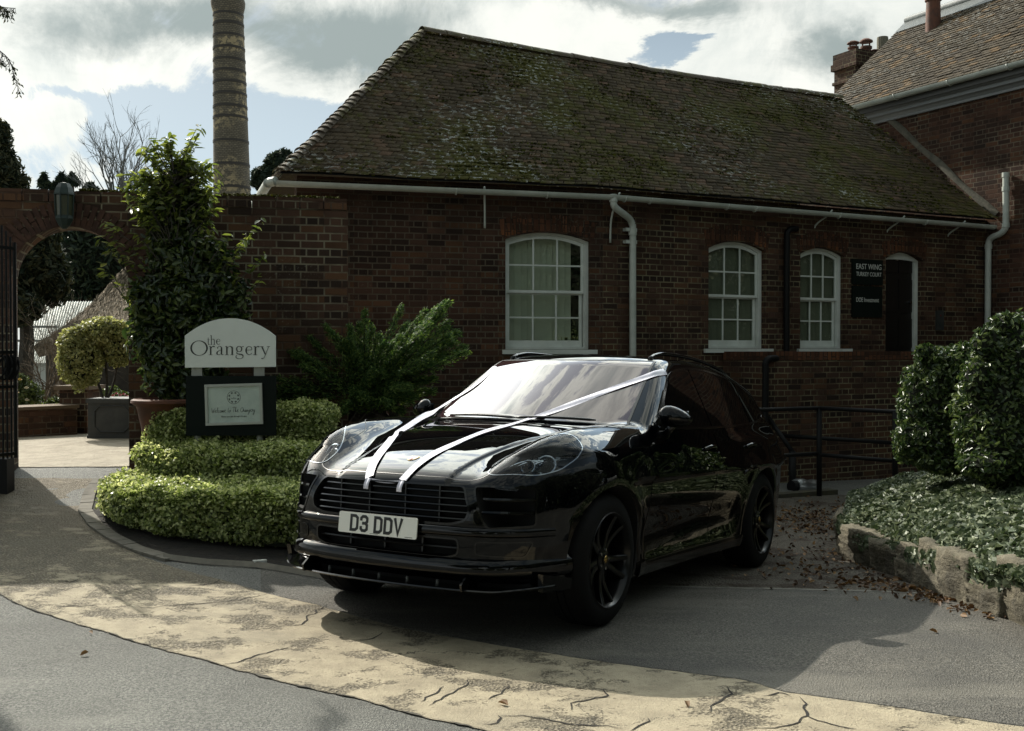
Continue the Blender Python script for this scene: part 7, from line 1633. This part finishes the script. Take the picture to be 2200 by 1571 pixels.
# thatched roof building
th_ = thing('thatched_cottage', 'building with steep grey-brown thatched roof seen through the arch', 'building', P3(250, 900, 19)); 
def thm():
    m_ = bpy.data.materials.new('weathered_thatch'); m_.use_nodes = True; t = NT(m_.node_tree); b = t.n['Principled BSDF']; o = t.obj(); n_ = t.noise(o, 28, 5, .7); c = t.mix(t.step(n_, .38, .62), (.07, .058, .04), (.34, .285, .21)); t.put(b.inputs['Base Color'], c); b.inputs['Roughness'].default_value = .95; t.put(b.inputs['Normal'], t.bump(t.noise(o, 40, 4, .75), 1.0, .05)); return m_
M['thatch'] = thm(); apx = Vector(P3(285, 560, 20.5)); rows = []
for t_ in np.linspace(0, 1, 26):
    hipl = Vector(P3(275, 568, 20.5)).lerp(Vector(P3(70, 745, 18.0)), t_); hipl.z -= .14 * math.sin(3.14 * t_) * 1.0
    botr = Vector(P3(460, 560, 23)).lerp(Vector(P3(420, 655, 18.5)), t_)
    rows.append([hipl.lerp(botr, s) + Vector((0, -.35 * math.sin(3.14 * s), -.05 * math.sin(3.14 * s) * t_)) for s in np.linspace(0, 1, 30)])
low = [Vector((p.x, p.y + .25, p.z - .18)) for p in rows[-1]]; mb = MB(); mb.grid(rows + [low]); thr = build('roof', mb, M['thatch'], th_, True, world=True)
rgt = np.random.default_rng(3); Q = np.array([[tuple(p) for p in r_] for r_ in rows]); ii = rgt.integers(0, 25, 9000); jj = rgt.integers(0, 29, 9000); f1 = rgt.random((9000, 1)); f2 = rgt.random((9000, 1)); CC = (Q[ii, jj] * (1 - f1) + Q[ii + 1, jj] * f1) * (1 - f2) + Q[ii, jj + 1] * f2
dn_ = Q[ii + 1, jj] - Q[ii, jj]; dn_ /= np.linalg.norm(dn_, axis=1, keepdims=True); leaf_obj('straw_ends', [leaves(CC + rgt.normal(0, .01, CC.shape), np.tile([-.4, -.6, .7], (9000, 1)), .13, rgt, .25, 'diamond', .12, .1, up=dn_ * 5)], leaf_mat('straw', (.09, .075, .052), (.22, .18, .13), (.40, .33, .24), .05, .9, .1), thr)
mb = MB(); e = rows[-1]; mb.grid([[Vector((p.x, p.y + .5, p.z - .1)), Vector((p.x, p.y + .5, -.2))] for p in e]); build('wall', mb, mat('weatherboard', (.035, .03, .024), .9, c2=(.06, .05, .038)), th_, world=True)
cg = thing('corrugated_shed', 'white shed with pale corrugated sheet roof beyond the thatched building', 'shed', P3(80, 860, 24)); rows = []
for s in np.linspace(0, 1, 480): a = Vector(P3(40, 780, 22)).lerp(Vector(P3(250, 780, 22)), s); b = Vector(P3(60, 648, 25)).lerp(Vector(P3(330, 648, 25)), s); o_ = .012 * math.sin(s * 2 * math.pi * 48); rows.append([a.lerp(b, t) + Vector((0, -o_, o_)) for t in (0, .5, 1)])
mb = MB(); mb.grid(rows); build('roof', mb, mat('corrugated_sheet', (.36, .38, .33), .5, c2=(.26, .28, .24), nscale=3), cg, True, world=True); mb = MB(); a = at(-30, 780, 22.2); b = at(130, 780, 22.2); mb.box(a.x, 22.2, -.2, b.x, 22.4, a.z + .0); build('wall', mb, mat('pale_wall', (.62, .64, .60), .7), cg, world=True)
mb = MB(); 
for px in (20, 45, 62): q = at(px, 760, 22.15); mb.box(q.x, 22.12, .4, q.x + .05, 22.19, q.z)
for py in (705, 735): q = at(0, py, 22.15); mb.box(a.x, 22.10, q.z, b.x, 22.11, q.z + .05)
build('glazing_bars', mb, mat('bar_paint', (.2, .21, .2), .6), cg, world=True)
# bare wiry shrub, roses
def twigmass(name, label, cat, base, tips_, n, r0, m_, seed, spread, depth=3, foliage=None):
    rg = random.Random(seed); th = thing(name, label, cat, base); mb = MB(); ends = []
    def grow(p, d_, L, r_, k):
        q = p + d_ * L; mid = p.lerp(q, .5) + Vector((rg.gauss(0, .04), rg.gauss(0, .04), rg.gauss(0, .04))) * L; mb.tube([p, mid, q], [r_, r_ * .8, r_ * .6], 3 if k else 5, cap=False)
        if k >= depth: ends.append(q); return
        for _ in range(rg.choice((2, 3))): nd = (d_ + Vector((rg.gauss(0, spread), rg.gauss(0, spread), rg.gauss(0, spread) + .1))).normalized(); grow(q if rg.random() < .5 else mid.lerp(q, rg.random()), nd, L * rg.uniform(.55, .85), r_ * .58, k + 1)
    for i in range(n): t_ = Vector(rg.choice(tips_)); b0 = Vector(base) + Vector((rg.gauss(0, .12), rg.gauss(0, .1), 0)); d_ = (t_ - b0); grow(b0, (d_.normalized() + Vector((rg.gauss(0, .15), rg.gauss(0, .15), 0))).normalized(), d_.length * .45, r0, 0)
    build('branches', mb, m_, th, world=True); return th, ends
M['twig'] = mat('brown_twigs', (.10, .075, .05), .9, c2=(.16, .12, .08)); M['twigd'] = mat('dark_twigs', (.035, .03, .024), .9)
twigmass('bare_shrub', 'bare twiggy shrub behind the low brick wall inside the gateway', 'shrub', P3(110, 885, 14.8), [P3(60, 760, 14.6), P3(90, 700, 15), P3(150, 690, 15), P3(190, 700, 14.8), P3(130, 740, 14.6), P3(50, 820, 14.5), P3(220, 700, 15)], 26, .012, M['twig'], 3, .45, 4)
M['rose'] = mat('yellow_rose', (.55, .42, .16), .6); M['rosew'] = mat('cream_rose', (.6, .56, .42), .6); M['pink'] = mat('pink_blossom', (.55, .18, .24), .6); M['garden'] = leaf_mat('garden_leaf', (.03, .05, .012), (.07, .10, .025), (.15, .19, .05), .35)
rg_ = crown('rose_bush', 'leafy bush with yellow and cream blooms behind the low brick wall', 'shrub', [B3(60, 850, 34, 30, 14.4), B3(40, 830, 22, 30, 14.4), B3(118, 868, 20, 15, 14.2)], 1500, .06, 'garden', 81, P3(60, 885, 14.4), core=False, shell=.2)
def bloom(px, py, Y, r_, m_, par): 
    mb = MB(); c = Vector(P3(px, py, Y))
    for k in range(3):
        for j in range(6): a = j * 1.047 + k * .5; t_ = .5 + k * .45; d_ = Vector((math.cos(a) * math.cos(t_), math.sin(a) * math.cos(t_), math.sin(t_))); e = d_.cross(Vector((0, 0, 1))).normalized(); mb.add([c, c + d_ * r_ * .6 + e * r_ * .5, c + d_ * r_, c + d_ * r_ * .6 - e * r_ * .5], [(0, 1, 2, 3)])
    build('bloom', mb, m_, par, world=True)
for px, py, mm in ((43, 818, 'rose'), (57, 836, 'rosew'), (58, 862, 'rosew'), (36, 846, 'rose'), (66, 877, 'rosew')): bloom(px, py, 14.1, .04, M[mm], rg_)
pk = crown('flowering_plant', 'low pink-flowered plant behind the rim of the lead planter', 'flower', [B3(262, 852, 26, 12, 14.4), B3(240, 845, 20, 16, 14.6)], 700, .05, 'garden', 82, P3(258, 862, 14.4), core=False, shell=.2)
for px, py in ((243, 852), (250, 848), (258, 851), (266, 849), (272, 853)): bloom(px, py, 14.1, .03, M['pink'], pk)
# ================================================================== BACKGROUND TREES
M['conif'] = leaf_mat('dark_conifer', (.008, .018, .010), (.018, .034, .018), (.045, .060, .022), .15, .6, .3); M['conif2'] = leaf_mat('dull_green_conifer', (.010, .020, .010), (.026, .036, .016), (.085, .08, .035), .2, .6, .3); M['farc'] = leaf_mat('far_foliage', (.012, .022, .016), (.024, .040, .026), (.05, .065, .03), .15, .7, .2)
crown('conifer', 'dark conifer with drooping sprays filling the left of the archway', 'tree', [B3(60, 560, 75, 110, 19), B3(30, 660, 60, 40, 18.5), B3(100, 600, 50, 60, 19), B3(20, 500, 70, 80, 19.5)], 14000, .16, 'conif2', 91, P3(40, 900, 19), 'diamond', .3, .9, .5, upb=-.1, trunk=P3(40, 560, 19), tr=.15)
crown('conifer', 'deep green conifer mass behind the thatched roof through the arch', 'tree', [B3(200, 560, 110, 110, 30), B3(150, 640, 110, 70, 30), B3(280, 600, 90, 120, 31), B3(220, 470, 90, 55, 30)], 15000, .24, 'conif', 92, P3(200, 840, 30), 'diamond', .3, .9, .6, upb=-.1, trunk=P3(200, 600, 30), tr=.2)
crown('conifer', 'tall ragged conifer rising above the garden wall at the left edge', 'tree', [B3(-10, 330, 36, 75, 32), B3(14, 375, 34, 40, 32), B3(40, 395, 22, 22, 32), B3(-30, 380, 60, 60, 32), B3(8, 280, 12, 22, 32)], 8000, .26, 'conif2', 93, P3(0, 780, 32), 'diamond', .28, 1.0, .2, core=False, upb=0, trunk=P3(0, 330, 32), tr=.2)
crown('pine_tree', 'dark pine tree between the factory chimney and the mossy roof', 'tree', [B3(600, 350, 32, 22, 60), B3(575, 375, 34, 18, 60), B3(615, 370, 26, 30, 60), B3(560, 392, 22, 12, 60), B3(590, 400, 40, 18, 60), B3(610, 332, 16, 10, 60)], 9000, .40, 'farc', 94, P3(590, 760, 60), 'diamond', .3, 1.0, .35, core=False, upb=.2, trunk=P3(590, 380, 60), tr=.3)
for k, (px, py, w_, h_) in enumerate(((95, 388, 13, 16), (132, 386, 9, 15), (155, 384, 13, 14), (116, 402, 10, 8), (194, 402, 14, 9))):
    lab = ['spiky conifer tip left of the lantern above the wall', 'narrow conifer tip directly above the lantern', 'leaning conifer tip just right of the lantern', 'lowest conifer tip beside the lantern, mostly behind the wall', 'broad low conifer tops below the bare tree'][k]
    crown('far_conifer', lab, 'tree', [B3(px, py, w_ * .4, h_, 70), B3(px + 2, py + h_ * .6, w_, h_ * .4, 70), B3(px - 3, py + h_ * .1, w_ * .7, h_ * .25, 70)], 700, .55, 'farc', 95 + k, P3(px, 760, 70), 'diamond', .3, 1.0, .2, core=False, upb=.2, trunk=P3(px, py, 70), tr=.2, group='conifer tips beyond the wall')
twigmass('bare_tree', 'pale leafless tree standing beyond the wall left of the chimney', 'tree', P3(248, 520, 60), [P3(215, 340, 60), P3(240, 310, 60), P3(262, 318, 60), P3(285, 345, 60), P3(230, 330, 60), P3(300, 380, 60), P3(250, 305, 60)], 9, .11, mat('grey_bark', (.10, .105, .10), .9), 8, .30, 5)
twigmass('bare_tree', 'thin bare tree tops between the tall shrub and the chimney', 'tree', P3(300, 520, 75), [P3(300, 370, 75), P3(320, 360, 75), P3(285, 375, 75)], 5, .08, bpy.data.materials['grey_bark'], 18, .3, 4)
# hanging twigs top left
bt = thing('birch_tree', 'drooping bare birch twigs hanging in at the top left corner', 'tree', (-6.5, 9.5, .3)); rg = random.Random(4); mb = MB(); bl_ = []
def droop(pxs, Y, r_):
    pts = smooth_path([Vector(P3(a, b, Y)) for a, b in pxs], 8); mb.tube(pts, [r_ * (1 - .7 * i / len(pts)) for i in range(len(pts))], 4)
    for i in range(0, len(pts) - 1, 1):
        for _ in range(2): d_ = Vector((rg.gauss(0, .5), rg.gauss(0, .5), -1)).normalized(); q = pts[i] + d_ * rg.uniform(.02, .08); mb.tube([pts[i], q], .0018, 3); bl_.append((tuple(q), tuple(d_)))
droop([(-60, 60), (-30, 90), (0, 110), (20, 130), (30, 160), (42, 200)], 8.0, .006); droop([(-60, 5), (-20, 10), (10, 16), (34, 18)], 8.0, .005); droop([(0, 12), (12, 22), (16, 32)], 8.0, .003); droop([(-40, 70), (-5, 122), (8, 132)], 8.0, .004)
mb.tube([Vector(P3(-60, 60, 8)), Vector(P3(-200, -80, 8.3)), Vector((-6.4, 9.3, 7))], [.006, .02, .06], 6); mb.tube([Vector(P3(-60, 5, 8)), Vector(P3(-200, -80, 8.3))], [.005, .02], 6)
build('twigs', mb, M['twigd'], bt, world=True); rng = np.random.default_rng(5); leaf_obj('catkins', [leaves(np.array([b[0] for b in bl_]), rng.normal(0, 1, (len(bl_), 3)), .035, rng, .3, 'diamond', .35, .1, up=np.array([b[1] for b in bl_]) * 3)], M['conif2'], bt)
mb = MB(); mb.tube(smooth_path([Vector((-6.5, 9.5, .2)), Vector((-6.45, 9.45, 3.5)), Vector((-6.4, 9.3, 7)), Vector((-6.5, 9.4, 9))], 5), [.16 - .006 * i for i in range(16)], 10); build('trunk', mb, M['bark'], bt, True, world=True)
# trees and hedge behind the camera (seen only as reflections)
crown('oak_tree', 'broad dark tree behind the viewpoint, mirrored in the window panes', 'tree', [(-9, -13, 8, 4.5, 4, 4.5), (-5, -15, 10, 4, 4, 4), (-12, -11, 5, 4, 4, 3.5)], 9000, .35, 'conif', 101, (-8, -13, 0), 'diamond', .6, .8, .6, trunk=(-8, -13, 6), tr=.4)
crown('yew_tree', 'dark spreading yew behind the viewpoint, mirrored in the windscreen corner', 'tree', [(9, -9, 7, 4.5, 4, 4.5), (4, -14, 7, 5, 4, 4.5), (13, -6, 5, 4, 4, 4), (0, -16, 6, 4, 3, 4)], 9000, .35, 'conif', 102, (8, -10, 0), 'diamond', .6, .8, .6, trunk=(8, -10, 5), tr=.4)
crown('hedge', 'long hedge with pale blossom behind the viewpoint, mirrored in the right windows', 'hedge', [(-6, -9, 1.2, 3, 1, 1.3), (-1, -9.5, 1.2, 3, 1, 1.4), (4, -9, 1.2, 3, 1, 1.3), (9, -5, 1.3, 2, 3, 1.4)], 9000, .10, 'gold', 103, (0, -9, 0), 'diamond', .6, .8, .8)
M['blossom'] = leaf_mat('blossom', (.03, .045, .02), (.14, .15, .08), (.70, .68, .60), .3, .5)
crown('yew_tree', 'unseen tall yew added beyond the brick house to darken the front car door reflection', 'tree', [(15, 16, 4, 3.5, 3.5, 5), (18, 14, 7, 3, 3, 4)], 3000, .3, 'conif', 106, (15, 16, 0), 'diamond', .6, .8, .6, trunk=(15, 16, 3), tr=.35)  # unseen tree added to block bright sky in the front door reflection
crown('yew_tree', 'unseen wide yew hedge-tree added right of the viewpoint to darken the car door reflections', 'tree', [(13, 3, 3, 3.5, 4, 4), (12, -2, 3, 3.5, 4, 4), (16, 0, 6, 4, 5, 4), (11.5, 6.5, 1.5, 2.2, 2.5, 2.2)], 9000, .3, 'conif', 105, (13, 1, 0), 'diamond', .6, .8, .6, trunk=(13, 1, 3), tr=.35)  # unseen yew added so the car doors mirror dark foliage instead of sky
crown('cherry_tree', 'blossoming tree beyond the house corner, mirrored in the right-hand sash windows', 'tree', [(11.8, 13, 2.0, 2, 2, 3), (12.5, 11.5, 5.5, 2.4, 2.4, 3), (10.8, 13.6, 6.5, 1.6, 1.6, 2.4), (15, 11, 2.4, 2.6, 2.6, 2.0), (17, 7, 4.5, 3, 3, 3), (14, 14, 4.2, 2.4, 2.4, 2.6), (18, 12, 6, 3, 3, 3)], 9000, .14, 'blossom', 104, (16, 10, 0), 'diamond', .5, .8, .6, trunk=(16, 10, 4), tr=.3)  # nearer crowns added to screen bright sky from the car door reflections
# ================================================================== SMALL THINGS ON THE GROUND
M['dleaf'] = leaf_mat('dead_leaf', (.04, .022, .012), (.10, .053, .024), (.26, .15, .06), .1, .6, .3)
rng = np.random.default_rng(77); C = []
def scat(n, pts, sx, sy):
    for _ in range(n): a = pts[rng.integers(len(pts))]; p = ground_at(a[0] + rng.normal(0, sx), min(1560, a[1] + rng.normal(0, sy))); C.append((p.x, p.y, p.z + .012))
scat(500, [(1700, 1110), (1760, 1100), (1740, 1130), (1800, 1130)], 40, 12); scat(300, [(1760, 1170), (1700, 1220), (1800, 1220), (1850, 1240)], 60, 22); scat(380, [(1950, 1268), (2030, 1290), (2100, 1305), (2180, 1322), (1880, 1255), (2000, 1280)], 38, 6)
C = np.array(C); C = C[(C[:, 1] > 5.9) & ((C[:, 1] > 7.0) | (C[:, 0] > 2.4))]
tag(leaf_obj('fallen_leaves', [leaves(C, np.tile([0, 0, 1.], (len(C), 1)), .045, rng, .45, 'hex', .55, .15)], M['dleaf']), 'litter of brown fallen leaves along the stone edging and gravel', 'fallen leaves', kind='stuff')
C2 = []
for _ in range(500): a = rng.random(); p = ground_at(rng.uniform(1660, 1850), rng.uniform(1085, 1250)); C2.append((p.x, p.y, p.z + .008))
LL = [(1476, 1520, 'curled brown leaf lying on the sunlit buff paving near the bottom'), (1081, 1517, 'small orange leaf on the buff paving below the car front'), (195, 1364, 'small tan leaf on grey asphalt just below the buff edge'), (181, 1410, 'tan leaf on the grey asphalt at lower left'), (1838, 1291, 'orange leaf on shaded asphalt near the concrete edging'), (1891, 1290, 'brown leaf right of the orange one near the concrete edging'), (2006, 1361, 'brown leaf on sunlit asphalt right of the car shadow'), (2043, 1320, 'small leaf on asphalt close to the ragstone boulders')]
for k, (px, py, lab) in enumerate(LL):
    p = ground_at(px, py); V_, F_, A_ = leaves(np.array([[0, 0, .014]]), np.array([[.1, -.3, 1.0]]), .045, np.random.default_rng(k), .2, 'hex', .5, .25)
    o = link('fallen_leaf', npmesh('fallen_leaf', V_, F_, A_ * 0 + .75), M['dleaf']); o.location = p; tag(o, lab, 'leaf', 'single fallen leaves on the road')
p = ground_at(556, 1219); st_ = rock((p.x, p.y + .03, p.z + .02), .045, .03, .025, 33, .4, mat('white_stone', (.5, .5, .46), .8), None); tag(st_, 'small whitish stone at the edge of the hedge bed', 'stone')
p = at(2082, 1272, 6.6); gpz = ground_at(2082, 1284); rs = np.random.default_rng(9); tag(leaf_obj('seedling', [leaves(np.array([[gpz.x + rs.normal(0, .03), gpz.y + rs.normal(0, .02), gpz.z + .05 + rs.random() * .04] for _ in range(16)]), np.tile([0, -.3, 1.], (16, 1)), .055, rs, .4, 'hex', .7, .15)], M['garden']), 'tiny pale-edged green plant growing at the foot of the ragstone', 'plant')
# moss on the roof and wall tops
M['moss'] = leaf_mat('moss', (.018, .020, .004), (.040, .042, .008), (.085, .088, .014), .1, .9, .1)
rng = np.random.default_rng(88); CC = []; n = 16000; s_ = rng.random(n); v_ = rng.random(n); pp_ = np.c_[s_ * 12, v_ * 4, s_ * 0]; den = nz3(pp_, .8, 3) * .6 + nz3(pp_, 2.6, 8) * .5 + .12 * (v_ > .9) ; keep = den > .02 + .35 * rng.random(n) * 0.6
for s, v in zip(s_[keep], v_[keep]): v = (math.floor(v * 37) + rng.uniform(-.02, .22)) / 37; p = roof_pt(min(s, 1), max(0, min(v, 1))); CC.append((p.x, p.y, p.z + .018 + rng.random() * .012))
CC = np.array(CC); leaf_obj('moss', [leaves(np.repeat(CC, 2, 0) + rng.normal(0, .014, (len(CC) * 2, 3)) * [1, 1, .3], np.tile([-.3, -.6, .8], (len(CC) * 2, 1)), .045, rng, .6, 'diamond', .8, .25)], M['moss'], roofA)
CC = []
for _ in range(9000):
    u = rng.uniform(0, LW); 
    if mnoise.noise(Vector((u * 1.3, 0, 2))) < -.05: continue
    p = MW @ Vector((u, rng.uniform(-.02, .34), WT + rng.random() * .012)); CC.append(tuple(p))
CC = np.array(CC); leaf_obj('moss', [leaves(CC, np.tile([0, -.3, 1.], (len(CC), 1)), .030, rng, .7, 'diamond', .7, .25)], M['moss'], gw)
for o in list(bpy.data.meshes):
    if o.users == 0: bpy.data.meshes.remove(o)
